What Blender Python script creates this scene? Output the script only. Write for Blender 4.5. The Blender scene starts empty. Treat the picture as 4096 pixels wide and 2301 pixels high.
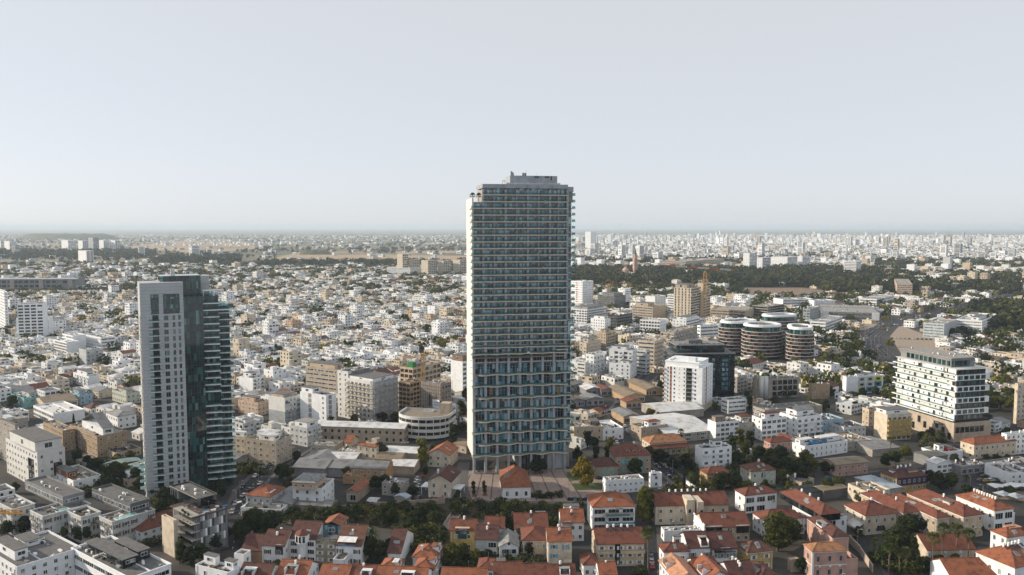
import bpy, math, random
import numpy as np
from mathutils import Vector
R = random.Random(7)
rad = math.radians
sc = bpy.context.scene
COL = sc.collection

# ------------------------------------------------------------------ camera, sky, sun, exposure
CAMH = 125.0
F, CX, CY = 4096 * 28 / 36, 2048.0, 1150.5            # the photograph's own pixel frame
PITCH = math.atan((CY - 909) / F)
cp, sp = math.cos(PITCH), math.sin(PITCH)
cd = bpy.data.cameras.new('camera'); cam = bpy.data.objects.new('camera', cd); COL.objects.link(cam)
cd.lens, cd.sensor_width, cd.clip_start, cd.clip_end = 28, 36, 1.0, 200000
cam.location = (0, 0, CAMH); cam.rotation_euler = (math.pi / 2 - PITCH, 0, 0)
sc.camera = cam
SUN_EL, SUN_PHI = 22.0, 8.0                            # sun stands low on the left, a little beyond
wd = bpy.data.worlds.new('World'); sc.world = wd; wd.use_nodes = True
wn = wd.node_tree; bg = wn.nodes['Background']
sky = wn.nodes.new('ShaderNodeTexSky'); sky.sky_type = 'NISHITA'; sky.sun_disc = False
sky.sun_elevation = rad(SUN_EL); sky.sun_rotation = rad(-90 + SUN_PHI)
sky.altitude = 0; sky.air_density = 0.5; sky.dust_density = 1.0; sky.ozone_density = 1.0
hs = wn.nodes.new('ShaderNodeHueSaturation'); hs.inputs['Saturation'].default_value = 0.72; hs.inputs['Value'].default_value = 0.36
veil = wn.nodes.new('ShaderNodeMix'); veil.data_type = 'RGBA'; veil.blend_type = 'ADD'; veil.inputs[0].default_value = 1.0   # thin white overcast over the clear sky
veil.inputs[7].default_value = (5.7, 5.86, 6.05, 1)
wn.links.new(sky.outputs[0], hs.inputs['Color']); wn.links.new(hs.outputs[0], veil.inputs[6]); wn.links.new(veil.outputs[2], bg.inputs[0])
bg.inputs[1].default_value = 0.10
sd = bpy.data.lights.new('sun', 'SUN'); sd.energy = 5.0; sd.angle = rad(0.53); sd.color = (1.0, 0.85, 0.66)
sun = bpy.data.objects.new('sun', sd); COL.objects.link(sun)
e, p = rad(SUN_EL), rad(SUN_PHI)
SUN = Vector((-math.cos(p) * math.cos(e), math.sin(p) * math.cos(e), math.sin(e)))
sun.rotation_euler = (-SUN).to_track_quat('-Z', 'Y').to_euler(); sun.location = (-300, 50, 300)
vs = sc.view_settings
vs.view_transform = 'Standard'; vs.look = 'None'; vs.gamma = 1; vs.use_curve_mapping = False; vs.exposure = 0.1
sc.cycles.volume_bounces = 1; sc.cycles.max_bounces = 6; sc.cycles.transparent_max_bounces = 12
sc.cycles.use_denoising = True

# ------------------------------------------------------------------ frame helpers
def at(x, y, z=0.0):
    u, v = (x - CX) / F, (CY - y) / F
    t = (z - CAMH) / (-sp + v * cp)
    return u * t, (cp + v * sp) * t
def px(X, Y, Z=0.0):
    w = Y * cp - (Z - CAMH) * sp; up = Y * sp + (Z - CAMH) * cp
    return CX + F * X / w, CY - F * up / w
def lin(c): return tuple(c) + (1.0,)

# ------------------------------------------------------------------ materials
MATS = {}
def newmat(name):
    m = bpy.data.materials.new(name); m.use_nodes = True
    return m, m.node_tree, m.node_tree.nodes['Principled BSDF']
def N(nt, t, **kw):
    n = nt.nodes.new(t)
    for k, v in kw.items():
        if k in n.inputs: n.inputs[k].default_value = v
        else: setattr(n, k, v)
    return n
def ramp(nt, src, stops):
    r = nt.nodes.new('ShaderNodeValToRGB'); el = r.color_ramp.elements
    while len(el) < len(stops): el.new(0.5)
    for q, (p_, c) in zip(el, stops): q.position = p_; q.color = lin(c)
    nt.links.new(src, r.inputs[0]); return r
def mixc(nt, fac, a, b, mode='MULTIPLY'):
    m = nt.nodes.new('ShaderNodeMix'); m.data_type = 'RGBA'; m.blend_type = mode
    for s, i in ((fac, 0), (a, 6), (b, 7)):
        if hasattr(s, 'links'): nt.links.new(s, m.inputs[i])
        else: m.inputs[i].default_value = s if i == 0 else lin(s)
    return m.outputs[2]
def wall(name, c, rough=0.85, dirt=0.35, pos='Object'):
    """plaster or stone: mottled, with rain streaks that keep a shape of their own"""
    m, nt, b = newmat(name); tc = N(nt, 'ShaderNodeNewGeometry')
    n1 = N(nt, 'ShaderNodeTexNoise', Scale=0.35, Detail=4.0); nt.links.new(tc.outputs['Position'], n1.inputs[0])
    mp = N(nt, 'ShaderNodeMapping'); mp.inputs['Scale'].default_value = (1.3, 1.3, 0.14); nt.links.new(tc.outputs['Position'], mp.inputs[0])
    n2 = N(nt, 'ShaderNodeTexNoise', Scale=1.0, Detail=3.0); nt.links.new(mp.outputs[0], n2.inputs[0])
    oi = N(nt, 'ShaderNodeObjectInfo')
    k = 1 - dirt
    r1 = ramp(nt, n1.outputs[0], [(0.3, (k, k * .98, k * .95)), (0.55, (1, 1, 1)), (0.75, (1.06, 1.05, 1.03))])
    r2 = ramp(nt, n2.outputs[0], [(0.36, (0.66, 0.62, 0.57)), (0.52, (1, 1, 1))])
    a = mixc(nt, 1.0, c, r1.outputs[0]); a = mixc(nt, dirt, a, r2.outputs[0])
    nt.links.new(a, b.inputs['Base Color']); b.inputs['Roughness'].default_value = rough
    b.inputs['Specular IOR Level'].default_value = 0.25
    MATS[name] = m
def tile(name, c):
    m, nt, b = newmat(name); tc = N(nt, 'ShaderNodeTexCoord'); g = N(nt, 'ShaderNodeNewGeometry')
    n1 = N(nt, 'ShaderNodeTexNoise', Scale=0.5, Detail=5.0); nt.links.new(g.outputs['Position'], n1.inputs[0])
    n3 = N(nt, 'ShaderNodeTexNoise', Scale=4.0, Detail=2.0); nt.links.new(g.outputs['Position'], n3.inputs[0])
    sx = N(nt, 'ShaderNodeSeparateXYZ'); nt.links.new(g.outputs['Position'], sx.inputs[0])
    mu = N(nt, 'ShaderNodeMath', operation='MULTIPLY'); mu.inputs[1].default_value = 6.2; nt.links.new(sx.outputs[2], mu.inputs[0])
    fr = N(nt, 'ShaderNodeMath', operation='FRACT'); nt.links.new(mu.outputs[0], fr.inputs[0])
    r0 = ramp(nt, fr.outputs[0], [(0.0, (0.62, 0.58, 0.56)), (0.22, (1, 1, 1)), (1.0, (1.05, 1.03, 1.0))])
    r1 = ramp(nt, n1.outputs[0], [(0.30, (0.5, 0.5, 0.52)), (0.48, (1, 1, 1)), (0.70, (1.22, 1.2, 1.12))])
    r3 = ramp(nt, n3.outputs[0], [(0.35, (0.8, 0.78, 0.76)), (0.6, (1.12, 1.1, 1.06))])
    a = mixc(nt, 1.0, c, r1.outputs[0]); a = mixc(nt, 0.8, a, r3.outputs[0]); a = mixc(nt, 0.7, a, r0.outputs[0])
    nt.links.new(a, b.inputs['Base Color']); b.inputs['Roughness'].default_value = 0.8
    bp = N(nt, 'ShaderNodeBump', Strength=0.6, Distance=0.06); nt.links.new(fr.outputs[0], bp.inputs['Height']); nt.links.new(bp.outputs[0], b.inputs['Normal'])
    MATS[name] = m
def flat(name, c, rough=0.8, metal=0.0, spec=0.3):
    m, nt, b = newmat(name); g = N(nt, 'ShaderNodeNewGeometry')
    n1 = N(nt, 'ShaderNodeTexNoise', Scale=0.6, Detail=6.0); nt.links.new(g.outputs['Position'], n1.inputs[0])
    r1 = ramp(nt, n1.outputs[0], [(0.3, (0.72, 0.71, 0.69)), (0.52, (1, 1, 1)), (0.7, (1.12, 1.11, 1.1))])
    nt.links.new(mixc(nt, 1.0, c, r1.outputs[0]), b.inputs['Base Color'])
    b.inputs['Roughness'].default_value = rough; b.inputs['Metallic'].default_value = metal; b.inputs['Specular IOR Level'].default_value = spec
    MATS[name] = m
def corr(name, c, axis=0, period=0.9):
    """corrugated sheet: ribs in relief plus rusty patches"""
    m, nt, b = newmat(name); tc = N(nt, 'ShaderNodeTexCoord'); g = N(nt, 'ShaderNodeNewGeometry')
    sx = N(nt, 'ShaderNodeSeparateXYZ'); nt.links.new(tc.outputs['Object'], sx.inputs[0])
    mu = N(nt, 'ShaderNodeMath', operation='MULTIPLY'); mu.inputs[1].default_value = 6.283 / period; nt.links.new(sx.outputs[axis], mu.inputs[0])
    si = N(nt, 'ShaderNodeMath', operation='SINE'); nt.links.new(mu.outputs[0], si.inputs[0])
    n1 = N(nt, 'ShaderNodeTexNoise', Scale=0.25, Detail=5.0); nt.links.new(g.outputs['Position'], n1.inputs[0])
    r1 = ramp(nt, n1.outputs[0], [(0.3, (0.6, 0.56, 0.52)), (0.5, (1, 1, 1)), (0.7, (1.1, 1.1, 1.1))])
    r0 = ramp(nt, si.outputs[0], [(0.0, (0.8, 0.8, 0.8)), (0.5, (1, 1, 1))])
    a = mixc(nt, 1.0, c, r1.outputs[0]); a = mixc(nt, 0.6, a, r0.outputs[0])
    nt.links.new(a, b.inputs['Base Color']); b.inputs['Roughness'].default_value = 0.6
    bp = N(nt, 'ShaderNodeBump', Strength=0.5, Distance=0.08); nt.links.new(si.outputs[0], bp.inputs['Height']); nt.links.new(bp.outputs[0], b.inputs['Normal'])
    MATS[name] = m
def glass(name, stops, rough=0.08, spec=0.5):
    """window glass: each pane reads a little different (curtains, blinds, a dark room)"""
    m, nt, b = newmat(name); oi = N(nt, 'ShaderNodeObjectInfo'); g = N(nt, 'ShaderNodeNewGeometry')
    mp = N(nt, 'ShaderNodeVectorMath', operation='MULTIPLY'); mp.inputs[1].default_value = (0.8, 0.8, 0.3); nt.links.new(g.outputs['Position'], mp.inputs[0])
    fl = N(nt, 'ShaderNodeVectorMath', operation='FLOOR'); nt.links.new(mp.outputs[0], fl.inputs[0])
    wn_ = N(nt, 'ShaderNodeTexWhiteNoise', noise_dimensions='4D'); nt.links.new(fl.outputs[0], wn_.inputs[0]); nt.links.new(oi.outputs['Random'], wn_.inputs[1])
    r = ramp(nt, wn_.outputs[0], stops); r.color_ramp.interpolation = 'CONSTANT'
    nt.links.new(r.outputs[0], b.inputs['Base Color']); b.inputs['Roughness'].default_value = rough; b.inputs['Specular IOR Level'].default_value = spec
    MATS[name] = m
def seethrough(name, c, clear=0.6):
    m, nt, b = newmat(name)
    t = N(nt, 'ShaderNodeBsdfTransparent'); t.inputs[0].default_value = lin(c)
    mx = N(nt, 'ShaderNodeMixShader'); mx.inputs[0].default_value = 1 - clear
    b.inputs['Base Color'].default_value = lin([q * .28 for q in c]); b.inputs['Roughness'].default_value = 0.06
    nt.links.new(t.outputs[0], mx.inputs[1]); nt.links.new(b.outputs[0], mx.inputs[2])
    nt.links.new(mx.outputs[0], nt.nodes['Material Output'].inputs[0]); MATS[name] = m
def leaf(name, lo, hi, tr=0.16):
    m, nt, b = newmat(name); g = N(nt, 'ShaderNodeNewGeometry'); oi = N(nt, 'ShaderNodeObjectInfo')
    n1 = N(nt, 'ShaderNodeTexNoise', Scale=0.9, Detail=3.0); nt.links.new(g.outputs['Position'], n1.inputs[0])
    ad = N(nt, 'ShaderNodeMath', operation='MULTIPLY_ADD'); ad.inputs[1].default_value = 0.3; nt.links.new(oi.outputs['Random'], ad.inputs[0]); nt.links.new(n1.outputs[0], ad.inputs[2])
    r = ramp(nt, ad.outputs[0], [(0.4, lo), (0.85, hi)])
    nt.links.new(r.outputs[0], b.inputs['Base Color']); b.inputs['Roughness'].default_value = 0.7; b.inputs['Specular IOR Level'].default_value = 0.15
    t = N(nt, 'ShaderNodeBsdfTranslucent'); nt.links.new(r.outputs[0], t.inputs[0])
    mx = N(nt, 'ShaderNodeMixShader'); mx.inputs[0].default_value = tr
    nt.links.new(b.outputs[0], mx.inputs[1]); nt.links.new(t.outputs[0], mx.inputs[2]); nt.links.new(mx.outputs[0], nt.nodes['Material Output'].inputs[0])
    MATS[name] = m
WALLS = dict(white=(.70, .735, .77), chalk=(.755, .79, .825), offwhite=(.61, .62, .61), cream=(.64, .57, .46), sand=(.56, .46, .34), beige=(.48, .41, .33), tan=(.42, .31, .20),
             grey=(.36, .39, .42), pale=(.52, .56, .585), dgrey=(.14, .15, .16), slate=(.24, .25, .26), concrete=(.37, .35, .32), pink=(.52, .33, .28), peach=(.55, .41, .31), ochre=(.46, .32, .14), yellow=(.50, .36, .13),
             orange=(.45, .28, .15), blue=(.33, .50, .62), turq=(.22, .48, .50), brown=(.27, .18, .12), stone=(.40, .33, .26), mint=(.52, .55, .48), black=(.025, .027, .03), purple=(.06, .045, .09), brick=(.125, .066, .05), rust=(.26, .10, .045), lime=(.55, .60, .06), tealp=(.05, .22, .33), red=(.45, .04, .05), olive=(.36, .34, .25), greystone=(.46, .49, .52), pier=(.38, .41, .45), crownstone=(.36, .39, .43))
for k, c in WALLS.items(): wall(k, tuple(v * (1.0 if min(c) > .6 else .9) for v in c), dirt=0.10 if k in ('greystone', 'chalk', 'white', 'offwhite') else 0.24)
for k, c in dict(t_orange=(.235, .080, .038), t_red=(.145, .047, .028), t_maroon=(.085, .031, .024), t_brown=(.115, .05, .030), t_tan=(.31, .15, .075), t_grey=(.22, .23, .24), t_pale=(.42, .22, .14)).items(): tile(k, c)
flat('r_grey', (.125, .125, .125)); flat('r_light', (.27, .262, .25)); flat('r_white', (.56, .56, .56)); flat('r_dark', (.045, .045, .048)); flat('r_tan', (.22, .19, .15)); flat('deck', (.075, .053, .045)); flat('grass_roof', (.10, .13, .04))
corr('m_white', (.58, .59, .60)); corr('m_grey', (.19, .195, .20)); corr('m_tan', (.22, .17, .11)); corr('m_dark', (.10, .098, .095)); corr('m_blue', (.33, .39, .45), 1); corr('m_teal', (.17, .24, .24), 1, 2.5)
glass('pane', [(0, (.012, .016, .02)), (.45, (.03, .045, .055)), (.7, (.10, .14, .16)), (.88, (.30, .33, .33))])
glass('darkpane', [(0, (.008, .010, .012)), (.6, (.02, .026, .03)), (.9, (.07, .085, .09))], 0.1)
glass('tealpane', [(0, (.005, .018, .026)), (.26, (.012, .062, .085)), (.48, (.035, .135, .175)), (.66, (.085, .25, .31)), (.86, (.30, .46, .52)), (.985, (.30, .16, .03))], 0.05, .85)
glass('greenpane', [(0, (.004, .016, .018)), (.40, (.010, .042, .043)), (.70, (.028, .098, .098)), (.92, (.11, .23, .22))], 0.05, .8)
glass('bluepane', [(0, (.03, .09, .12)), (.5, (.10, .22, .28)), (.85, (.25, .40, .45))], 0.06)
glass('blackpane', [(0, (.004, .010, .013)), (.75, (.01, .026, .03)), (.93, (.03, .11, .13))], 0.05)
seethrough('rail', (.66, .82, .84), 0.84); seethrough('rail_clear', (.75, .85, .84), 0.75)
flat('frame_white', (.75, .75, .74), 0.5); flat('frame_dark', (.05, .05, .055), 0.5); flat('frame_wood', (.17, .10, .06), 0.6); flat('frame_grey', (.33, .35, .37), 0.45)
flat('sh_brown', (.13, .085, .06)); flat('sh_blue', (.10, .33, .48)); flat('sh_teal', (.08, .52, .60)); flat('sh_grey', (.26, .27, .26)); flat('sh_green', (.08, .13, .11)); flat('sh_white', (.66, .67, .68))
flat('metal', (.55, .56, .57), 0.35, 0.7); flat('tank', (.82, .82, .80), 0.45); flat('panel', (.015, .02, .035), 0.15, 0, 0.5); flat('skylight', (.20, .22, .23), 0.15, 0, 0.5)
flat('asphalt', (.026, .026, .030)); flat('pave', (.095, .09, .088)); flat('plaza', (.27, .215, .19)); flat('strip', (.09, .07, .065)); flat('earth', (.21, .155, .11)); flat('dust', (.30, .245, .19)); flat('soil', (.055, .045, .03)); flat('kerb', (.40, .39, .37)); flat('paint', (.72, .72, .70)); flat('crane', (.62, .30, .03), 0.5); flat('cranered', (.55, .09, .03), 0.5); flat('green_net', (.03, .20, .06)); flat('net', (.27, .24, .215)); flat('lawn', (.055, .085, .025)); flat('field', (.36, .27, .17)); flat('field2', (.27, .21, .13)); flat('scrub', (.12, .12, .065)); flat('pool', (.10, .42, .40), 0.08, 0, 0.5)
flat('wood', (.16, .11, .07)); flat('bark', (.10, .075, .055)); flat('palmbark', (.16, .12, .085)); flat('thatch', (.19, .125, .06)); flat('rubber', (.02, .02, .02)); flat('concrete_s', (.34, .33, .31)); flat('graffiti', (.22, .22, .24)); flat('posterred', (.42, .045, .10)); flat('signblue', (.10, .25, .38)); flat('awning', (.68, .68, .68)); flat('darknet', (.012, .02, .02)); flat('skin', (.45, .28, .2)); flat('denim', (.04, .05, .08)); flat('cloth_red', (.4, .05, .04)); flat('blueplastic', (.05, .22, .45), 0.4)
leaf('leaf_dark', (.007, .014, .005), (.036, .050, .012)); leaf('leaf_mid', (.011, .021, .005), (.066, .080, .016)); leaf('leaf_suntint', (.022, .032, .006), (.135, .132, .020)); leaf('leaf_yellow', (.09, .075, .008), (.30, .22, .018)); leaf('leaf_olive', (.022, .028, .012), (.075, .080, .034)); leaf('leaf_far', (.020, .028, .012), (.06, .068, .028)); leaf('palmleaf', (.028, .045, .012), (.10, .115, .030))  # third leaf: yellow of sunlit crowns put into the leaf colour itself
for k, c in dict(car_white=(.72, .72, .72), car_silver=(.38, .39, .40), car_black=(.02, .02, .022), car_red=(.35, .03, .025), car_blue=(.05, .12, .25), car_grey=(.12, .125, .13), car_yellow=(.6, .38, .02)).items(): flat(k, c, 0.25, 0.2, 0.5)
# ------------------------------------------------------------------ mesh builder
BOXF = ((0, 3, 2, 1), (4, 5, 6, 7), (0, 1, 5, 4), (1, 2, 6, 5), (2, 3, 7, 6), (3, 0, 4, 7))
class MB:
    def __init__(s): s.v, s.f, s.m = [], [], []
    def hexa(s, q, mat, skip=()):
        b = len(s.v); s.v += q
        for i, f in enumerate(BOXF):
            if i not in skip: s.f.append(tuple(b + k for k in f)); s.m.append(mat)
        return s
    def box(s, x0, y0, z0, x1, y1, z1, mat, skip=()):
        return s.hexa([(x0, y0, z0), (x1, y0, z0), (x1, y1, z0), (x0, y1, z0), (x0, y0, z1), (x1, y0, z1), (x1, y1, z1), (x0, y1, z1)], mat, skip)
    def obox(s, ox, oy, ca, sa, x0, y0, z0, x1, y1, z1, mat, skip=()):
        t = lambda x, y: (ox + x * ca - y * sa, oy + x * sa + y * ca)
        c = [t(x0, y0), t(x1, y0), t(x1, y1), t(x0, y1)]
        return s.hexa([q + (z0,) for q in c] + [q + (z1,) for q in c], mat, skip)
    def poly(s, pts, mat):
        b = len(s.v); s.v += [tuple(q) for q in pts]; s.f.append(tuple(range(b, b + len(pts)))); s.m.append(mat); return s
    def prism(s, pts, z0, z1, mat, top=None, cap=True):
        n = len(pts); b = len(s.v); s.v += [(x, y, z0) for x, y in pts] + [(x, y, z1) for x, y in pts]
        for i in range(n): j = (i + 1) % n; s.f.append((b + i, b + j, b + n + j, b + n + i)); s.m.append(mat)
        if cap: s.f.append(tuple(range(b + n, b + 2 * n))); s.m.append(top or mat)
        return s
    def ring(s, outer, inner, z0, z1, mat):
        n = len(outer); b = len(s.v)
        s.v += [(x, y, z0) for x, y in outer] + [(x, y, z1) for x, y in outer] + [(x, y, z0) for x, y in inner] + [(x, y, z1) for x, y in inner]
        for i in range(n):
            j = (i + 1) % n
            for q in ((b + i, b + j, b + n + j, b + n + i), (b + n + i, b + n + j, b + 3 * n + j, b + 3 * n + i), (b + 2 * n + j, b + 2 * n + i, b + 3 * n + i, b + 3 * n + j), (b + i, b + 2 * n + i, b + 2 * n + j, b + j)):
                s.f.append(q); s.m.append(mat)
        return s
    def cyl(s, cx, cy, z0, z1, r0, mat, n=8, r1=None):
        r1 = r0 if r1 is None else r1; b = len(s.v)
        for z, r in ((z0, r0), (z1, r1)): s.v += [(cx + r * math.cos(6.2832 * i / n), cy + r * math.sin(6.2832 * i / n), z) for i in range(n)]
        for i in range(n): j = (i + 1) % n; s.f.append((b + i, b + j, b + n + j, b + n + i)); s.m.append(mat)
        s.f.append(tuple(range(b + n, b + 2 * n))); s.m.append(mat); s.f.append(tuple(range(b + n - 1, b - 1, -1))); s.m.append(mat); return s
    def bar(s, p, q, w, mat, w1=None):
        p, q = Vector(p), Vector(q); d = (q - p).normalized(); u = d.cross(Vector((0, 0, 1)))
        u = u.normalized() if u.length > 1e-4 else Vector((1, 0, 0)); t = d.cross(u); w1 = w if w1 is None else w1
        c = ((-1, -1), (1, -1), (1, 1), (-1, 1))
        return s.hexa([tuple(p + (u * a + t * b_) * w / 2) for a, b_ in c] + [tuple(q + (u * a + t * b_) * w1 / 2) for a, b_ in c], mat)
    def tube(s, pts, rs, mat, n=6):
        b = len(s.v); pts = [Vector(q) for q in pts]
        for i, q in enumerate(pts):
            d = (pts[min(i + 1, len(pts) - 1)] - pts[max(i - 1, 0)]).normalized(); u = d.cross(Vector((0, 1, 0.01))).normalized(); t = d.cross(u)
            s.v += [tuple(q + (u * math.cos(6.2832 * k / n) + t * math.sin(6.2832 * k / n)) * rs[i]) for k in range(n)]
        for i in range(len(pts) - 1):
            for k in range(n): l = (k + 1) % n; s.f.append((b + i * n + k, b + i * n + l, b + (i + 1) * n + l, b + (i + 1) * n + k)); s.m.append(mat)
        return s
    def mesh(s, name, smooth=False):
        me = bpy.data.meshes.new(name); me.from_pydata(s.v, [], s.f)
        names = list(dict.fromkeys(s.m)); ix = {k: i for i, k in enumerate(names)}
        for k in names: me.materials.append(MATS[k])
        if len(names) > 1: me.polygons.foreach_set('material_index', [ix[k] for k in s.m])
        if smooth: me.polygons.foreach_set('use_smooth', [True] * len(s.f))
        return me
    def build(s, name, parent=None, smooth=False): return put(name, s.mesh(name, smooth), parent)
def put(name, me, parent=None, loc=(0, 0, 0), rz=0.0, sc_=None):
    o = bpy.data.objects.new(name, me); COL.objects.link(o)
    if parent is not None: o.parent = parent
    o.location = loc
    if rz: o.rotation_euler = (0, 0, rz)
    if sc_: o.scale = sc_
    return o
def tag(o, label=None, cat=None, group=None, kind=None):
    for k, v in (('label', label), ('category', cat), ('group', group), ('kind', kind)):
        if v: o[k] = v
    return o
def thing(name, label, cat, loc=(0, 0, 0), rz=0.0, group=None): return tag(put(name, None, None, loc, rz), label, cat, group)
def copy_tree(o, parent=None):
    c = o.copy(); COL.objects.link(c)
    if parent is not None: c.parent = parent
    for ch in list(o.children): copy_tree(ch, c)
    return c

# ------------------------------------------------------------------ shared small pieces (mesh data reused by many objects)
CACHE = {}
def cached(key, fn):
    if key not in CACHE: CACHE[key] = fn()
    return CACHE[key]
def q(v, s=0.2): return round(max(s, v) / s) * s
def arch_pts(w, h, n=8):
    r = w / 2; return [(-r, 0), (r, 0)] + [(r * math.cos(math.pi * i / n), h - r + r * math.sin(math.pi * i / n)) for i in range(n + 1)]
def win_mesh(w, h, fr, arch=False, mull=1):
    def mk():
        b = MB()
        if arch:
            P, I = arch_pts(w, h), arch_pts(w - .22, h - .12)
            n = len(P)
            for i in range(n):
                j = (i + 1) % n
                b.poly([(P[i][0], -.10, P[i][1]), (P[j][0], -.10, P[j][1]), (I[j][0], -.10, I[j][1] + .0), (I[i][0], -.10, I[i][1])], fr)
                b.poly([(P[j][0], .05, P[j][1]), (P[j][0], -.10, P[j][1]), (P[i][0], -.10, P[i][1]), (P[i][0], .05, P[i][1])], fr)
            b.box(-.04, -.09, .05, .04, -.02, h - .1, fr)
        else:
            t = .09
            b.box(-w / 2, -.10, 0, w / 2, .05, t, fr); b.box(-w / 2, -.10, h - t, w / 2, .05, h, fr)
            b.box(-w / 2, -.101, t, -w / 2 + t, .05, h - t, fr); b.box(w / 2 - t, -.101, t, w / 2, .05, h - t, fr)
            for i in range(1, mull + 1):
                x = -w / 2 + w * i / (mull + 1); b.box(x - .035, -.085, t, x + .035, .0, h - t, fr)
        return b.mesh('window')
    return cached(('win', w, h, fr, arch, mull), mk)
def pane_mesh(w, h, gl, arch=False):
    def mk():
        b = MB()
        if arch: b.poly([(x, -.03, z) for x, z in arch_pts(w - .1, h - .06)], gl)
        else: b.box(-w / 2 + .06, -.03, .06, w / 2 - .06, .03, h - .06, gl)
        return b.mesh('pane')
    return cached(('pane', w, h, gl, arch), mk)
def shut_mesh(w, h, m):
    def mk():
        b = MB(); b.box(-w / 2, -.12, 0, w / 2, -.002, h, m)
        for i in range(5): z = h * (i + .5) / 5; b.box(-w / 2 + .06, -.14, z - .06, w / 2 - .06, -.12, z + .03, m)
        return b.mesh('shutter')
    return cached(('shut', w, h, m), mk)
def add_window(parent, loc, rz, w, h, fr='frame_white', gl='pane', sh=None, arch=False, fine=True, mull=1):
    w, h = q(w, .1), q(h, .1)
    if fine:
        o = put('window', win_mesh(w, h, fr, arch, mull), parent, loc, rz); put('pane', pane_mesh(w, h, gl, arch), o)
        if sh:
            for s_ in (-1, 1): put('shutter', shut_mesh(q(w / 2, .1), h, sh), o, (s_ * (w * .75 + .05), 0, 0))
        return o
    def mk():
        b = MB(); t = .09
        b.box(-w / 2, -.09, 0, w / 2, .05, t, fr); b.box(-w / 2, -.09, h - t, w / 2, .05, h, fr); b.box(-w / 2, -.091, t, -w / 2 + t, .05, h - t, fr); b.box(w / 2 - t, -.091, t, w / 2, .05, h - t, fr)
        b.box(-w / 2 + t, -.03, t, w / 2 - t, .03, h - t, gl)
        for i in range(1, mull + 1): x = -w / 2 + w * i / (mull + 1); b.box(x - .035, -.08, t, x + .035, -.031, h - t, fr)
        return b.mesh('window')
    return put('window', cached(('w1', w, h, fr, gl, mull), mk), parent, loc, rz)
def balcony_mesh(w, d, wallm, rail):
    def mk():
        b = MB(); b.box(-w / 2, -d, -.2, w / 2, .05, 0, wallm)
        if rail in ('rail', 'rail_clear'):
            b.box(-w / 2 + .03, -d + .03, .001, w / 2 - .03, -d + .07, 1.0, rail); b.box(-w / 2 + .03, -d + .08, .001, -w / 2 + .07, .02, 1.0, rail); b.box(w / 2 - .07, -d + .08, .001, w / 2 - .03, .02, 1.0, rail)
        else:
            b.box(-w / 2, -d, .001, w / 2, -d + .12, .95, rail); b.box(-w / 2, -d + .121, .001, -w / 2 + .12, .04, .95, rail); b.box(w / 2 - .12, -d + .121, .001, w / 2, .04, .95, rail)
        return b.mesh('balcony')
    return cached(('balc', w, d, wallm, rail), mk)
def tank_mesh():
    def mk():
        b = MB(); b.cyl(0, 0, .45, 1.75, .42, 'tank', 10); b.cyl(0, 0, 1.75, 1.88, .42, 'tank', 10, .2)
        for x, y in ((.25, .25), (-.25, .25), (-.25, -.25), (.25, -.25)): b.box(x - .03, y - .03, -.02, x + .03, y + .03, .46, 'metal')
        b.hexa([(-.5, -1.7, .05), (.5, -1.7, .05), (.5, -.45, .75), (-.5, -.45, .75), (-.5, -1.75, .12), (.5, -1.75, .12), (.5, -.5, .82), (-.5, -.5, .82)], 'panel')
        return b.mesh('water_tank')
    return cached('tank', mk)
def ac_mesh():
    def mk():
        b = MB(); b.box(-.5, -.3, 0, .5, .3, .8, 'frame_white'); b.box(-.32, -.33, .12, .32, -.301, .68, 'frame_dark'); b.box(-.45, -.25, -.1, -.35, .25, 0, 'metal'); b.box(.35, -.25, -.1, .45, .25, 0, 'metal'); return b.mesh('air_conditioner')
    return cached('ac', mk)
def skylight_mesh():
    def mk():
        b = MB(); b.box(-.6, -.9, -.12, .6, .9, .10, 'frame_grey'); b.box(-.5, -.8, .101, .5, .8, .13, 'skylight'); return b.mesh('skylight')
    return cached('skyl', mk)
def dish_mesh():
    def mk():
        b = MB(); b.cyl(0, 0, 0, .7, .04, 'metal', 6); n = 10
        P = [(.5 * math.cos(6.2832 * i / n), -.25 + .12, .8 + .5 * math.sin(6.2832 * i / n)) for i in range(n)]
        for i in range(n): b.poly([(0, .05, .8), P[i], P[(i + 1) % n]], 'tank')
        return b.mesh('satellite_dish')
    return cached('dish', mk)

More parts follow.
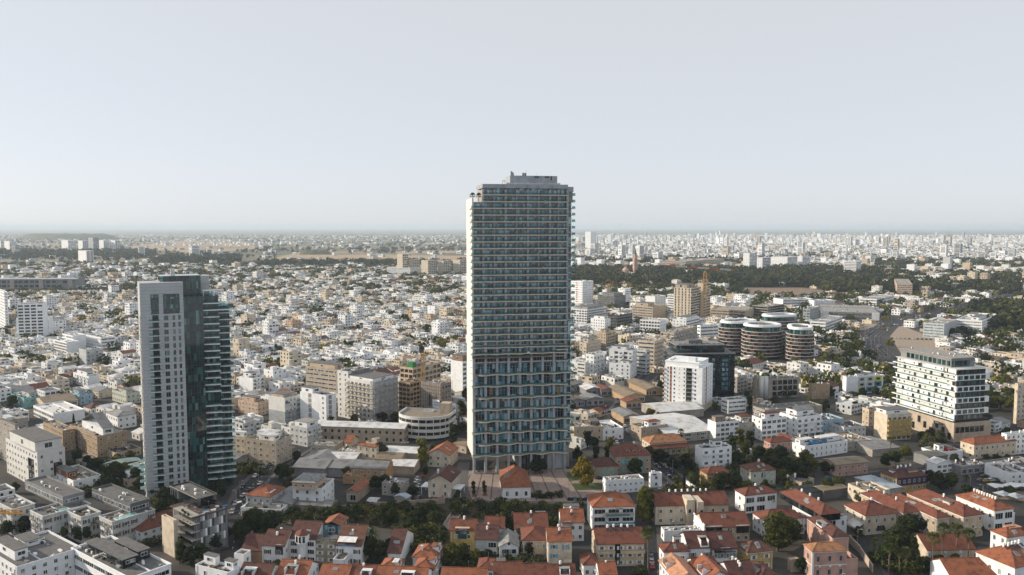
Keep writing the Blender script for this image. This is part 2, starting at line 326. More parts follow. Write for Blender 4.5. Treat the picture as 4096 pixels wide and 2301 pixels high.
# ------------------------------------------------------------------ buildings
HERO = []                                              # footprints and picture boxes of everything placed by hand
def solve_len(P, z, d, xe):
    w0 = P[1] * cp - (z - CAMH) * sp; k = xe - CX
    return (k * w0 - F * P[0]) / (F * d[0] - k * d[1] * cp)
def foot(x, y, h, xl, xr, a, dl, dr):
    P = at(x, y, h); ca, sa = math.cos(rad(a)), math.sin(rad(a))
    L1 = dl if dl else solve_len(P, h, (-ca, sa), xl)
    L2 = dr if dr else solve_len(P, h, (sa, ca), xr)
    return P, abs(L1), abs(L2)
def roof_solid(L2, L1, h, kind, mat, ov=.45, pitch=.52, t=.2):
    """returns the pitched roof and its ridge caps as two builders; x runs 0..L2, y runs 0..L1"""
    x0, x1, y0, y1 = -ov, L2 + ov, -ov, L1 + ov; W, D = x1 - x0, y1 - y0
    b, r = MB(), MB(); zt = h + t
    if kind == 'hip':
        if W >= D: rr = D / 2; A, B = (x0 + rr, (y0 + y1) / 2, zt + rr * pitch), (x1 - rr, (y0 + y1) / 2, zt + rr * pitch)
        else: rr = W / 2; A, B = ((x0 + x1) / 2, y0 + rr, zt + rr * pitch), ((x0 + x1) / 2, y1 - rr, zt + rr * pitch)
        c = [(x0, y0, zt), (x1, y0, zt), (x1, y1, zt), (x0, y1, zt)]
        if W >= D: fs = [(c[0], c[1], B, A), (c[1], c[2], B), (c[2], c[3], A, B), (c[3], c[0], A)]; hips = [(c[0], A), (c[3], A), (c[1], B), (c[2], B)]
        else: fs = [(c[0], c[1], A), (c[1], c[2], B, A), (c[2], c[3], B), (c[3], c[0], A, B)]; hips = [(c[0], A), (c[1], A), (c[2], B), (c[3], B)]
        for f in fs: b.poly(f, mat)
        if math.dist(A, B) > .5: r.bar(A, B, .26, mat)
        for p_, q_ in hips: r.bar(p_, q_, .22, mat)
    else:
        if kind == 'R': rr = D / 2; A, B = (x0, (y0 + y1) / 2, zt + rr * pitch), (x1, (y0 + y1) / 2, zt + rr * pitch)
        else: rr = W / 2; A, B = ((x0 + x1) / 2, y0, zt + rr * pitch), ((x0 + x1) / 2, y1, zt + rr * pitch)
        c = [(x0, y0, zt), (x1, y0, zt), (x1, y1, zt), (x0, y1, zt)]
        if kind == 'R':
            fs = [(c[0], c[1], B, A), (c[2], c[3], A, B)]
        else: fs = [(c[1], c[2], B, A), (c[3], c[0], A, B)]
        for f in fs:
            b.poly(f, mat); b.poly([(p_[0], p_[1], p_[2] - t) for p_ in reversed(f)], mat)
        ends = [((c[3], A), (c[0], A)), ((c[2], B), (c[1], B))] if kind == 'R' else [((c[0], A), (c[1], A)), ((c[3], B), (c[2], B))]
        for pr in ends:
            for p_, q_ in pr: b.poly([p_, q_, (q_[0], q_[1], q_[2] - t), (p_[0], p_[1], p_[2] - t)], mat)
        r.bar(A, B, .26, mat)
    for i in range(4):
        p_, q_ = c[i], c[(i + 1) % 4]
        if kind == 'hip' or (kind == 'R' and i in (0, 2)) or (kind == 'L' and i in (1, 3)): b.poly([(p_[0], p_[1], h), (q_[0], q_[1], h), q_, p_], mat)
    if kind == 'hip': b.poly([(p_[0], p_[1], h) for p_ in reversed(c)], mat)
    return b, r
def wall_body(L2, L1, h, kind, m, par=.8, pitch=.52, zb=-.5):
    b = MB()
    if kind == 'flat':
        t = .25; b.box(0, 0, zb, L2, L1, h - par - .05, m, (0, 1))
        z0 = h - par - .05
        b.ring([(0, 0), (L2, 0), (L2, L1), (0, L1)], [(t, t), (L2 - t, t), (L2 - t, L1 - t), (t, L1 - t)], z0, h, m)
    else:
        b.box(0, 0, zb, L2, L1, h + (.1 if kind == 'hip' else 0), m, (0,) if kind == 'hip' else (0, 1))
        if kind == 'R': rr = L1 / 2; [b.poly(f, m) for f in ([(0, L1, h), (0, 0, h), (0, rr, h + rr * pitch)], [(L2, 0, h), (L2, L1, h), (L2, rr, h + rr * pitch)])]
        if kind == 'L': rr = L2 / 2; [b.poly(f, m) for f in ([(0, 0, h), (L2, 0, h), (rr, 0, h + rr * pitch)], [(L2, L1, h), (0, L1, h), (rr, L1, h + rr * pitch)])]
    return b
def facade(root, face, L, h, style, fl, fine, wallm, z0=0.0, x0=0.0, fr='frame_white', gl='pane', sh='sh_brown', bal=None, bay=3.0, jit=True, rng=R, skip=0.06, ww=None, wh=None):
    """windows (and balconies) of one face as parts; face R: y=0 plane along x, face L: x=0 plane along y"""
    if style == 'n' or L < 1.6: return
    fh = (h - z0) / fl; k = max(1, int(L / bay)); st = L / k
    for f in range(fl):
        zb = z0 + f * fh
        if style == 't':
            w = L - 1.2; wh_ = fh * .42
            n = max(1, int(w / 7)); s2 = w / n
            for i in range(n):
                c = .6 + s2 * (i + .5); loc = (x0 + c, 0, zb + fh * .33) if face == 'R' else (0, x0 + c, zb + fh * .33)
                add_window(root, loc, 0 if face == 'R' else -math.pi / 2, s2 - .3, wh_, fr, gl, None, False, False, max(1, int(s2 / 1.6)))
            continue
        for i in range(k):
            if jit and rng.random() < skip: continue
            c = st * (i + .5); loc = (x0 + c, 0, 0) if face == 'R' else (0, x0 + c, 0); rz = 0 if face == 'R' else -math.pi / 2
            w, wh_ = (ww or min(1.3, st * .5)), (wh or min(1.65, fh * .52)); zz = zb + fh * .28
            isb = bal and f > 0 and ((i + (f if bal[2] == 'x' else 0)) % bal[1] == 0)
            if style == 'd': w, wh_, zz = st * .78, fh * .62, zb + fh * .18
            if isb: w, wh_, zz = min(2.2, st * .7), min(2.1, fh * .7), zb + .1
            arch = style == 'a'
            if arch: w, wh_, zz = min(1.2, st * .5), min(2.0, fh * .62), zb + fh * .24
            add_window(root, loc[:2] + (zz,), rz, w, wh_, fr, gl, sh if (style == 's' and not isb) else None, arch, fine, 1 if w < 1.7 else 2)
            if isb: put('balcony', balcony_mesh(q(st * .88), bal[0], wallm if bal[3] == 'w' else bal[3], bal[4]), root, loc[:2] + (zb + .05,), rz)
            elif jit and fine and rng.random() < .10:
                o = (0.0, -.32) if face == 'R' else (-.32, 0.0); put('air_conditioner', ac_mesh(), root, (loc[0] + o[0] + (.9 if face == 'R' else 0), loc[1] + o[1] + (0 if face == 'R' else .9), zz - .5), rz)
def B(name, label, x, y, h, xl, xr, a, dl=None, dr=None, wall='white', roof='flat', tile='t_red', top='r_light', fl=None, L='p', Rr='p', fine=None, cat=None, group=None, tanks=None, acs=0, sky=0, dish=0, rooms=(), pitch=.52, par=.8, fr='frame_white', gl='pane', sh='sh_brown', bal=None, balL=None, bay=3.0, ww=None, wh=None, z0=0.0, band=None, cornice=False, chim=0, hidden=False, plinth=None, into=None):
    P, L1, L2 = foot(x, y, h, xl, xr, a, dl, dr)
    root = thing(name, label, cat or name.replace('_', ' '), (P[0], P[1], 0), rad(90 - a), group)
    if into is not None:                               # a storey that belongs to the building under it: a part of that building
        pr = into['root']; t = pr.rotation_euler[2]; dx, dy = P[0] - pr.location[0], P[1] - pr.location[1]
        del root['label']; del root['category']; root.parent = pr; root.location = (dx * math.cos(t) + dy * math.sin(t), -dx * math.sin(t) + dy * math.cos(t), 0); root.rotation_euler = (0, 0, rad(90 - a) - t); fine = False
    fine = (P[1] < 350) if fine is None else fine
    wall_body(L2, L1, h, roof, wall, par, pitch, z0 - .3 if into is not None and z0 else -.5).build('wall', root)
    if roof == 'flat':
        MB().box(.26, .26, h - par - .25, L2 - .26, L1 - .26, h - par, top).build('roof', root)
        if cornice: MB().ring([(-.18, -.18), (L2 + .18, -.18), (L2 + .18, L1 + .18), (-.18, L1 + .18)], [(-.0, -.0), (L2, 0), (L2, L1), (0, L1)], h - .25, h - .02, cornice).build('cornice', root)
    else:
        b, r = roof_solid(L2, L1, h, roof, tile, .45 if h < 25 else .1, pitch); o = b.build('roof', root)
        if not tile.startswith('m_'): r.build('ridge_cap', root)
        for i in range(chim): xx, yy = L2 * R.uniform(.25, .75), L1 * R.uniform(.25, .75); MB().box(xx - .4, yy - .4, h, xx + .4, yy + .4, h + min(L1, L2) * .5 * pitch + 1.2, 'white').build('chimney', root)
        for i in range(sky):
            u = R.uniform(.2, .8)
            if roof == 'L' or (roof == 'hip' and L1 > L2): rr = (L2 / 2 + .45); k = R.uniform(.35, .7); o2 = put('skylight', skylight_mesh(), root, (-.45 + rr * k, L1 * (.25 + u * .5), h + .22 + rr * k * pitch)); o2.rotation_euler = (0, -math.atan(pitch), 0)
            else: rr = (L1 / 2 + .45); k = R.uniform(.35, .7); o2 = put('skylight', skylight_mesh(), root, (L2 * (.25 + u * .5), -.45 + rr * k, h + .22 + rr * k * pitch)); o2.rotation_euler = (math.atan(pitch), 0, 0)
    fl = fl or max(1, round((h - (par if roof == 'flat' else 0)) / 3.3)); hh = h - (par if roof == 'flat' else .2)
    facade(root, 'L', L1, hh, L, fl, fine, wall, z0, 0, fr, gl, sh, balL, bay, ww=ww, wh=wh); facade(root, 'R', L2, hh, Rr, fl, fine, wall, z0, 0, fr, gl, sh, bal, bay, ww=ww, wh=wh)
    if band:
        for f in range(1, fl): zz = z0 + (hh - z0) * f / fl; MB().ring([(-.08, -.08), (L2 + .08, -.08), (L2 + .08, L1 + .08), (-.08, L1 + .08)], [(0.01, 0.01), (L2 - .01, .01), (L2 - .01, L1 - .01), (.01, L1 - .01)], zz - .12, zz + .12, band).build('string_course', root)
    if plinth: MB().ring([(-.1, -.1), (L2 + .1, -.1), (L2 + .1, L1 + .1), (-.1, L1 + .1)], [(.02, .02), (L2 - .02, .02), (L2 - .02, L1 - .02), (.02, L1 - .02)], -.3, plinth[1], plinth[0]).build('plinth', root)
    if fine and roof != 'flat' and not rooms and h > 5.5 and into is None and name == 'house' and R.random() < .45:   # a roof terrace cut in above the eaves
        u = R.uniform(.08, .55); front_y = (roof == 'R' or (roof == 'hip' and L2 >= L1))
        wl_, gl_ = R.choice(('white', 'offwhite')), R.choice(('darkpane', 'bluepane', 'pane')); W_, D_ = (L2, L1) if front_y else (L1, L2); x0, x1, dp = W_ * u, W_ * u + min(4.5, W_ * .38), D_ * .30
        T = (lambda b_, a0, b0, z0_, a1, b1, z1_, m: b_.box(a0, b0, z0_, a1, b1, z1_, m)) if front_y else (lambda b_, a0, b0, z0_, a1, b1, z1_, m: b_.box(b0, a0, z0_, b1, a1, z1_, m))
        zt_ = h + dp * pitch + .9; b2 = MB(); T(b2, x0, -.12, h - .4, x1, .08, h + .85, wl_); T(b2, x0, .081, h, x0 + .18, dp, zt_, wl_); T(b2, x1 - .18, .081, h, x1, dp, zt_, wl_); o2 = b2.build('roof_terrace', root)
        b2 = MB(); T(b2, x0 + .18, dp - .9, h, x1 - .18, dp - .75, zt_ - .1, gl_); b2.build('terrace_glass', o2); b2 = MB(); T(b2, x0 - .1, dp - 1.4, zt_, x1 + .1, dp + .6, zt_ + .14, R.choice(('r_light', 'awning', tile))); b2.build('terrace_roof', o2)
    if fine and into is None:
        for xx, yy in ((-.1, L1 * .03), (-.1, L1 * .94), (L2 * .04, -.1), (L2 * .95, -.1)):
            if R.random() < .5: MB().box(xx - .05, yy - .05, 0, xx + .05, yy + .05, h - .1, R.choice(('frame_white', 'frame_grey'))).build('downpipe', root)
        if roof == 'hip': MB().ring([(-.12, -.12), (L2 + .12, -.12), (L2 + .12, L1 + .12), (-.12, L1 + .12)], [(.01, .01), (L2 - .01, .01), (L2 - .01, L1 - .01), (.01, L1 - .01)], h - .42, h - .03, 'white').build('cornice', root)
        if R.random() < .5: xx, yy = L2 * R.uniform(.3, .7), L1 * R.uniform(.3, .7); zz = h + (min(L1, L2) * .25 if roof != 'flat' else -par); MB().box(xx - .03, yy - .03, zz, xx + .03, yy + .03, zz + 2.4, 'metal').box(xx - .5, yy - .02, zz + 2.0, xx + .5, yy + .02, zz + 2.05, 'metal').box(xx - .35, yy - .02, zz + 1.7, xx + .35, yy + .02, zz + 1.74, 'metal').build('antenna', root)
    if roof == 'flat' and into is None and L1 > 4 and L2 > 4:
        b2 = MB(); n2 = int(min(16, L1 * L2 / 14)) + 2
        for _ in range(n2):
            w_, d_, z_ = R.uniform(.4, 2.4), R.uniform(.3, 1.1), R.uniform(.25, .95)
            if R.random() < .5: w_, d_ = d_, w_
            xx, yy = R.uniform(.5, max(.6, L2 - w_ - .5)), R.uniform(.5, max(.6, L1 - d_ - .5)); b2.box(xx, yy, h - par - .2, xx + w_, yy + d_, h - par + z_, R.choice(('r_white', 'frame_grey', 'r_dark', 'wood', 'tank', 'm_grey', 'r_tan', 'panel')))
        if L2 > 9 and L1 > 7: k_ = R.uniform(.35, .65); b2.box(L2 * k_, .3, h - par - .2, L2 * k_ + .18, L1 - .3, h - par + .5, wall)
        b2.build('roof_clutter', root)['kind'] = 'stuff'
    for rm in rooms:                                   # rooftop rooms: fractions of the plan, then height and material
        fx0, fy0, fx1, fy1, z1, m = rm[:6]; kind = rm[6] if len(rm) > 6 else 'flat'; tl = rm[7] if len(rm) > 7 else 'r_grey'
        X0, Y0, W, D = fx0 * L2, fy0 * L1, (fx1 - fx0) * L2, (fy1 - fy0) * L1; zb = h - par - .02 if roof == 'flat' else h * .6
        b = MB().box(X0, Y0, zb, X0 + W, Y0 + D, h + z1, m); o = b.build('roof_room', root)
        if kind == 'flat': MB().box(X0 - .2, Y0 - .2, h + z1, X0 + W + .2, Y0 + D + .2, h + z1 + .22, tl).build('room_roof', o)
        else:
            rb, rr_ = roof_solid(W, D, h + z1, kind, tl, .3, .4); k = rb.build('room_roof', o); k.location = (X0, Y0, 0)
        if W > 2 and gl: add_window(root, (X0 + W / 2, Y0, h + z1 * .2), 0, min(W * .6, 3.5), max(.6, z1 * .55), fr, gl, None, False, fine, 1)
        if D > 2: add_window(root, (X0, Y0 + D / 2, h + z1 * .2), -math.pi / 2, min(D * .5, 2.5), max(.6, z1 * .55), fr, gl, None, False, fine, 1)
    if roof == 'flat':
        if tanks is None: tanks = R.choice((1, 2, 3)) if L1 * L2 > 50 else 1
        for i in range(tanks): put('water_tank', tank_mesh(), root, (R.uniform(1, max(1.1, L2 - 1)), R.uniform(L1 * .4, max(L1 * .5, L1 - 1)), h - par), R.uniform(-.2, .2) + rad(a) - 1.2)
        for i in range(acs): put('air_conditioner', ac_mesh(), root, (R.uniform(1, max(1.1, L2 - 1)), R.uniform(1, max(1.1, L1 - 1)), h - par + .1), R.choice((0, 1.5708)))
    elif tanks:
        for i in range(tanks):
            if L2 >= L1: xx, yy = L2 * (.2 + .6 * (i + .5) / tanks) + R.uniform(-.3, .3), L1 / 2 + R.uniform(-.2, .3)
            else: xx, yy = L2 / 2 + R.uniform(-.2, .3), L1 * (.2 + .6 * (i + .5) / tanks)
            put('water_tank', tank_mesh(), root, (xx, yy, h + min(L1, L2) / 2 * pitch - .25))
    for i in range(dish): put('satellite_dish', dish_mesh(), root, (R.uniform(.2, .8) * L2, R.uniform(.3, .7) * L1, h + (min(L1, L2) / 2 * pitch * .6 if roof != 'flat' else -par)))
    note(P, a, L1, L2, h, label)
    return dict(root=root, L1=L1, L2=L2, h=h, P=P, a=a)
def note(P, a, L1, L2, h, label, m=1.5):
    ca, sa = math.cos(rad(a)), math.sin(rad(a)); c = [(P[0] + sa * u - ca * v, P[1] + ca * u + sa * v) for u, v in ((-m, -m), (L2 + m, -m), (L2 + m, L1 + m), (-m, L1 + m))]
    pj = [px(X, Y, z) for X, Y in c for z in (0, h)]
    HERO.append((c, min(q_[0] for q_ in pj), max(q_[0] for q_ in pj), px(P[0], P[1], h)[1], px(P[0], P[1], 0)[1], P[1], h, label))
def inside(c, X, Y):
    for i in range(4):
        (x0, y0), (x1, y1) = c[i], c[(i + 1) % 4]
        if (x1 - x0) * (Y - y0) - (y1 - y0) * (X - x0) < 0: return False
    return True
# ------------------------------------------------------------------ the two tall towers
def zy(y, Y):                                           # height of a picture row on the upright at distance Y
    v = (CY - y) / F; return CAMH + Y * (v * cp - sp) / (cp + v * sp)
def tower_main():
    a = 80.0; P = at(1893, 1897, 0); root = thing('residential_tower', 'tall grey residential tower with glass bays and stacked rows of wavy balconies', 'tower', (P[0], P[1], 0), rad(90 - a))
    Wd, Dp = 51.9, 25.0; HT = 146.4; xs = [0.0, 5.6, 16.9, 28.2, 39.5, 48.6]           # pier lines
    zs = [141.2 - 3.33 * k for k in range(25)]                                          # upper slab levels, top down
    low = [zy(y, P[1]) for y in (1501, 1547, 1594, 1641, 1688, 1734, 1781, 1825)]
    base = low[-1]
    b = MB(); b.box(.9, 2.2, base, 48.6, Dp, 137.5, 'concrete'); b.box(48.6, 4.5, 0, Wd - .8, Dp, 137.5, 'concrete', (0,)); b.box(24.6, 2.2, 0, 48.6, Dp, base - .01, 'greystone', (0,)); b.build('core', root)
    b = MB(); b.box(0, 1.6, base - 1.2, .85, Dp + .2, 139.4, 'offwhite'); b.build('end_wall', root)
    for k in range(28):
        z = 134 - k * 3.33
        if z > base: MB().box(-.95, 3.5 + (k % 2) * 1.2, z, -.003, 9.5, z + .28, 'chalk').build('end_ledge', root)
    b = MB(); b.box(5.7, 2.25, 137.6, 48.9, Dp - 1, HT - 2.6, 'concrete'); b.box(49.0, 3.2, 137.6, Wd, Dp - 1, HT - 3.6, 'concrete'); b.build('attic', root)
    b = MB(); b.box(5.3, .9, HT - 2.0, 48.9, Dp, HT, 'crownstone'); b.box(48.95, 2.6, HT - 3.55, Wd + .3, Dp, HT - 1.0, 'crownstone'); b.build('parapet', root)
    b = MB(); b.box(20, 6, HT, 44.5, 20, HT + 4.6, 'crownstone'); b.box(18, 5.4, HT, 46, 21, HT + 1.0, 'pale')
    for x in (32.5, 38.0): b.box(x, 5.9, HT + 3.6, x + 2.3, 6.05, HT + 4.4, 'frame_dark')
    b.box(41.0, 5.9, HT + 2.4, 41.7, 6.05, HT + 4.4, 'frame_dark'); b.build('machine_room', root)
    b = MB(); b.poly([(20.5, 7, HT + 4.6), (22.2, 7, HT + 4.6), (22, 7, HT + 6.0), (21.2, 7, HT + 6.8), (20.5, 7, HT + 6.9)], 'grey'); b.box(20.5, 7.02, HT + 4.6, 22.2, 7.3, HT + 5.8, 'grey'); b.build('roof_fin', root)
    for x in (27, 28.1): MB().box(x, 9, HT + 4.6, x + .8, 9.8, HT + 6.2, 'dgrey').build('vent', root)
    for x, hgt in ((29.2, 3.6), (34.5, 2.2)): MB().cyl(x, 10, HT + 4.6, HT + 4.6 + hgt, .05, 'metal', 5).build('antenna', root)
    b = MB(); b.bar((16, 4, HT), (16, 4, HT + 1.9), .2, 'dgrey'); b.bar((17.1, 4, HT), (17.1, 4, HT + 1.9), .2, 'dgrey'); b.bar((15.9, 4, HT + 1.9), (17.2, 4, HT + 1.9), .2, 'dgrey'); b.build('roof_gantry', root)
    # piers
    for i, x in enumerate(xs):
        top = 138.0 if i == 0 else HT - 2.6
        if x: MB().box(x - .55, .45, 78, x + .55, 2.3, top, 'pier').build('pier', root)
    for x in (11.2, 22.5, 33.8, 44.0): MB().box(x - .42, .9, 78, x + .42, 2.3, HT - 2.6, 'pier').build('pier', root)
    lowx = [0.7 + 5.9 * i for i in range(9)]
    for x in lowx: MB().box(x - .6, .6, 0, x + .6, 2.3, 77.9, 'pier').build('pier', root)
    # window bays: frame, mullions and panes shared between bays of one width
    def bay_mesh(w, h):
        def mk():
            b = MB(); n = max(2, round(w / 1.5)); b.box(0, -.02, 0, w, .1, h, 'tealpane')
            for i in range(n + 1): x = w * i / n; b.box(x - .05, -.10, 0, x + .05, -.021, h, 'frame_grey')
            b.box(0, -.12, h * .66, w, -.101, h * .66 + .09, 'frame_grey'); b.box(0, -.09, h - .12, w, -.0211, h, 'frame_grey')
            return b.mesh('window')
        return cached(('bay', round(w, 2), round(h, 2)), mk)
    cuts = [(.95, 5.1), (6.2, 10.85), (11.55, 16.4), (17.4, 22.15), (22.85, 27.7), (28.7, 33.45), (34.15, 39.0), (40.0, 43.65), (44.35, 48.1)]
    for k, z in enumerate(zs):
        nxt = zs[k - 1] if k else HT - 3
        for j, (x0, x1) in enumerate(cuts):
            if j == 0 and z > 136.5: continue
            put('window', bay_mesh(x1 - x0, (2.7 if k else 3.2)), root, (x0, 2.15, z + .02))
    for k, z in enumerate(low):
        top = low[k - 1] - .5 if k else 77.0
        for i in range(8): put('window', bay_mesh(4.7, 5.0), root, (lowx[i] + .6, 2.15, z + .02))
    # double-height service floors under the upper part
    zm = zs[-1] - .35; b = MB()
    b.box(.9, 2.0, low[0] + 5.0, 48.6, 2.19, zm, 'darkpane')
    for x in np.arange(1.6, 48, 1.5): b.box(x - .06, 1.9, low[0] + 5.0, x + .06, 1.999, zm, 'frame_grey')
    for z in (zy(1387, P[1]), zy(1436, P[1]), zy(1455, P[1])): b.box(.9, 1.7, z - .35, 48.6, 1.89, z + .35, 'greystone')
    b.build('service_floor', root)
    b = MB()
    for x in np.arange(25.5, 47.6, 1.6): b.box(x - .07, 2.0, .1, x + .07, 2.19, base - .9, 'frame_grey')
    b.box(24.7, 2.1, .1, 39, 2.198, base - 1.0, 'darkpane'); b.build('lobby_glass', root)
    # corner glass and side balconies on the far end of the front
    b = MB(); b.box(48.9, 2.4, 12, 51.0, 4.49, 137.4, 'tealpane'); b.build('corner_glass', root)
    b = MB()
    for k in range(36): z = 136 - 3.45 * k; b.box(48.85, 2.3, z, 51.2, 2.399, z + .5, 'greystone')
    b.build('corner_spandrel', root)
    for k in range(37):
        z = 141.2 - 3.33 * k if k < 25 else 61.2 - 3.9 * (k - 25)
        if z < 12: break
        o = MB().box(51.0, 1.6, z - .28, Wd + 1.1, 8.5, z, 'cream').build('side_balcony', root)
        MB().box(51.1, 1.65, z, Wd + 1.0, 1.70, z + 1.05, 'rail').box(Wd + .98, 1.71, z, Wd + 1.03, 8.4, z + 1.05, 'rail').build('railing', o)
        if k < 25: MB().box(51.1, 4.4, z + .05, Wd - .9, 4.48, z + 2.8, 'greenpane').build('side_glass', root)
    # balconies: a slab with a wavy edge, its glass railing a sub-part
    def wavy(x0, x1, amp, per, ph, z, depth=1.3, r=True):
        n = max(2, int((x1 - x0) / (.8 if amp > .05 else 8))); X = [x0 + (x1 - x0) * i / n for i in range(n + 1)]
        e = [(x, 1.0 - depth - amp * math.sin(6.2832 * (x + ph) / per)) for x in X]
        up = [amp * .22 * math.sin(6.2832 * (x + ph) / per) for x in X]
        b, g = MB(), MB()
        for i in range(n):
            (xa, ya), (xb, yb) = e[i], e[i + 1]
            b.hexa([(xa, ya, z - .5), (xb, yb, z - .5), (xb, 2.1, z - .4), (xa, 2.1, z - .4), (xa, ya, z), (xb, yb, z), (xb, 2.1, z), (xa, 2.1, z)], 'cream', (3, 5) if 0 < i < n - 1 else ())
            g.hexa([(xa, ya + .1, z), (xb, yb + .1, z), (xb, yb + .15, z), (xa, ya + .15, z), (xa, ya + .1, z + 1.05), (xb, yb + .1, z + 1.05), (xb, yb + .15, z + 1.05), (xa, ya + .15, z + 1.05)], 'rail', (3, 5))
        o = b.build('balcony', root)
        if r: g.build('railing', o)
        return o
    for k, z in enumerate(zs):
        t = k / 24.0; amp = .05 + .75 * max(0, t - .15)
        wavy(5.4 if k < 2 else -.8, 48.4, amp, 11.3, 2.0, z)
    for k, z in enumerate(low):
        lf = k % 2 == 1
        wavy(-.6 if lf else 3.0, 49.0 if lf else 51.2, 1.15, 11.8, 3.0 if lf else 8.9, z, 1.8)
    z = zy(1432, P[1]); o = MB().box(-.4, -.4, z - .3, 39.5, 2.1, z, 'brown').build('terrace', root); MB().box(-.3, -.35, z, 39.4, -.3, z + 1.0, 'rail').build('railing', o)
    for y in (1406, 1453): z = zy(y, P[1]); wavy(43.0, 49.0, .0, 11, 0, z)
    # furniture and planting on the terraces
    for i in range(70):
        z = R.choice(zs[1:] + low); x = R.uniform(1, 47); MB().box(x, .35, z + .01, x + R.uniform(.5, 1.6), .95, z + R.uniform(.5, .9), R.choice(('frame_white', 'frame_dark', 'blueplastic', 'sh_brown'))).build('terrace_furniture', root)
    note(P, a, Dp, Wd, HT, 'the tall balcony tower', 6)
    return root, P, a
TM, TP, TA = tower_main()
def tower_left():
    a = 62.0; h = 100.0; P = at(557, 1134, h); root = thing('stone_tower', 'slim tower with a grey stone face, dark green glass side and angled balconies', 'tower', (P[0], P[1], 0), rad(90 - a))
    L = solve_len(P, h, (math.sin(rad(a)), math.cos(rad(a))), 731); D = 17.0; ft = 3.2
    MB().box(0, 0, -.3, L, D, h, 'greystone', (0,)).build('stone_slab', root)
    # courses of cladding stone as thin recessed joints
    b = MB()
    for i in range(66): z = 2 + i * 1.5; b.box(-.012, -.012, z, L + .0, -.001, z + .10, 'slate')
    o = b.build('stone_joint', root); o['kind'] = 'stuff'
    u = L / 22.0
    X = lambda zx: (zx - 155) / 250.0 * L              # zoomed picture column to metres along the face
    zt = h - 45 / 28.7 * ft
    for xa, xb in ((215, 262), (287, 383)):            # the two tall openings under the top
        x0, x1 = X(xa), X(xb); o = MB().box(x0, -.02, h - 14.2, x1, .03, h - 5.2, 'frame_dark').build('top_opening', root)
        n = max(2, int((x1 - x0) / 1.3)); w = (x1 - x0) / n
        for i in range(n):
            for j in range(4): MB().box(x0 + w * i + .08, -.06, h - 14.1 + 2.2 * j, x0 + w * (i + 1) - .08, -.021, h - 14.1 + 2.2 * j + 2.05, 'greenpane').build('pane', o)
    for k in range(25):
        z = h - 17.2 - k * ft
        if z < 3: break
        x0, x1 = X(222), X(258)
        MB().box(x0, -.03, z - .1, x1, .05, z + 2.6, 'darkpane').build('balcony_recess', root)
        o = MB().hexa([(X(198), -1.7, z - .32), (X(262), -2.3, z - .32), (X(264), .02, z - .32), (X(200), .02, z - .32), (X(198), -1.7, z - .08), (X(262), -2.3, z - .08), (X(264), .02, z - .08), (X(200), .02, z - .08)], 'frame_white').build('balcony', root)
        MB().hexa([(X(199), -1.65, z - .08), (X(261), -2.25, z - .08), (X(261), -2.2, z - .08), (X(199), -1.6, z - .08), (X(199), -1.65, z + 1), (X(261), -2.25, z + 1), (X(261), -2.2, z + 1), (X(199), -1.6, z + 1)], 'rail').build('railing', o)
        for xa, xb in ((287, 315), (338, 354), (371, 386)): add_window(root, (X((xa + xb) / 2), 0, z), 0, X(xb) - X(xa), 2.3, 'frame_grey', 'greenpane', None, False, False, 1)
        add_window(root, (0, 3.0, z), -math.pi / 2, 2.4, 2.3, 'frame_dark', 'greenpane', None, False, False, 1)
        if k > 19: put('side_balcony', balcony_mesh(4.0, 2.2, 'frame_white', 'rail'), root, (0, 4, z - .1), -math.pi / 2)
        else: MB().box(-.5, .3, z - .55, -.003, 6.0, z - .25, 'beige').build('side_ledge', root)
    # glass wings
    G = [(L + .1, 1.5, L + 8.55, 17, 93.2), (L + 8.64, 4.5, L + 15.75, 20, 92.9), (L + 15.84, 9.0, L + 21.15, 24, 87.5)]
    for x0, y0, x1, y1, hh in G:
        b = MB(); b.box(x0, y0, -.3, x1, y1, hh, 'greenpane', (0,)); o = b.build('glass_wing', root); f = MB()
        for i in range(int((x1 - x0) / 1.25) + 1): xx = x0 + i * 1.25; f.box(xx - .05, y0 - .09, 0, xx + .05, y0 - .001, hh, 'frame_dark')
        k = 0
        while k * ft < hh: f.box(x0, y0 - .12, k * ft, x1, y0 - .091, k * ft + .14, 'frame_dark'); f.box(x0, y0 - .11, k * ft + 2.3, x1, y0 - .0911, k * ft + 2.38, 'frame_dark'); k += 1
        f.box(x0 - .1, y0 - .2, hh, x1 + .1, y1, hh + .9, 'rail'); f.build('mullion', o)['kind'] = 'stuff'
    for gi, (x0, x1, y0, d, z1, n) in enumerate(((L + 8.46, L + 15.84, 4.5, 2.3, 70.0, 21), (L + 15.75, L + 22.05, 9.0, 2.3, 84.5, 26), (L + 8.73, L + 15.66, 4.5, 2.5, 89.7, 14))):
        for k in range(n):
            z = z1 - k * ft if gi < 2 else 89.7 - k * ft
            if z < 4: break
            if gi == 0 and z > 44: continue
            if gi == 2 and z < 44: continue
            if gi == 2 and k == 1: x0_, x1_ = x0, x1 + 7
            else: x0_, x1_ = x0, x1
            y = y0 if gi else y0
            o = MB().hexa([(x0_, y - d * .7, z - .45), (x1_, y - d * 1.3, z - .45), (x1_, y - .13, z - .3), (x0_, y - .13, z - .3), (x0_, y - d * .7, z), (x1_, y - d * 1.3, z), (x1_, y - .13, z), (x0_, y - .13, z)], 'frame_white').build('balcony', root)
            MB().hexa([(x0_, y - d * .7 + .08, z), (x1_, y - d * 1.3 + .08, z), (x1_, y - d * 1.3 + .13, z), (x0_, y - d * .7 + .13, z), (x0_, y - d * .7 + .08, z + 1.05), (x1_, y - d * 1.3 + .08, z + 1.05), (x1_, y - d * 1.3 + .13, z + 1.05), (x0_, y - d * .7 + .13, z + 1.05)], 'rail').build('railing', o)
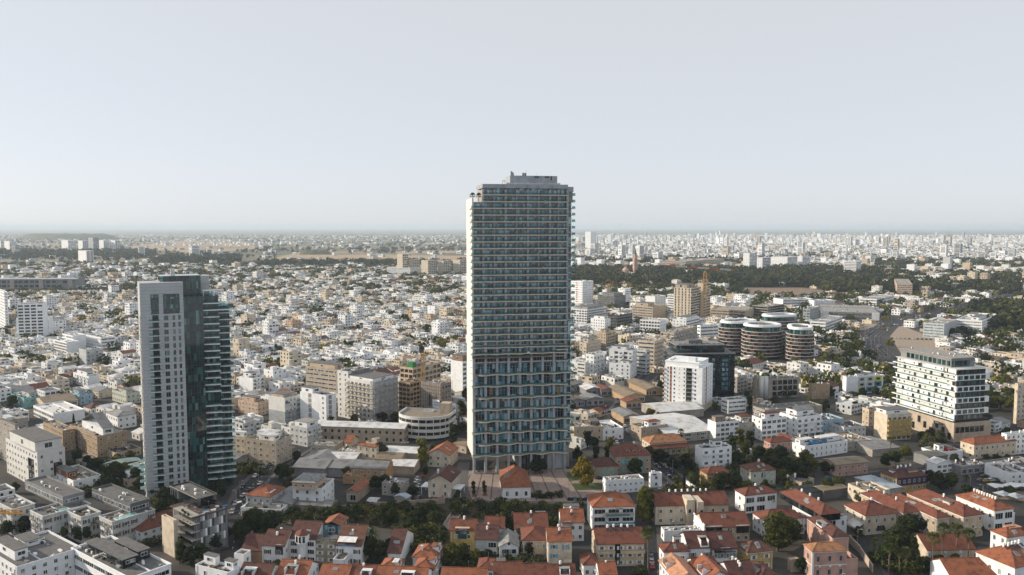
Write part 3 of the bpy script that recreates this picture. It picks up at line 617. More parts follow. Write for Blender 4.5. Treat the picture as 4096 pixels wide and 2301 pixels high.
    # glass box and pergola on the roof
    x0, y0, x1, y1 = L * .5, 6, L + 8.37, 19; o = MB().box(x0, y0, 93.3, x1, y1, h + 2.6, 'greenpane').build('glass_penthouse', root); f = MB()
    for i in range(int((x1 - x0) / 1.3) + 1): f.box(x0 + i * 1.3 - .05, y0 - .1, 93.3, x0 + i * 1.3 + .05, y0 - .001, h + 2.6, 'frame_dark')
    for k in range(5): f.box(x0, y0 - .13, 93.5 + k * 2.0, x1, y0 - .101, 93.65 + k * 2.0, 'frame_dark')
    f.build('mullion', o)['kind'] = 'stuff'
    MB().box(x1 + .1, 12, 90, x1 + 4.5, 18, h + 2.0, 'pale').build('lift_shaft', root)
    for x in (L + 9.00, L + 13.68):
        b = MB()
        for xx in (x, x + 4.2):
            for yy in (3.2, 7.2): b.box(xx, yy, 92.9, xx + .25, yy + .25, 95.3, 'frame_white')
        b.box(x - .2, 3.0, 95.3, x + 4.6, 7.6, 95.6, 'frame_white'); b.build('pergola', root)
    b = MB()
    for x in (8.5, 9.6): b.cyl(L * .75 + x - 8, 9, h + 2.6, h + 6, .45, 'metal', 8)
    b.build('flue', root)
    note(P, a, 24, L + 21.60, h, 'the grey stone tower', 4)
tower_left()

# ------------------------------------------------------------------ other landmark buildings
def stepped_block():                                   # the large white and grey block on the right
    a = 75.0; h = 43.0; P, L1, L2 = foot(3826, 1478, h, 3588, 3942, a, None, None); P, L1, L2 = P, L1, L2
    root = thing('apartment_block', 'angular white and grey apartment block with long stacked balconies and dark glass end', 'apartment block', (P[0], P[1], 0), rad(90 - a))
    MB().box(.6, .6, 13.0, L2 - .6, L1, h - .3, 'offwhite', (0,)).build('wall', root)
    MB().box(-.3, -.3, -.3, L2 + 5.5, L1, 11.5, 'beige', (0,)).build('podium', root)
    MB().box(.2, .2, 11.5, L2 + 4.8, L1, 12.9, 'black').build('podium_terrace', root)
    MB().box(2, 6, h - .3, L2 - 2, L1 - 1, h + 5.0, 'slate').build('penthouse', root)
    MB().box(1.5, 5.5, h + 5.0, L2 - 1.5, L1 - .8, h + 5.5, 'r_light').build('penthouse_roof', root)
    MB().box(-.6, -1.2, h - .28, L2 + 3.5, L1 + .4, h, 'offwhite').build('roof', root)
    nf = 9; fh = (h - 13) / nf
    for f in range(nf):
        z = 13 + f * fh
        # lit side: white bands of changing length with recessed grey stretches between
        off = [0, 6, 0, 12, 3, 0, 9, 0, 0][f]
        MB().box(-.9 if f % 2 == 0 else -.6, off * .6, z - .45, .59, L1 + (2.5 if f % 3 else 0), z + .05, 'chalk').build('balcony', root)
        MB().box(-.85 if f % 2 == 0 else -.55, off * .6 + .1, z + .051, -.78 if f % 2 == 0 else -.48, L1, z + 1.0, 'rail_clear').build('railing', root)
        segs = [(0.0, .26), (.34, .62), (.72, 1.0)] if f % 2 else [(.0, .12), (.2, .5), (.58, .86)]
        for s0, s1 in segs:
            if f in (0, 2, 3, 5, 8): MB().box(-.25, s0 * L1, z + .06, .595, s1 * L1, z + fh - .46, 'chalk').build('wall_panel', root)
        n = 11
        for i in range(n):
            y = L1 * (i + .5) / n
            big = (i * 2 + f) % 5 < 2
            if (i * 3 + f) % 4 == 0: continue
            add_window(root, (-.26 if f in (0, 2, 3, 5, 8) and any(s0 * L1 < y < s1 * L1 for s0, s1 in segs) else .59, y, z + (.1 if big else 1.3)), -math.pi / 2, 2.0 if big else .9, 2.5 if big else 1.0, 'frame_dark', 'greenpane' if R.random() < .5 else 'darkpane', None, False, False, 1)
        # shaded end: dark glass and white frames in turn
        if f % 2 == 0 or f == nf - 1:
            MB().box(.2, -.35, z, L2 - .2, .595, z + fh, 'frame_dark').build('dark_storey', root)
        else:
            MB().box(-.4, -.9, z, L2 + 2.6, .596, z + fh, 'white').build('white_storey', root)
        y = -.36 if (f % 2 == 0 or f == nf - 1) else -.91
        for i in range(5): add_window(root, (2.2 + i * (L2 - 4.4) / 4, y, z + .5), 0, (L2 - 4) / 5 - .2, 2.3, 'frame_dark', 'greenpane', None, False, False, 2)
    for i in range(6): add_window(root, (2.2 + i * (L2) / 6, -.31, 5.5), 0, 2.9, 3.4, 'frame_dark', 'darkpane', None, False, False, 2)
    for i in range(9): add_window(root, (-.31, 3 + i * (L1 - 5) / 9, 1.0 + (i % 3) * 2.4), -math.pi / 2, 2.4, 4.0, 'frame_dark', 'darkpane', None, False, False, 2)
    for i in range(10): add_window(root, (1.99, 8 + i * (L1 - 12) / 10, h + .6), -math.pi / 2, 2.6, 3.0, 'frame_dark', 'greenpane', None, False, False, 1)
    for i in range(6): add_window(root, (3.5 + i * 2.1, 5.99, h + .4), 0, 2.0, 3.4, 'frame_dark', 'greenpane', None, False, False, 1)
    o = MB().box(-.45, 8, 8.2, -.31, 14.5, 9.6, 'frame_dark').build('shop_sign', root); MB().box(-.5, 8.6, 8.5, -.451, 10.8, 9.3, 'yellow').box(-.5, 11.2, 8.5, -.451, 14.0, 9.3, 'chalk').build('lettering', o)
    for i in range(7): put('air_conditioner', ac_mesh(), root, (4 + R.random() * (L2 - 8), 9 + R.random() * (L1 - 12), h + 5.6))
    for i in range(12): z = 13.1 + R.randrange(nf) * fh; MB().cyl(-.8, R.uniform(1, L1 - 1), z, z + 1.1, .35, 'leaf_dark', 7, .15).build('planter', root)
    note(P, a, L1, L2 + 5, h, 'the angular white and grey block', 3)
stepped_block()
def white_tower():
    a = 29.0; h = 30.0; P, L1, L2 = foot(2810, 1476, h, 2658, 2852, a, None, None)
    root = thing('apartment_tower', 'white apartment tower with brown window strips and open balcony column', 'apartment block', (P[0], P[1], 0), rad(90 - a))
    MB().box(0, 0, -.3, L2, L1, h, 'chalk', (0,)).build('wall', root)
    MB().ring([(-.15, -.15), (L2 + .15, -.15), (L2 + .15, L1 + .15), (-.15, L1 + .15)], [(.01, .01), (L2 - .01, .01), (L2 - .01, L1 - .01), (.01, L1 - .01)], -.3, 4.6, 'cream').build('plinth', root)
    MB().box(1.5, 3, h, L2 - 1, L1, h + 3.1, 'chalk').build('top_storey', root); MB().box(1.2, 2.7, h + 3.1, L2 - .7, L1 + .2, h + 3.5, 'chalk').build('roof', root)
    MB().box(4, 6, h + 3.5, 9, 11, h + 6.3, 'white').build('stair_house', root)
    MB().hexa([(-.4, 1.0, h + 2.4), (5, .2, h + 2.4), (5, 5, h + 3.3), (-.4, 5, h + 3.3), (-.4, 1.0, h + 2.55), (5, .2, h + 2.55), (5, 5, h + 3.45), (-.4, 5, h + 3.45)], 'frame_white').build('canopy', root)
    for f in range(9):
        z = 4.8 + f * 2.82; w = L1
        MB().box(-.06, w * .80, z - .2, -.001, w * .85, z + 2.4, 'rust').build('brown_strip', root)
        for u, ww in ((.73, 1.1), (.60, .7), (.47, .9), (.18, 1.1), (.90, 1.0)): add_window(root, (0, w * u, z + .7), -math.pi / 2, ww, 1.35 if ww > .8 else .8, 'frame_white', 'darkpane', None, False, False, 0)
        MB().box(-.04, w * .27, z, .0, w * .42, z + 2.3, 'darkpane').build('balcony_recess', root)
        o = MB().box(-1.3, w * .27, z - .25, -.05, w * .42, z, 'stone').build('balcony', root); MB().box(-1.28, w * .275, z, -1.2, w * .415, z + .9, 'rail').build('railing', o)
        MB().box(-1.0, w * .98, z - .2, -.05, w * 1.03, z + 1.0, 'beige').build('corner_balcony', root)
        for u in (.2, .55, .8): add_window(root, (L2 * u, 0, z + .6), 0, 1.0, 1.4, 'frame_white', 'darkpane', None, False, False, 0)
        MB().box(L2 * .33, -.05, z - .2, L2 * .42, -.001, z + 2.4, 'rust').build('brown_strip', root)
    for i in range(4): put('water_tank', tank_mesh(), root, (3 + i * 3, L1 - 3, h + 3.5))
    note(P, a, L1, L2, h, 'the white tower with brown strips', 3)
white_tower()
def dark_block():
    a = 86.0; h = 34.0; P, L1, L2 = foot(2691, 1419, h, None, 2940, a, 26.0, None)
    root = thing('office_block', 'black glass office block behind the white tower with brown strips', 'office block', (P[0], P[1], 0), rad(90 - a))
    MB().box(0, 0, -.3, L2, L1, h, 'blackpane', (0,)).build('wall', root); b = MB()
    for i in range(int(L2 / 2.4) + 1): b.box(i * 2.4 - .12, -.14, 0, i * 2.4 + .12, -.001, h, 'black')
    for f in range(10): b.box(0, -.18, f * 3.45, L2, -.141, f * 3.45 + .9, 'black'); b.box(-.12, 0, f * 3.45, -.001, L1, f * 3.45 + .9, 'black')
    b.build('frame', root)
    MB().box(-.6, -.6, h, L2 + .6, L1, h + .5, 'dgrey').build('roof_edge', root)
    MB().box(4, 5, h + .5, L2 - 6, L1 - 1, h + 5.6, 'blackpane').build('setback_storey', root)
    MB().box(3.6, 4.6, h + 5.6, L2 - 5.6, L1 - .5, h + 6.2, 'slate').build('roof', root)
    MB().box(14, 8, h + 6.2, 24, 16, h + 9, 'dgrey').build('machine_room', root)
    for i in range(9): MB().box(6 + i * 3.6, 7, h + 6.2, 8.5 + i * 3.6, 8.5, h + 7.0, 'r_light').build('roof_unit', root)
    for f in range(2, 9):
        for i in (12, 15, 16): MB().box(i * 2.4 + .2, -.05, f * 3.45 + 1.0, i * 2.4 + 2.2, -.002, f * 3.45 + 3.3, 'bluepane').build('window', root)
    note(P, a, L1, L2, h + 8, 'the black glass office block', 3)
dark_block()
def stadium(cx, cy, r, ln, ang, n=14):
    ca, sa = math.cos(ang), math.sin(ang); pts = []
    for i in range(n + 1): t = -math.pi / 2 + math.pi * i / n; pts.append((ln / 2 + r * math.cos(t), r * math.sin(t)))
    for i in range(n + 1): t = math.pi / 2 + math.pi * i / n; pts.append((-ln / 2 + r * math.cos(t), r * math.sin(t)))
    return [(cx + x * ca - y * sa, cy + x * sa + y * ca) for x, y in pts]
def round_tower(label, xc, yb, r, ln, ang, nf, seed):
    X, Y = at(xc, yb); Y += r; root = thing('round_office_tower', label, 'office tower', (X, Y, 0), 0, 'round brick and glass office towers'); fh = 3.3; rg = random.Random(seed)
    P = lambda d: stadium(0, 0, r + d, ln, ang)
    p0 = P(0); H = nf * fh
    b = MB().prism(p0, -.3, H, 'blackpane', 'r_grey'); b.build('glass_body', root)
    n = len(p0)
    for f in range(nf):
        z = f * fh + (4 - fh if f == 0 else 0)
        MB().ring(P(.7), P(-.05), f * fh + fh - .50, f * fh + fh - .10, 'offwhite').build('floor_ring', root)
        pp, pi_ = P(.25), P(.02); b = MB()
        if f:
            for i in range(n):
                if (i * 7 + f * 3 + seed) % 5 < 2 + (f % 2): j = (i + 1) % n; b.hexa([pp[i] + (f * fh,), pp[j] + (f * fh,), pi_[j] + (f * fh,), pi_[i] + (f * fh,), pp[i] + (f * fh + fh - .56,), pp[j] + (f * fh + fh - .56,), pi_[j] + (f * fh + fh - .56,), pi_[i] + (f * fh + fh - .56,)], 'brick')
            if b.v: b.build('brick_panel', root)
    MB().prism(P(-2.0), H, H + 4.2, 'greenpane', 'r_grey').build('setback_storey', root)
    MB().ring(P(-.9), P(-4.0), H + 4.2, H + 5.4, 'chalk').build('crown_ring', root); MB().ring(P(-1.6), P(-4.6), H + 5.41, H + 6.4, 'chalk').build('crown_ring', root)
    MB().prism(P(-5), H + 4.3, H + 5.0, 'r_grey').build('roof', root)
    for i in range(5): x, y = rg.uniform(-ln / 2 - 2, ln / 2 + 2), rg.uniform(-2, 2); MB().box(x, y, H + 5, x + 1.6, y + 1.2, H + 6.3, 'r_light').build('roof_unit', root)
    x0, y0, x1, y1 = -r - ln / 2, -r, r + ln / 2, r; note((X + x0, Y + y0), 90, y1 - y0, x1 - x0, H, label, 4)
round_tower('broad round office tower with white rings, between its two companions', 3068, 1440, 16.5, 5, .3, 8, 1)
round_tower('slim round office tower with white rings, at the right end of its cluster', 3215, 1449, 12.0, 14, 1.3, 8, 2)
round_tower('rounded office tower at the left end of the ringed cluster', 2966, 1418, 13.0, 16, .5, 8, 3)
round_tower('rounded office tower half hidden behind the two front ringed towers', 3130, 1385, 13.0, 14, .3, 8, 5)
def curved_block():
    X, Y = at(1690, 1768); r = 16.0; Y += 14; root = thing('curved_building', 'white building with a rounded front and ribbon windows near the scaffolded block', 'building', (X, Y, 0), rad(-12))
    pts = lambda d: [(r + d, 12)] + [((r + d) * math.cos(t), -(r * .75 + d) * math.sin(t)) for t in np.linspace(0, math.pi, 19)] + [(-r - d, 12)]
    pts = (lambda g: (lambda d: g(d)[::-1]))(pts)
    MB().prism(pts(-.5), -.3, 13, 'darkpane', 'r_tan').build('glass_body', root)
    for k in range(4): z = 1.2 + k * 3.7; MB().ring(pts(0), pts(-.6), z + (0 if k < 3 else .0), z + 1.75, 'offwhite').build('white_band', root)
    for k in range(3):
        for t in np.linspace(.15, math.pi - .15, 11): x, y = r * math.cos(t) * .985, -r * .75 * math.sin(t) * .985; MB().box(x - .18, y - .18, 2.9 + k * 3.7, x + .18, y + .18, 4.95 + k * 3.7, 'offwhite').build('mullion', root)
    MB().box(8, 5, 13, 14, 11, 19, 'beige').build('stair_house', root); MB().ring([(-3, 6), (3, 6), (3, 10), (-3, 10)], [(-2.8, 6.2), (2.8, 6.2), (2.8, 9.8), (-2.8, 9.8)], 13, 13.8, 'offwhite').build('roof_kerb', root)
    note((X - 16, Y - 13), 90, 26, 32, 13, 'the curved white building', 2)
curved_block()
def crane(name, label, x, yb, top, jib0, jib1, mat, w=1.8, jibmat=None):
    X, Y = at(x, yb); root = thing(name, label, 'crane', (X, Y, 0)); H = zy(top, Y)
    b = MB(); s_ = w / 2; n = int(H / w)
    for a_, c_ in ((-s_, -s_), (s_, -s_), (s_, s_), (-s_, s_)): b.bar((a_, c_, 0), (a_, c_, H), .2 + w * .035, mat)
    for i in range(n):
        z0, z1 = H * i / n, H * (i + 1) / n; k = 1 if i % 2 else -1
        b.bar((-s_ * k, -s_, z0), (s_ * k, -s_, z1), .2, mat); b.bar((-s_, -s_ * k, z0), (-s_, s_ * k, z1), .2, mat); b.bar((s_, -s_ * k, z0), (s_, s_ * k, z1), .2, mat)
    b.build('mast', root)
    if jib0 is not None:
        hz = H - 3.5; A, Bq = jib0, jib1; L = math.dist(A, Bq); b = MB(); n = max(6, int(L / 2.4)); jm = jibmat or mat
        g = lambda t: Vector((A[0] + (Bq[0] - A[0]) * t, A[1] + (Bq[1] - A[1]) * t, A[2] + (Bq[2] - A[2]) * t))
        for i in range(n):
            p0, p1 = g(i / n), g((i + 1) / n); m_ = jm if (i // 6) % 2 == 0 else ('chalk' if jibmat else mat)
            t_ = .26 + w * .03; b.bar(p0, p1, t_, m_); b.bar(p0 + Vector((0, .8, 0)), p1 + Vector((0, .8, 0)), t_, m_); b.bar(p0 + Vector((0, .4, 1.5)), p1 + Vector((0, .4, 1.5)), .3, m_); b.bar(p0, p1 + Vector((0, .4, 1.5)), .18, m_); b.bar(p1 + Vector((0, .4, 1.5)), p1 + Vector((0, .8, 0)), .18, m_)
        b.build('jib', root); MB().box(-1, -1, H, 1, 1, H + 1.8, mat).build('cab', root)
    return root, H
def jibw(root_loc, pts):                               # jib ends given in the picture at the crane's distance
    return pts
# ------------------------------------------------------------------ placed buildings, row by row (picture position of the near roof corner, height, ends of its two faces, turn)
H3 = 'wings of the shuttered stone hotel'
hotel = dict(wall='pale', L='s', Rr='s', fl=3, band='offwhite', top='r_grey', cornice='offwhite', bay=3.2, tanks=0, sh='sh_brown', group=H3)
def portico(b, y=2.4):                                 # stacked stone balconies on the short face
    for k in (3.6, 7.1):
        o = put('balcony', balcony_mesh(3.2, 1.4, 'offwhite', 'offwhite'), b['root'], (0, b['L1'] / 2, k), -math.pi / 2)
    for s_ in (-1.4, 1.4): MB().cyl(-1.25, b['L1'] / 2 + s_, 3.6, 7.0, .13, 'offwhite', 8).build('column', b['root'])
def pool(b, x0, y0, x1, y1, z):
    o = MB().ring([(x0, y0), (x1, y0), (x1, y1), (x0, y1)], [(x0 + .3, y0 + .3), (x1 - .3, y0 + .3), (x1 - .3, y1 - .3), (x0 + .3, y1 - .3)], z - .3, z, 'offwhite').build('roof_pool', b['root'])
    MB().box(x0 + .3, y0 + .3, z - .4, x1 - .3, y1 - .3, z - .12, 'pool').build('water_surface', o)
B('apartment_house', 'weathered white four storey house with roof terraces, lowest at the left edge', 67, 2268, 12, -60, 326, 37, wall='white', top='r_grey', Rr='p', fl=4, rooms=((.12, .3, .32, .95, 2.6, 'white'), (.45, .65, .7, 1.0, 1.2, 'white')), acs=3, tanks=2, cat='house')
b = B('hotel', 'hotel wing with the yellow crane arm before it', 48, 2037, 11, -30, 140, 37, **hotel); portico(b)
b = B('hotel', 'hotel wing with small palms and a dark roof storey', 171, 2065, 11, 120, 363, 37, **hotel); portico(b); pool(b, 6, 1.2, 11, 4, 10.6)
B('penthouse', 'dark grey flat roofed storey with planted roof above the shuttered hotel', 251, 1987, 14.5, 99, 338, 37, wall='slate', top='r_grey', L='d', Rr='t', fl=1, z0=10.4, gl='pane', acs=5, tanks=0, fine=False, into=b)
b = B('hotel', 'narrow hotel wing with a planted roof and palms at its foot', 324, 2068, 11, 270, 403, 37, **{**hotel, 'top': 'soil'}); portico(b)
b = B('hotel', 'hotel wing with a turquoise roof pool', 449, 2087, 11, 396, 620, 37, **hotel); portico(b); pool(b, 2.5, 1.2, 11, 4.4, 10.6)
B('penthouse', 'dark brick roof storey with solar units above the hotel wing with the pool', 521, 2016, 14.5, 367, 601, 37, wall='dgrey', top='r_grey', L='d', Rr='t', fl=1, z0=10.4, acs=7, tanks=0, fine=False, into=b)
B('house', 'low modern white house with a rust brown roof box', 293, 1924, 6.5, 205, 404, 40, wall='chalk', top='r_tan', rooms=((.0, .25, .35, .95, 2.6, 'rust'),), tanks=0, fl=2, bay=5)
b = B('office_block', 'pale stone block with a tall recessed glass atrium', 148, 1811, 18, 22, 259, 40, wall='offwhite', top='r_light', fl=5, L='p', Rr='p', bay=3.6, rooms=((.0, .05, .95, .85, 4.5, 'offwhite'),), tanks=0, fine=False)
MB().box(-.05, 4.5, 2.0, .04, 12.0, 13.6, 'darkpane').build('atrium_glass', b['root']); MB().box(7, -.05, 5, 11, .03, 11.5, 'darkpane').build('tall_window', b['root'])
MB().box(-2.6, 3.0, 2.2, -.06, 12.5, 2.7, 'offwhite').build('entrance_canopy', b['root'])
B('concrete_block', 'grey concrete block with masts on its roof, behind the pale stone atrium block', 82, 1727, 20, -60, 122, 40, wall='concrete', top='r_grey', L='p', Rr='n', bay=6, acs=4, rooms=((.2, .2, .5, .6, 1.5, 'concrete'),))
b = B('apartment_house', 'brown brick block with a white gabled hut on its roof', 388, 1746, 12, 278, 507, 42, wall='tan', top='r_light', fl=4, L='p', Rr='p', bay=3.4, rooms=((.25, .05, .6, .8, 3.0, 'white', 'R', 'm_grey'),), cat='house')
B('apartment_house', 'brown flat roofed block with a walled roof court left of the gabled roof hut', 250, 1723, 12, 172, 300, 42, wall='tan', top='r_tan', fl=4, cat='house')
for x_, y_, lab in ((430, 1868, 'first'), (505, 1880, 'second'), (470, 1912, 'third')):
    P_ = at(x_, y_, 4); root = thing('shade_canopy', 'grey green shade roof over the parking yard, %s from the far side' % lab, 'canopy', (P_[0], P_[1], 0), rad(48), 'shade roofs over the parking yard'); b_ = MB()
    for i in range(6): xa, xb = i * 3.0, (i + 1) * 3.0; za, zb = 3.4 + .8 * math.sin(math.pi * i / 6), 3.4 + .8 * math.sin(math.pi * (i + 1) / 6); b_.hexa([(xa, 0, za), (xb, 0, zb), (xb, 9, zb), (xa, 9, za), (xa, 0, za + .12), (xb, 0, zb + .12), (xb, 9, zb + .12), (xa, 9, za + .12)], 'm_teal')
    b_.build('roof', root)
    for xx in (1, 9, 17):
        for yy in (.6, 8.4): MB().cyl(xx, yy, -.2, 3.7, .1, 'metal', 6).build('post', root)
B('house', 'white house under a red tiled roof beside the dark planted block', 566, 2127, 5.5, 497, None, 37, dr=20, wall='white', roof='hip', tile='t_red', L='p', Rr='p', pitch=.4)
b = B('apartment_house', 'dark planted apartment block with a roof deck and grey penthouse', 780, 2066, 16, 690, 910, 42, wall='dgrey', top='deck', fl=5, L='n', Rr='n', cat='apartment block', tanks=0, par=.2)
for f in range(5):
    z = 1.2 + f * 3.1; rt = b['root']; W, D = b['L2'], b['L1']
    o = MB().box(-1.8, -.8, z + 2.55, 1.5, D * .75, z + 2.8, 'concrete').build('balcony', rt)
    MB().box(-.05, .3, z, -.002, D * .7, z + 2.5, 'darkpane').build('balcony_glass', rt)
    n = 11
    for i in range(n):
        x = 2.0 + (W - 3) * i / n; w = (W - 3) / n - .12; t = (i * 2 + f) % 5
        MB().box(x, -.16, z - .1, x + w, -.003, z + 2.85, ('slate', 'white', 'slate', 'frame_dark', 'grey')[t] if f else 'slate').build('facade_panel', rt)
for i in range(9): MB().cyl(-1.2 + R.uniform(-.4, .5), 1 + i * .9, 15.9 if i % 3 else 12, 17.2 if i % 3 else 13.6, .6, 'leaf_dark', 7, .2).build('planting', b['root'])
MB().box(-1.2, -1.1, 15.7, b['L2'] + 1, b['L1'], 16.05, 'deck').build('roof_deck', b['root'])
for x, y, c in ((4, 1, 'blueplastic'), (12, 1.2, 'blueplastic'), (7, .5, 'frame_white'), (18, 1, 'frame_white')): MB().box(x, y, 16.06, x + 1.8, y + .8, 16.5, c).build('sun_lounger', b['root'])
B('penthouse', 'grey flat roofed penthouse with cooling units on the dark planted block', 788, 1994, 20, 680, 866, 42, wall='darkpane', top='r_grey', L='n', Rr='n', tanks=0, acs=6, par=.5, cornice='concrete', z0=16.3, into=b)
B('stair_tower', 'pale plaster stair tower at the corner of the dark planted block', 694, 2083, 14.5, 646, 709, 40, wall='cream', L='n', Rr='n', tanks=0, cat='tower', top='r_dark', into=b)
B('house', 'white modernist house with flat roof slabs and a long garden front', 520, 2312, 12, 285, 684, 37, wall='chalk', top='r_grey', L='t', Rr='t', fl=3, rooms=((.2, .25, .58, .85, 2.2, 'darkpane', 'flat', 'r_grey'), (.66, .3, .95, .7, 2.4, 'darkpane', 'flat', 'r_grey')), tanks=0, acs=4, cornice='chalk')
B('house', 'pink topped unfinished house with bare reinforcing rods', 400, 2262, 9, 270, 520, 37, wall='cream', top='r_tan', rooms=((.5, .6, .95, .95, 1.0, 'cream'),), tanks=0)
b = B('house', 'white house with rounded roof parapets and a long slatted deck', 914, 2290, 10, 781, 960, 25, wall='chalk', top='deck', L='p', Rr='p', rooms=((.55, .05, .95, .3, 2.2, 'chalk'), (.6, .6, .98, .95, 2.4, 'chalk')), tanks=0)
B('house', 'white two storey box with ivy and a flat grey roof', 975, 2218, 8, 936, 1003, 17, wall='chalk', top='r_light', tanks=0, L='n', bay=4)

B('house', 'maroon roofed house with a pale wall cut by the left edge', 48, 2232, 6, -40, None, 37, dr=9, wall='cream', roof='hip', tile='t_maroon')
B('workshop', 'low building with a flat dark grey roof left of the stone tower', 461, 1812, 4, None, 565, 42, dl=13, wall='sand', top='r_dark', tanks=0)
B('workshop', 'low grey shed by the street behind the stone tower', 945, 1838, 4, 880, None, 20, dr=10, wall='concrete', roof='L', tile='m_grey', L='n', Rr='n', pitch=.15)
# the low blocks between the two towers
b = B('shop', 'long low white shop with dark lettering along its front and graffiti at one end', 1121, 2039, 4, 962, None, 10, dr=13, wall='chalk', top='r_grey', L='n', Rr='n', tanks=0, par=.4)
for i in range(30):
    if i % 8 in (3, 7): continue
    y = b['L1'] * (.05 + .58 * i / 30); rt = b['root']
    o = MB().box(-.05, y, 3.0, -.003, y + .09, 3.45, 'frame_dark'); o.box(-.05, y + .1, 3.36, -.003, y + .3, 3.45, 'frame_dark')
    if i % 2: o.box(-.05, y + .22, 3.0, -.0031, y + .3, 3.359, 'frame_dark')
    o.build('letter', rt)
for u in (.07, .2, .34, .48): add_window(b['root'], (0, b['L1'] * u, .9), -math.pi / 2, 2.2, 1.5, 'frame_white', 'darkpane')
MB().box(-.04, b['L1'] * .68, .2, -.002, b['L1'] * .97, 2.4, 'orange').build('graffiti_panel', b['root'])
B('house', 'two tiered red hipped roof house beside the parking street', 1083, 1990, 7, 983, None, 12, dr=13, wall='pale', roof='hip', tile='t_orange', rooms=((.15, .1, .5, .35, 1.2, 'white', 'flat', 'r_white'),), fl=2)
b = B('house', 'white three storey house with a grey hipped roof and peach top floor', 1288, 1953, 10, 1170, None, 9, dr=14, wall='white', top='r_light', fl=3, tanks=0, bay=4.4)
B('roof_storey', 'peach roof storey with a grey slate hip on the white house', 1258, 1934, 12.8, 1168, None, 9, dr=13, wall='peach', roof='hip', tile='t_grey', fl=1, z0=10.2, cat='house', pitch=.3, into=b)
SH = 'corrugated roofed sheds of the yard'
for (x_, y_, xl_, dr_, h_, m_, w_, lab, kd) in ((1165, 2018, 1072, 22, 4, 'm_grey', 'concrete', 'grey corrugated shed beside the lettered shop', 'L'), (1320, 2028, 1165, 8, 3, 'm_grey', 'stone', 'low grey lean roof along the stone wall below the peach topped house', 'R'), (1300, 1876, 1172, 18, 4.5, 'm_grey', 'graffiti', 'grey shed with graffiti along its front', 'R'), (1402, 1876, 1305, 16, 4.5, 'm_grey', 'graffiti', 'grey shed next to the orange block with graffiti', 'R'), (1330, 1850, 1200, 16, 5, 'm_grey', 'concrete', 'pitched slate grey workshop behind the graffiti sheds', 'L'), (1420, 1838, 1290, 12, 5, 'm_white', 'concrete', 'shed with a bright white sheet roof behind the graffiti row', 'R'),
    (1600, 1842, 1500, 14, 5, 'm_tan', 'beige', 'shed with a dull brown sheet roof near the tall street tree', 'R'), (1668, 1815, 1530, 12, 5.5, 'm_white', 'beige', 'long shed with a white sheet roof beside the tall street tree', 'R'), (1655, 1868, 1560, 12, 4, 'm_white', 'beige', 'small shed with pale sheets in front of the tall street tree', 'R')):
    B('shed', lab, x_, y_, h_, xl_, None, 9, dr=dr_, wall=w_, roof={'R': 'L', 'L': 'R'}[kd], tile=m_, L='n', Rr='n', pitch=.22, group=SH)
B('house', 'orange plaster house under a weathered grey sheet roof', 1544, 1878, 7, 1405, None, 8, dr=12, wall='orange', roof='L', tile='m_grey', L='p', Rr='n', pitch=.35, fl=2)
B('house', 'orange annex in front of the grey sheet roofed house', 1490, 1908, 4, 1372, None, 8, dr=9, wall='orange', tanks=0)
B('house', 'tall cream house with an orange hipped roof among flat workshops', 1505, 1789, 10, 1430, 1514, 20, wall='cream', roof='hip', tile='t_orange', fl=3, L='a')
B('house', 'flat roofed beige workshop left of the tall cream house', 1432, 1812, 6, 1343, None, 12, dr=16, wall='beige', tanks=2)
B('house', 'grey workshop with a pale flat roof behind the sheds', 1336, 1785, 6, 1240, None, 12, dr=12, wall='concrete', tanks=0, L='p', Rr='n')
B('house', 'tiny brick gabled house behind the grey workshop', 1405, 1772, 8, 1378, None, 12, dr=10, wall='sand', roof='L', tile='t_orange')
b = B('apartment_house', 'large beige four storey block with white roof sheds and grass', 1104, 1766, 13, 981, 1166, 20, wall='beige', top='r_tan', fl=4, L='p', Rr='p', bay=3.3, rooms=((.1, .12, .5, .6, 2.2, 'frame_white', 'flat', 'm_white'), (.55, .3, .95, .9, 2.2, 'white', 'flat', 'm_white')), acs=6, tanks=2, cat='apartment block')
B('apartment_house', 'yellowish four storey block left of the large beige block', 980, 1749, 13, 905, 1000, 20, wall='sand', top='r_light', fl=4, acs=5, tanks=2, rooms=((.1, .1, .8, .7, 2.2, 'white', 'flat', 'm_white'),), cat='apartment block')
B('row_house', 'long beige row with ribbed white roof across the street', 1616, 1717, 8.5, 1235, None, 8, dr=13, wall='beige', roof='L', tile='m_white', fl=2, L='p', Rr='p', pitch=.2, bay=4, fr='frame_dark', gl='darkpane')
b = B('apartment_house', 'grey and white corner house with an open roof room', 1229, 1713, 11, 1160, 1284, 32, wall='pale', top='r_grey', fl=3, rooms=((.1, .1, .9, .8, 2.5, 'white', 'flat', 'r_light'),), bal=(1.2, 2, '', 'w', 'offwhite'), cat='house')
b = B('apartment_block', 'white slab block with two recessed window columns', 1304, 1582, 20, 1200, 1344, 32, wall='chalk', top='r_light', fl=6, L='n', Rr='n', rooms=((.1, .55, .9, .98, 2.8, 'chalk'),))
for f in range(6):
    for u in (.30, .34): pass
    MB().box(-.04, b['L1'] * .56, 1.2 + f * 3.15, -.001, b['L1'] * .68, 3.9 + f * 3.15, 'sh_grey').build('stair_window', b['root'])
    add_window(b['root'], (0, b['L1'] * .12, 1.6 + f * 3.15), -math.pi / 2, 1.0, 1.3, 'frame_grey', 'darkpane', None, False, False, 0)
    MB().box(b['L2'] * .25, -.05, 1.2 + f * 3.15, b['L2'] * .55, -.001, 3.9 + f * 3.15, 'sh_grey').build('stair_window', b['root'])
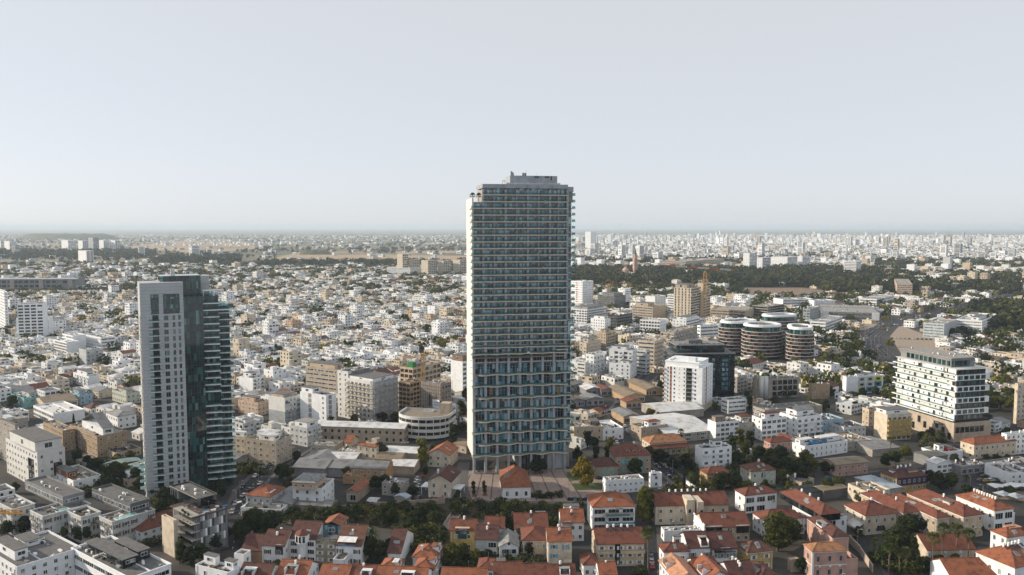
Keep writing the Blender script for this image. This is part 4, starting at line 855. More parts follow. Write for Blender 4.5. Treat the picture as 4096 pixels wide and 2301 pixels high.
b = B('apartment_block', 'cream and grey painted block left of the white slab block', 1139, 1592, 17, 1074, 1201, 32, wall='offwhite', top='r_grey', fl=5, L='n', Rr='p', rooms=((.1, .2, .9, .9, 1.2, 'sand'),), bal=(1.3, 3, '', 'w', 'rail'))
MB().box(-.05, -.05, -.3, b['L2'], b['L1'], 8, 'grey', (0, 3, 4)).build('painted_base', b['root'])
B('apartment_house', 'peach three storey house with a roof room', 1031, 1611, 9, 952, 1075, 32, wall='peach', top='r_tan', fl=3, rooms=((.2, .3, .8, .9, 2.2, 'peach'),), cat='house')
B('apartment_block', 'white block with grey balconies left of the peach house', 1011, 1513, 12, 957, 1057, 32, wall='chalk', top='r_light', fl=4, L='n', Rr='p', bal=(1.4, 2, '', 'w', 'pale'), rooms=((.3, .4, .9, .95, 2.5, 'chalk'),))
b = B('apartment_block', 'beige apartment block with cluttered balconies and a rounded grey end', 1498, 1529, 27, 1386, 1591, 36, wall='offwhite', top='r_light', fl=8, L='p', Rr='d', bay=3.6, balL=(1.6, 1, '', 'w', 'beige'), bal=(1.2, 1, '', 'concrete', 'concrete'), tanks=0, acs=5, rooms=((.05, .1, .95, .95, 1.6, 'white'),))
MB().box(.0, -.05, 0, b['L2'], -.003, 27, 'grey').build('painted_front', b['root'])
for f in range(8): MB().box(-.6, b['L1'] * .02, 1.5 + f * 3.3, -.003, b['L1'] * .12, 4.3 + f * 3.3, 'grey').build('corner_panel', b['root'])
b = B('apartment_tower', 'tall slab with bay windows and dark upper storey behind the cluttered balcony block', 1392, 1487, 31, 1349, 1480, 36, wall='offwhite', top='r_grey', fl=9, L='p', Rr='t', bay=4.5, cat='apartment block', acs=4)
MB().box(3, -.3, 22, b['L2'] + .1, .02, 31, 'slate').build('dark_cladding', b['root'])
B('apartment_block', 'beige block with set back roof floors left of the tall bay windowed slab', 1347, 1478, 20, 1222, 1392, 30, wall='beige', top='r_light', fl=6, L='t', Rr='p', rooms=((.1, .1, .9, .9, 2.6, 'sand'),), acs=6)
b = B('apartment_block', 'tan block still under construction behind a yellow crane', 1651, 1472, 29, 1600, 1762, 34, wall='sand', top='r_light', fl=8, L='d', Rr='d', bay=3.8, fr='frame_wood', gl='darkpane', tanks=0, rooms=((.1, .1, .5, .5, 1.5, 'concrete'),))
MB().box(.5, .5, 29, 4, 5, 32.5, 'green_net').build('safety_net', b['root'])
B('apartment_block', 'lower tan wing of the construction site beside the rounded grey end', 1640, 1530, 22, 1595, 1690, 34, wall='tan', top='r_tan', fl=7, L='d', Rr='d', bay=3.0, gl='darkpane', fr='frame_wood')
b = B('scaffold_block', 'grey block wrapped in scaffolding and torn netting with a hanging banner', 1763, 1537, 25, 1683, 1805, 36, wall='net', top='r_grey', fl=7, L='n', Rr='d', bay=3.2, gl='darkpane', tanks=1, cat='building')
sx_ = MB()
for i in range(10): y = b['L1'] * i / 9; sx_.bar((-.9, y, -.2), (-.9, y, 26), .12, 'metal')
for k in range(12): sx_.box(-1.0, 0, 2.1 * k, -.8, b['L1'], 2.1 * k + .12, 'wood')
for i in range(6): x = b['L2'] * i / 5; sx_.bar((x, -.9, -.2), (x, -.9, 26), .12, 'rust')
sx_.build('scaffold', b['root'])
for u, v, z0_, z1_ in ((.78, .9, 1, 10), (.45, .6, 10, 19), (.2, .3, 12, 19)): MB().poly([(-.5, b['L1'] * u, z0_), (-.5, b['L1'] * v, z0_), (-.5, b['L1'] * (v - .02), z1_ - 3), (-.5, b['L1'] * (u + v) / 2, z1_), (-.5, b['L1'] * (u + .02), z1_ - 3)], 'frame_dark').build('net_opening', b['root'])
o = MB().box(-1.25, .2, 6.5, -1.12, 6.0, 14.8, 'chalk').build('banner', b['root']); MB().box(-1.27, .3, 6.6, -1.251, 5.9, 9.4, 'signblue').build('banner_foot', o)
for zz in (12.4, 10.9):
    for i in range(7): MB().box(-1.27, .8 + i * .65, zz, -1.251, 1.15 + i * .65, zz + .9, 'signblue').build('letter', o)
b = B('apartment_block', 'white slab with a brown top floor against the tall balcony tower', 1850, 1447, 25, 1803, None, 40, dr=18, wall='chalk', top='r_grey', fl=7, L='n', Rr='d', bay=4, rooms=((.05, .05, .95, .95, 4.0, 'brown'),))
B('house', 'cream gabled house with a bright orange roof beside the tower path', 1797, 1824, 6.5, 1709, None, 14, dr=15, wall='cream', roof='R', tile='t_orange', fl=2, sh='sh_white', L='s', sky=2, bay=4)
b = B('house', 'cream gabled house with a maroon roof and a terrace of string lights', 1804, 1930, 7.5, 1712, None, 12, dr=16, wall='cream', roof='R', tile='t_maroon', fl=2, L='a', Rr='p', bay=5, chim=1, sky=1)
for s_, x0, x1 in ((0, 0, 0), (1, 0, 0)):
    y0 = -4.2 if s_ else b['L1']; o = MB().box(2, y0, 3.6, 9, y0 + 4.2, 3.9, 'white').build('porch_roof', b['root'])
    for xx in (2.1, 8.6): MB().box(xx, y0 + (.1 if s_ else 3.8), -.2, xx + .3, y0 + (.4 if s_ else 4.1), 3.6, 'white').build('porch_post', b['root'])
b = B('house', 'white plaza house with four arched windows under a big orange roof', 2010, 1951, 5.2, None, 2123, 86, dl=24, wall='white', roof='hip', tile='t_orange', fl=1, Rr='a', L='p', bay=3.3, wh=3.2, ww=1.6, gl='pane', pitch=.75, chim=0, sky=5, fr='frame_wood')
B('house', 'grey concrete house with a cluttered roof near the plaza', 1610, 1937, 6, 1527, 1637, 14, wall='concrete', top='r_light', fl=2, acs=3, cat='house')
B('house', 'small stone ruin under an orange gable', 1428, 1972, 4.5, 1385, None, 12, dr=15, wall='stone', roof='R', tile='t_orange', L='d', Rr='n')
B('hut', 'tiny hut with a white sheet roof on the stone wall', 1503, 2009, 2.6, 1469, None, 10, dr=5, wall='graffiti', roof='L', tile='m_white', L='n', Rr='n', pitch=.2)
B('canopy', 'sloping grey metal canopy under trees near the plaza', 1625, 1995, 3, 1578, 1642, 25, wall='concrete', roof='R', tile='m_blue', L='n', Rr='n', pitch=.3)

# red roofed old houses along the near edge
B('house', 'dark maroon roofed house with blank walls, leftmost of the near red roofs', 1062, 2206, 5, 968, None, 7, dr=13, wall='brown', roof='L', tile='t_maroon', L='n', Rr='n')
b = B('house', 'white two storey house with a roof terrace and maroon roof behind', 1136, 2187, 8, 1048, None, 7, dr=13, wall='white', roof='L', tile='t_maroon', fl=2, L='s', sh='sh_brown', bay=3.4, rooms=((.0, .05, .3, .4, .4, 'darkpane'),), tanks=2)
b = B('house', 'white house with a six sided tiled bay tower', 1260, 2160, 9, 1157, None, 7, dr=15, wall='chalk', roof='L', tile='t_maroon', fl=3, L='d', bay=3.0, gl='darkpane', sky=2)
o = b['root']; hx = lambda r: [(-1.0 + r * math.cos(t), b['L1'] * .45 + r * math.sin(t)) for t in np.linspace(0, 2 * math.pi, 7)[:-1]]
MB().prism(hx(1.5), 3, 8.5, 'chalk').prism(hx(2.6), 8.51, 11.6, 'chalk').build('bay_tower', o); MB().prism(hx(3.0), 11.61, 11.8, 't_red').build('bay_eaves', o); m_ = MB(); c_ = hx(3.0)
for i in range(6): m_.poly([c_[i] + (11.8,), c_[(i + 1) % 6] + (11.8,), (-1.0, b['L1'] * .45, 13.4)], 't_red')
m_.build('bay_roof', o)
for dy in (-1.3, 0, 1.3): MB().box(-3.65 if dy == 0 else -3.1, b['L1'] * .45 + dy - .4, 8.9, -3.4 if dy == 0 else -2.4, b['L1'] * .45 + dy + .4, 11.2, 'darkpane').build('bay_window', o)
b = B('house', 'olive plaster modern house with two square turrets and a glass roof room', 1346, 2167, 8.5, 1257, None, 7, dr=17, wall='olive', top='r_light', fl=3, L='s', sh='sh_white', rooms=((.45, .1, .95, .95, 3.0, 'bluepane', 'R', 't_orange'), (.0, .72, .2, 1.0, .8, 'olive'), (.0, .0, .22, .3, .8, 'olive')), tanks=0)
b = B('house', 'white house with a dark brown roof and an awning over its terrace', 1444, 2187, 7.5, 1343, None, 7, dr=17, wall='chalk', roof='L', tile='t_brown', fl=2, L='s', Rr='n', sh='sh_brown', tanks=2, sky=1, bay=3.2)
MB().hexa([(-.3, 2, 9.0), (2.6, 2, 10.0), (2.6, 9, 10.0), (-.3, 9, 9.0), (-.3, 2, 9.1), (2.6, 2, 10.1), (2.6, 9, 10.1), (-.3, 9, 9.1)], 'awning').build('awning', b['root']); MB().box(-.5, 2.2, 7.6, -.2, 8.5, 7.9, 'blueplastic').build('terrace_cover', b['root'])
B('house', 'small white cube house with a railed roof terrace', 1376, 2239, 5, 1332, None, 7, dr=10, wall='chalk', top='r_tan', tanks=0, fl=1)
B('house', 'narrow house with a maroon roof and tall white side wall', 1601, 2215, 4.5, 1551, None, 7, dr=20, wall='chalk', roof='L', tile='t_maroon', L='n', Rr='n', sky=2, tanks=1)
B('house', 'orange hipped house beside the dark garden, furthest of a tight trio', 1746, 2235, 6, 1651, None, 7, dr=11, wall='pale', roof='hip', tile='t_orange', chim=1)
B('house', 'orange pyramid roofed house in front of the long date palm', 1591, 2284, 6, 1515, None, 7, dr=9, wall='concrete', roof='hip', tile='t_orange')
B('house', 'orange pyramid roofed house, right one of the tight trio', 1731, 2283, 6, 1652, None, 7, dr=9, wall='pale', roof='hip', tile='t_orange')
B('house', 'small orange hipped house with a pinkish side wall', 1249, 2272, 6, 1208, 1274, 25, wall='pink', roof='hip', tile='t_orange')
B('house', 'orange gabled house with a solar tank at the bottom edge', 1222, 2312, 6.5, 1105, None, 7, dr=12, wall='chalk', roof='L', tile='t_orange', tanks=2)
B('house', 'maroon gabled house with a white right end at the bottom edge', 1070, 2326, 6.5, 948, None, 7, dr=12, wall='white', roof='L', tile='t_maroon')
B('house', 'orange tiled house with a lighter seam, left half of a long bottom row', 1384, 2326, 6.5, 1272, None, 7, dr=11, wall='white', roof='L', tile='t_orange', sky=1)
B('house', 'duller red tiled house, right half of a long bottom row', 1487, 2326, 6.5, 1386, None, 7, dr=11, wall='white', roof='L', tile='t_red', tanks=1)
B('house', 'wide orange roof at the bottom edge below the tight trio', 1700, 2336, 6.5, 1500, None, 6, dr=11, wall='white', roof='L', tile='t_orange', sky=2)
B('house', 'long orange roof at the bottom edge right of the dark alley', 1942, 2334, 6.5, 1763, None, 4, dr=10, wall='white', roof='L', tile='t_orange')
b = B('house', 'yellow house with a glazed terrace cut into its orange roof', 1901, 2125, 8, 1800, None, 4, dr=10, wall='yellow', roof='L', tile='t_red', fl=2, bay=3.4, rooms=((.0, .25, .35, .78, .9, 'bluepane', 'flat', 'sand'),), tanks=1)
b = B('house', 'white and blue house with a red roof and two roof boxes', 1990, 2161, 7, 1902, None, 4, dr=12, wall='pale', roof='L', tile='t_maroon', fl=2, L='d', tanks=2)
B('house', 'low red roofed house behind the white and blue house', 2014, 2114, 5.5, 1938, None, 4, dr=10, wall='white', roof='L', tile='t_red', tanks=0)
b = B('house', 'white chapel like cottage with a round gable window', 1998, 2189, 6, None, 2074, 88, dl=12, wall='white', roof='L', tile='t_grey', L='n', Rr='d', bay=6)
MB().cyl(0, 0, 0, .1, .5, 'frame_dark', 14).build('round_window', b['root']).matrix_local = __import__('mathutils').Matrix.Translation((b['L2'] / 2, -.02, 7.2)) @ __import__('mathutils').Matrix.Rotation(math.pi / 2, 4, 'X')
b = B('house', 'red roofed house with a dark glazed terrace and white roof tank box', 2060, 2117, 6, None, 2191, 88, dl=14, wall='pale', roof='R', tile='t_red', fl=1, rooms=((.06, .0, .5, .3, .5, 'darkpane', 'flat', 'r_grey'), (.68, .45, .98, .75, 3.2, 'white')), tanks=1, sky=2)
B('house', 'beige house under a dull red hip next to the blue shuttered house', 2091, 2164, 7.5, None, 2189, 88, dl=12, wall='sand', roof='hip', tile='t_red', fl=2, bay=1.9, gl='bluepane')
b = B('house', 'cream four storey house with bright blue shutters', 2193, 2168, 10.5, None, 2287, 88, dl=11, wall='cream', roof='R', tile='t_orange', fl=3, Rr='s', sh='sh_blue', bay=3.4, tanks=2, rooms=((.55, .4, .98, .7, 2.6, 'white'),))
for z in (3.4, 7.0): put('balcony', balcony_mesh(3.0, 1.1, 'cream', 'cream'), b['root'], (b['L2'] * .82, 0, z))
b = B('house', 'white terraced house with an orange roof and sloping side skylight', 2247, 2092, 7.5, None, 2336, 88, dl=12, wall='white', roof='R', tile='t_orange', fl=2, bay=2.8, rooms=((.05, .0, .5, .25, .3, 'bluepane'), (.2, .75, .9, .98, 3.4, 'm_white')), tanks=2)
b = B('house', 'large white house with stepped terraces and a bright orange hipped roof', 2371, 2030, 10, None, 2540, 86, dl=14, wall='white', roof='hip', tile='t_orange', fl=3, Rr='d', bay=4.5, gl='darkpane', sky=2, rooms=((.25, -.12, .95, .15, -2.6, 'pale', 'flat', 'r_light'),))
for z, x0, x1 in ((6.6, .3, .85), (3.2, .32, .98)): put('balcony', balcony_mesh(q((x1 - x0) * b['L2']), 2.2, 'white', 'rail'), b['root'], ((x0 + x1) / 2 * b['L2'], 0, z))
b = B('house', 'beige twin house with balustrade terraces and a recessed dark bay', 2388, 2178, 8.5, None, 2577, 87, dl=13, wall='sand', roof='R', tile='t_red', fl=3, Rr='s', sh='sh_white', bay=3.2, tanks=4)
for x0, x1 in ((.0, .37), (.5, 1.0)): put('balcony', balcony_mesh(q((x1 - x0) * b['L2']), 1.5, 'sand', 'sand'), b['root'], ((x0 + x1) / 2 * b['L2'], 0, 5.4))
MB().box(b['L2'] * .38, -.1, .5, b['L2'] * .49, .06, 8.4, 'darkpane').build('recess', b['root'])
B('house', 'small white house with a low red hip between two gardens', 2334, 2261, 4.6, None, 2394, 87, dl=9, wall='white', roof='hip', tile='t_red', bay=2.6)
B('house', 'little orange gable at the bottom edge with a tall white tank', 2400, 2300, 6, None, 2466, 87, dl=9, wall='white', roof='R', tile='t_orange', tanks=1)
B('house', 'red hipped house at the bottom behind the long orange roof', 1981, 2281, 6, 1911, None, 3, dr=9, wall='white', roof='hip', tile='t_red')
B('house', 'red gabled house with a glass roof box near the bottom edge', 1978, 2300, 6, None, 2088, 88, dl=9, wall='white', roof='R', tile='t_red', rooms=((.1, .55, .4, .95, 2.2, 'bluepane'),))
B('house', 'dull red gabled house at the bottom, under the vine covered house', 2090, 2307, 6, None, 2193, 88, dl=9, wall='white', roof='R', tile='t_red')
B('house', 'plain red gabled house at the bottom, under the blue shuttered house', 2195, 2310, 6, None, 2301, 88, dl=9, wall='white', roof='R', tile='t_red', tanks=1)
b = B('office', 'long white flat office with a row of small square windows', 2428, 1923, 6.5, 2410, 2576, 77, wall='chalk', top='r_tan', fl=2, bay=2.4, ww=.9, wh=1.0, acs=12, tanks=0, cat='building')
b = B('villa', 'grey brown villa with bright teal shutters and three dormers', 2461, 1826, 9.3, None, 2604, 82, dl=15, wall='stone', roof='hip', tile='t_red', fl=2, Rr='p', bay=3.4, chim=1)
for f in range(2):
    for i in range(4): MB().box(b['L2'] * (.2 + .1 * i + .22 * (i // 2)), -.16, 1.6 + 3.9 * f, b['L2'] * (.2 + .1 * i + .22 * (i // 2)) + .9, -.03, 3.6 + 3.9 * f, 'sh_teal').build('shutter', b['root'])
for u in (.38, .57, .76): o = MB().box(b['L2'] * u - .8, 2.2, 9.6, b['L2'] * u + .8, 5.4, 11.6, 'white').build('dormer', b['root']); MB().box(b['L2'] * u - 1, 2.0, 11.6, b['L2'] * u + 1, 5.6, 11.75, 't_red').build('dormer_roof', o); MB().box(b['L2'] * u - .6, 2.15, 10.2, b['L2'] * u + .6, 2.199, 11.4, 'darkpane').build('pane', o)
b = B('house', 'lower red roofed wing of the teal shuttered villa', 2385, 1867, 5.5, None, 2472, 82, dl=11, wall='stone', roof='hip', tile='t_maroon', fl=1, Rr='n', cat='villa')
for i in range(3): MB().box(b['L2'] * (.25 + .25 * i), -.16, 1.6, b['L2'] * (.25 + .25 * i) + .9, -.003, 3.7, 'sh_teal').build('shutter', b['root'])
B('house', 'white cube house with a railed roof beside the sloping lane', 2602, 1894, 7, 2596, 2648, 82, wall='chalk', top='r_grey', fl=2, bay=4, tanks=2)
b = B('apartment_house', 'white four storey house with small balconies among dark trees', 2811, 1795, 12, 2781, 2927, 72, wall='chalk', top='r_grey', fl=4, L='n', Rr='p', bal=(1.2, 2, '', 'w', 'chalk'), bay=3.6, rooms=((.45, .3, .75, .9, 2.6, 'chalk'),), tanks=3, cat='apartment block')
b = B('school', 'large orange hipped roof building with a long shaded veranda', 2600, 1775, 7, 2568, 2748, 76, wall='cream', roof='hip', tile='t_tan', fl=2, bay=3.0, cat='building', sky=0)
o = MB().hexa([(-.5, -3.2, 4.6), (b['L2'] + .5, -3.2, 4.6), (b['L2'] + .5, -.01, 6.0), (-.5, -.01, 6.0), (-.5, -3.2, 4.8), (b['L2'] + .5, -3.2, 4.8), (b['L2'] + .5, -.01, 6.2), (-.5, -.01, 6.2)], 't_red').build('veranda_roof', b['root'])
for i in range(10): MB().box(b['L2'] * i / 9.2, -3.0, 0, b['L2'] * i / 9.2 + .18, -2.8, 4.6, 'wood').build('veranda_post', b['root'])
b = B('house', 'old rubble stone house with a white roof hut', 2565, 1712, 8, 2524, 2673, 66, wall='stone', top='r_grey', fl=2, Rr='a', bay=4, rooms=((.3, .1, .75, .5, 2.4, 'white', 'hip', 't_orange'),), tanks=1)
B('shed', 'long white corrugated market hall behind the rubble stone house', 2672, 1740, 5, None, 2860, 70, dl=46, wall='concrete', roof='R', tile='m_white', L='n', Rr='d', pitch=.13, bay=5, cat='hall')
B('shed', 'bright white sheet roofed hall between the white tower and the stone house', 2640, 1650, 5, None, 2815, 72, dl=26, wall='concrete', roof='R', tile='m_white', L='n', Rr='n', pitch=.15, cat='hall')
b = B('apartment_house', 'white four storey house with ribbon balconies beside the market hall', 2864, 1690, 11.5, 2831, 2955, 70, wall='white', top='r_tan', fl=4, L='n', Rr='d', bay=3.0, acs=6, tanks=3, rooms=((.1, .3, .5, .8, 2.2, 'brown'),), cat='apartment block')
B('apartment_house', 'dingy grey house with a patched facade right of the ribbon balcony house', 2957, 1693, 9.5, None, 3042, 72, dl=16, wall='concrete', top='r_grey', fl=3, bay=2.4, acs=5, tanks=2, rooms=((.3, .3, .7, .7, 2, 'pale', 'R', 't_red'),), cat='apartment block')
B('apartment_house', 'white five storey house with a brown awning over its roof terrace', 3048, 1676, 13, 3008, 3146, 70, wall='white', top='r_light', fl=4, bay=3.2, L='p', Rr='d', tanks=6, rooms=((.15, .1, .75, .45, 2.4, 'white', 'R', 't_red'),), cat='apartment block', acs=3)
B('apartment_house', 'white house with three rows of wide open balconies', 3187, 1670, 13, 3118, 3286, 68, wall='white', top='r_light', fl=4, bay=4, Rr='d', bal=(1.4, 1, '', 'w', 'white'), tanks=6, rooms=((.2, .3, .9, .9, 2.4, 'white', 'R', 'm_grey'),), cat='apartment block')
B('house', 'low white house with tarpaulins spread over its roof', 3219, 1786, 7, 3169, 3391, 66, wall='chalk', top='r_grey', fl=2, bay=3.4, wh=1.7, ww=.8, rooms=((.25, .3, .6, .6, 1.6, 'blueplastic'), (.5, .45, .95, .95, 1.8, 'white', 'flat', 'r_white'), (.05, .55, .35, .95, 1.8, 'white', 'flat', 'r_white')), tanks=0)
B('house', 'pink stone house with a neat red hip beside a lawn', 3082, 1772, 6.5, 3055, 3166, 74, wall='pink', roof='hip', tile='t_red', fl=2, Rr='a', bay=3)
B('house', 'ochre house with a dark red hip and a stair turret', 2829, 1898, 7, 2799, 2922, 76, wall='ochre', roof='hip', tile='t_red', fl=2, Rr='p', bay=3, chim=1, rooms=((.42, -.12, .68, .2, -.4, 'sand'),))
b = B('villa', 'pale green villa with a dark hip and a large arched window', 3003, 1888, 7.5, 2961, 3103, 76, wall='mint', roof='hip', tile='t_brown', fl=2, Rr='s', L='s', sh='sh_brown', bay=4, chim=1, sky=2)
add_window(b['root'], (b['L2'] * .5, -.12, 4.2), 0, 2.6, 3.0, 'frame_white', 'pane', None, True); MB().poly([(b['L2'] * .36, -.13, 7.2), (b['L2'] * .64, -.13, 7.2), (b['L2'] * .57, -.13, 8.3), (b['L2'] * .43, -.13, 8.3)], 'mint').build('gable_panel', b['root'])
B('house', 'white house with a dark ribbon floor under a wide red hip', 2980, 1984, 8, 2941, 3107, 74, wall='chalk', roof='hip', tile='t_red', fl=2, Rr='d', bay=4.2, gl='darkpane', sky=2, tanks=1)
b = B('apartment_house', 'long cream house with red roofs either side of a square stair tower', 2622, 2026, 8, None, 2914, 86, dl=13, wall='cream', roof='R', tile='t_red', fl=2, Rr='p', bay=4.2, tanks=7, cat='house')
MB().box(b['L2'] * .40, -3.0, -.3, b['L2'] * .51, 4, 11.4, 'cream').box(b['L2'] * .53, -4.2, -.3, b['L2'] * .615, 4, 10.9, 'cream').build('stair_tower', b['root'])
add_window(b['root'], (b['L2'] * .59, -4.2, 6), 0, 1.0, 1.4, 'frame_dark', 'darkpane'); add_window(b['root'], (b['L2'] * .44, -3.0, 6), 0, 1.0, 1.4, 'frame_dark', 'darkpane')
B('house', 'low pale flat house crowded with roof cooling units', 2657, 2124, 4.5, 2644, 2803, 84, wall='white', top='r_light', fl=1, acs=14, tanks=1, bay=6)
b = B('house', 'house with a bright white gable wall and a fanlight window', 2819, 2112, 6, None, 2999, 85, dl=13, wall='sand', roof='R', tile='t_red', fl=2, Rr='p', bay=3.0, rooms=((.03, -.02, .38, .3, .4, 'darkpane', 'flat', 'r_light'), (.7, -.02, .98, .3, .4, 'darkpane', 'flat', 'r_light'), (.45, .3, .55, .6, 3.0, 'white')))
MB().hexa([(-.4, -.5, -.2), (0, -.5, -.2), (0, 13.5, -.2), (-.4, 13.5, -.2), (-.4, -.5, 7.4), (0, -.5, 7.4), (0, 13.5, 7.4), (-.4, 13.5, 7.4)], 'chalk').build('gable_wall', b['root']); add_window(b['root'], (b['L2'] * .56, -.02, 3.3), 0, 2.4, 2.6, 'frame_white', 'pane', None, True)
B('house', 'white shuttered house under a broad red brown hip with a roof well', 2657, 2210, 8.5, 2636, 2755, 84, wall='white', roof='hip', tile='t_red', fl=2, Rr='s', sh='sh_white', bay=3.6, rooms=((.55, .75, .85, .98, 3.6, 'offwhite'),), sky=2)
B('house', 'white house with tall narrow shutters between two red neighbours', 2757, 2195, 8.5, None, 2842, 85, dl=13, wall='white', roof='R', tile='t_maroon', fl=2, Rr='s', sh='sh_grey', bay=2.4)
B('house', 'white house with a black roof terrace and a row of grey shutters', 2853, 2200, 8, None, 2949, 84, dl=14, wall='chalk', roof='R', tile='t_maroon', fl=2, Rr='s', sh='sh_grey', bay=2.2, rooms=((.02, .0, .98, .32, .3, 'darkpane', 'flat', 'r_dark'),), sky=1)
b = B('house', 'deep yellow house with a brown hip and roof skylights', 2990, 2213, 7, 2942, 3092, 76, wall='yellow', roof='hip', tile='t_brown', fl=2, Rr='s', sh='sh_white', bay=5, sky=4, rooms=((.02, .3, .3, .6, 1.2, 'white'),))
B('house', 'bright orange gable with a pale seam at the bottom edge', 2700, 2324, 7, None, 2800, 82, dl=16, wall='chalk', roof='L', tile='t_pale', L='p', Rr='p')
B('house', 'orange gable with four roof lights at the bottom edge', 2822, 2322, 7, None, 2932, 80, dl=14, wall='chalk', roof='L', tile='t_orange', sky=4)
B('house', 'red roofed house squeezed behind the two bright gables', 2780, 2277, 6.5, None, 2868, 84, dl=8, wall='white', roof='R', tile='t_red', tanks=1)
B('house', 'brown roofed house with a small dark terrace at the bottom edge', 2928, 2316, 7, None, 3026, 80, dl=12, wall='white', roof='R', tile='t_maroon', tanks=4)
B('house', 'dark red roofed house beside the pink house courtyard', 3040, 2322, 6.5, None, 3122, 80, dl=13, wall='cream', roof='hip', tile='t_maroon', rooms=((.0, .3, .25, .7, 1.8, 'cream'),))
B('house', 'red hipped house half hidden behind the great round tree', 3062, 2086, 7, 3012, 3219, 76, wall='white', roof='hip', tile='t_red', fl=2)
b = B('mansion', 'white mansion with a triple arched window and roof terrace', 3280, 2077, 8, 3170, 3388, 75, wall='white', top='deck', fl=2, L='p', Rr='n', bay=3.4, tanks=0, cat='house')
for i in range(3): add_window(b['root'], (b['L2'] * .28 + i * 1.55, 0, 2.4), 0, 1.3, 4.4, 'frame_wood', 'darkpane', None, True)
for u in (.1, .85): add_window(b['root'], (b['L2'] * u, 0, 4.6), 0, .9, 1.8, 'frame_grey', 'pane', 'sh_grey' and None)
B('roof_storey', 'long red hipped roof storey over the triple arched mansion', 3286, 2060, 10.4, 3122, 3362, 75, wall='darkpane', roof='hip', tile='t_red', L='n', Rr='n', z0=8, cat='house', tanks=3, sky=3, into=b)
b = B('mansion', 'cream mansion with a broad brown red pyramid roof', 3462, 2065, 8, 3379, 3586, 77, wall='cream', roof='hip', tile='t_red', fl=2, bay=3.4, L='p', Rr='p', tanks=1, cat='house')
for i in range(3): add_window(b['root'], (b['L2'] * .42 + i * 1.2, -.11, 1.4), 0, 1.0, 2.2, 'frame_dark', 'darkpane', None, True)
o = MB().hexa([(-3.2, 1, 2.6), (-.01, 1, 4.4), (-.01, 8, 4.4), (-3.2, 8, 2.6), (-3.2, 1, 2.7), (-.01, 1, 4.5), (-.01, 8, 4.5), (-3.2, 8, 2.7)], 'm_white').build('awning', b['root'])
b = B('house', 'narrow orange hipped house with a striped awning', 3613, 2054, 8, 3446, 3681, 75, wall='sand', roof='hip', tile='t_red', fl=2, tanks=2, Rr='d')
MB().hexa([(b['L2'] * .45, -2.5, 4.8), (b['L2'], -2.5, 4.8), (b['L2'], -.01, 6.0), (b['L2'] * .45, -.01, 6.0), (b['L2'] * .45, -2.5, 4.9), (b['L2'], -2.5, 4.9), (b['L2'], -.01, 6.1), (b['L2'] * .45, -.01, 6.1)], 'm_blue').build('awning', b['root'])
b = B('house', 'long dull red hipped house with an enclosed glass loggia', 3747, 2074, 8.5, 3552, 3797, 75, wall='beige', roof='hip', tile='t_red', fl=2, sky=3)
b = B('apartment_house', 'long yellow house with a red hip and a boxed roof tank', 3854, 2068, 9, 3628, 3934, 73, wall='sand', roof='hip', tile='t_red', fl=3, tanks=1, sky=5, rooms=((.2, .3, .5, .42, 2.6, 'cream'),), bay=3.2, cornice='cream', cat='house', dish=1)
b = B('apartment_house', 'long white house with a glass roof terrace and a row of tanks', 3978, 2044, 9, 3825, 4054, 74, wall='chalk', roof='hip', tile='t_orange', fl=2, tanks=9, sky=4, Rr='d', bay=3.6, gl='darkpane', cat='house')
B('terrace_block', 'white walled terrace block with blue glass at the right edge', 4000, 2058, 6.4, 3985, 4060, 74, wall='chalk', top='deck', tanks=0, fl=2, cat='house')
B('house', 'orange hipped house with a pergola near the right edge', 4028, 2151, 7, 3963, 4120, 74, wall='chalk', roof='hip', tile='t_orange', sky=2, fl=2, L='a', rooms=((.4, .4, .9, .8, 2.0, 'peach', 'flat', 't_pale'),))
b = B('school', 'large white hall with a row of arched windows and an orange hip', 4060, 2273, 11, 3904, 4190, 68, wall='white', roof='hip', tile='t_orange', fl=2, L='a', bay=3.4, sky=3, tanks=5, cat='building')
b = B('barn', 'long cream barn with a plain red gable and pale pilasters', 3710, 2202, 6.3, None, 3899, 87, dl=13, wall='cream', roof='R', tile='t_red', L='n', Rr='n', cat='barn')
for u in (.01, .34, .67): MB().box(b['L2'] * u, -.15, -.2, b['L2'] * u + 1.1, -.003, 6.2, 'white').build('pilaster', b['root']); MB().cyl(b['L2'] * u + .5, -.2, 4.6, 5.0, .16, 'frame_dark', 8).build('wall_lamp', b['root'])
for u in (.12, .84, .93): add_window(b['root'], (b['L2'] * u, 0, 1.2), 0, 1.0, 1.2, 'frame_white', 'darkpane')
b = B('mansion', 'pink house with white corner stones and a glowing orange hip', 3250, 2208, 10, 3217, 3388, 84, wall='pink', roof='hip', tile='t_tan', fl=2, L='p', Rr='p', bay=4.2, sh='sh_green', gl='darkpane', fr='frame_grey', cat='house', band='white', wh=2.0, ww=1.1)
for xx, yy in ((-.1, -.1),): MB().box(xx, yy, -.2, .5, -.003, 9.9, 'white').box(xx, -.002, -.2, -.003, .5, 9.9, 'white').build('corner_stone', b['root'])
for u in (.22, .52, .8): MB().cyl(0, 0, 0, .12, .42, 'white', 14).build('round_window', b['root']).matrix_local = __import__('mathutils').Matrix.Translation((b['L2'] * u, -.1, 4.6)) @ __import__('mathutils').Matrix.Rotation(math.pi / 2, 4, 'X')
MB().box(b['L2'] + .02, .6, -.3, b['L2'] + 4.6, 9, 5.6, 'pink', (0, 1)).ring([(b['L2'] + .02, .6), (b['L2'] + 4.6, .6), (b['L2'] + 4.6, 9), (b['L2'] + .02, 9)], [(b['L2'] + .3, .9), (b['L2'] + 4.3, .9), (b['L2'] + 4.3, 8.7), (b['L2'] + .3, 8.7)], 5.61, 6.6, 'pink').build('side_terrace', b['root'])
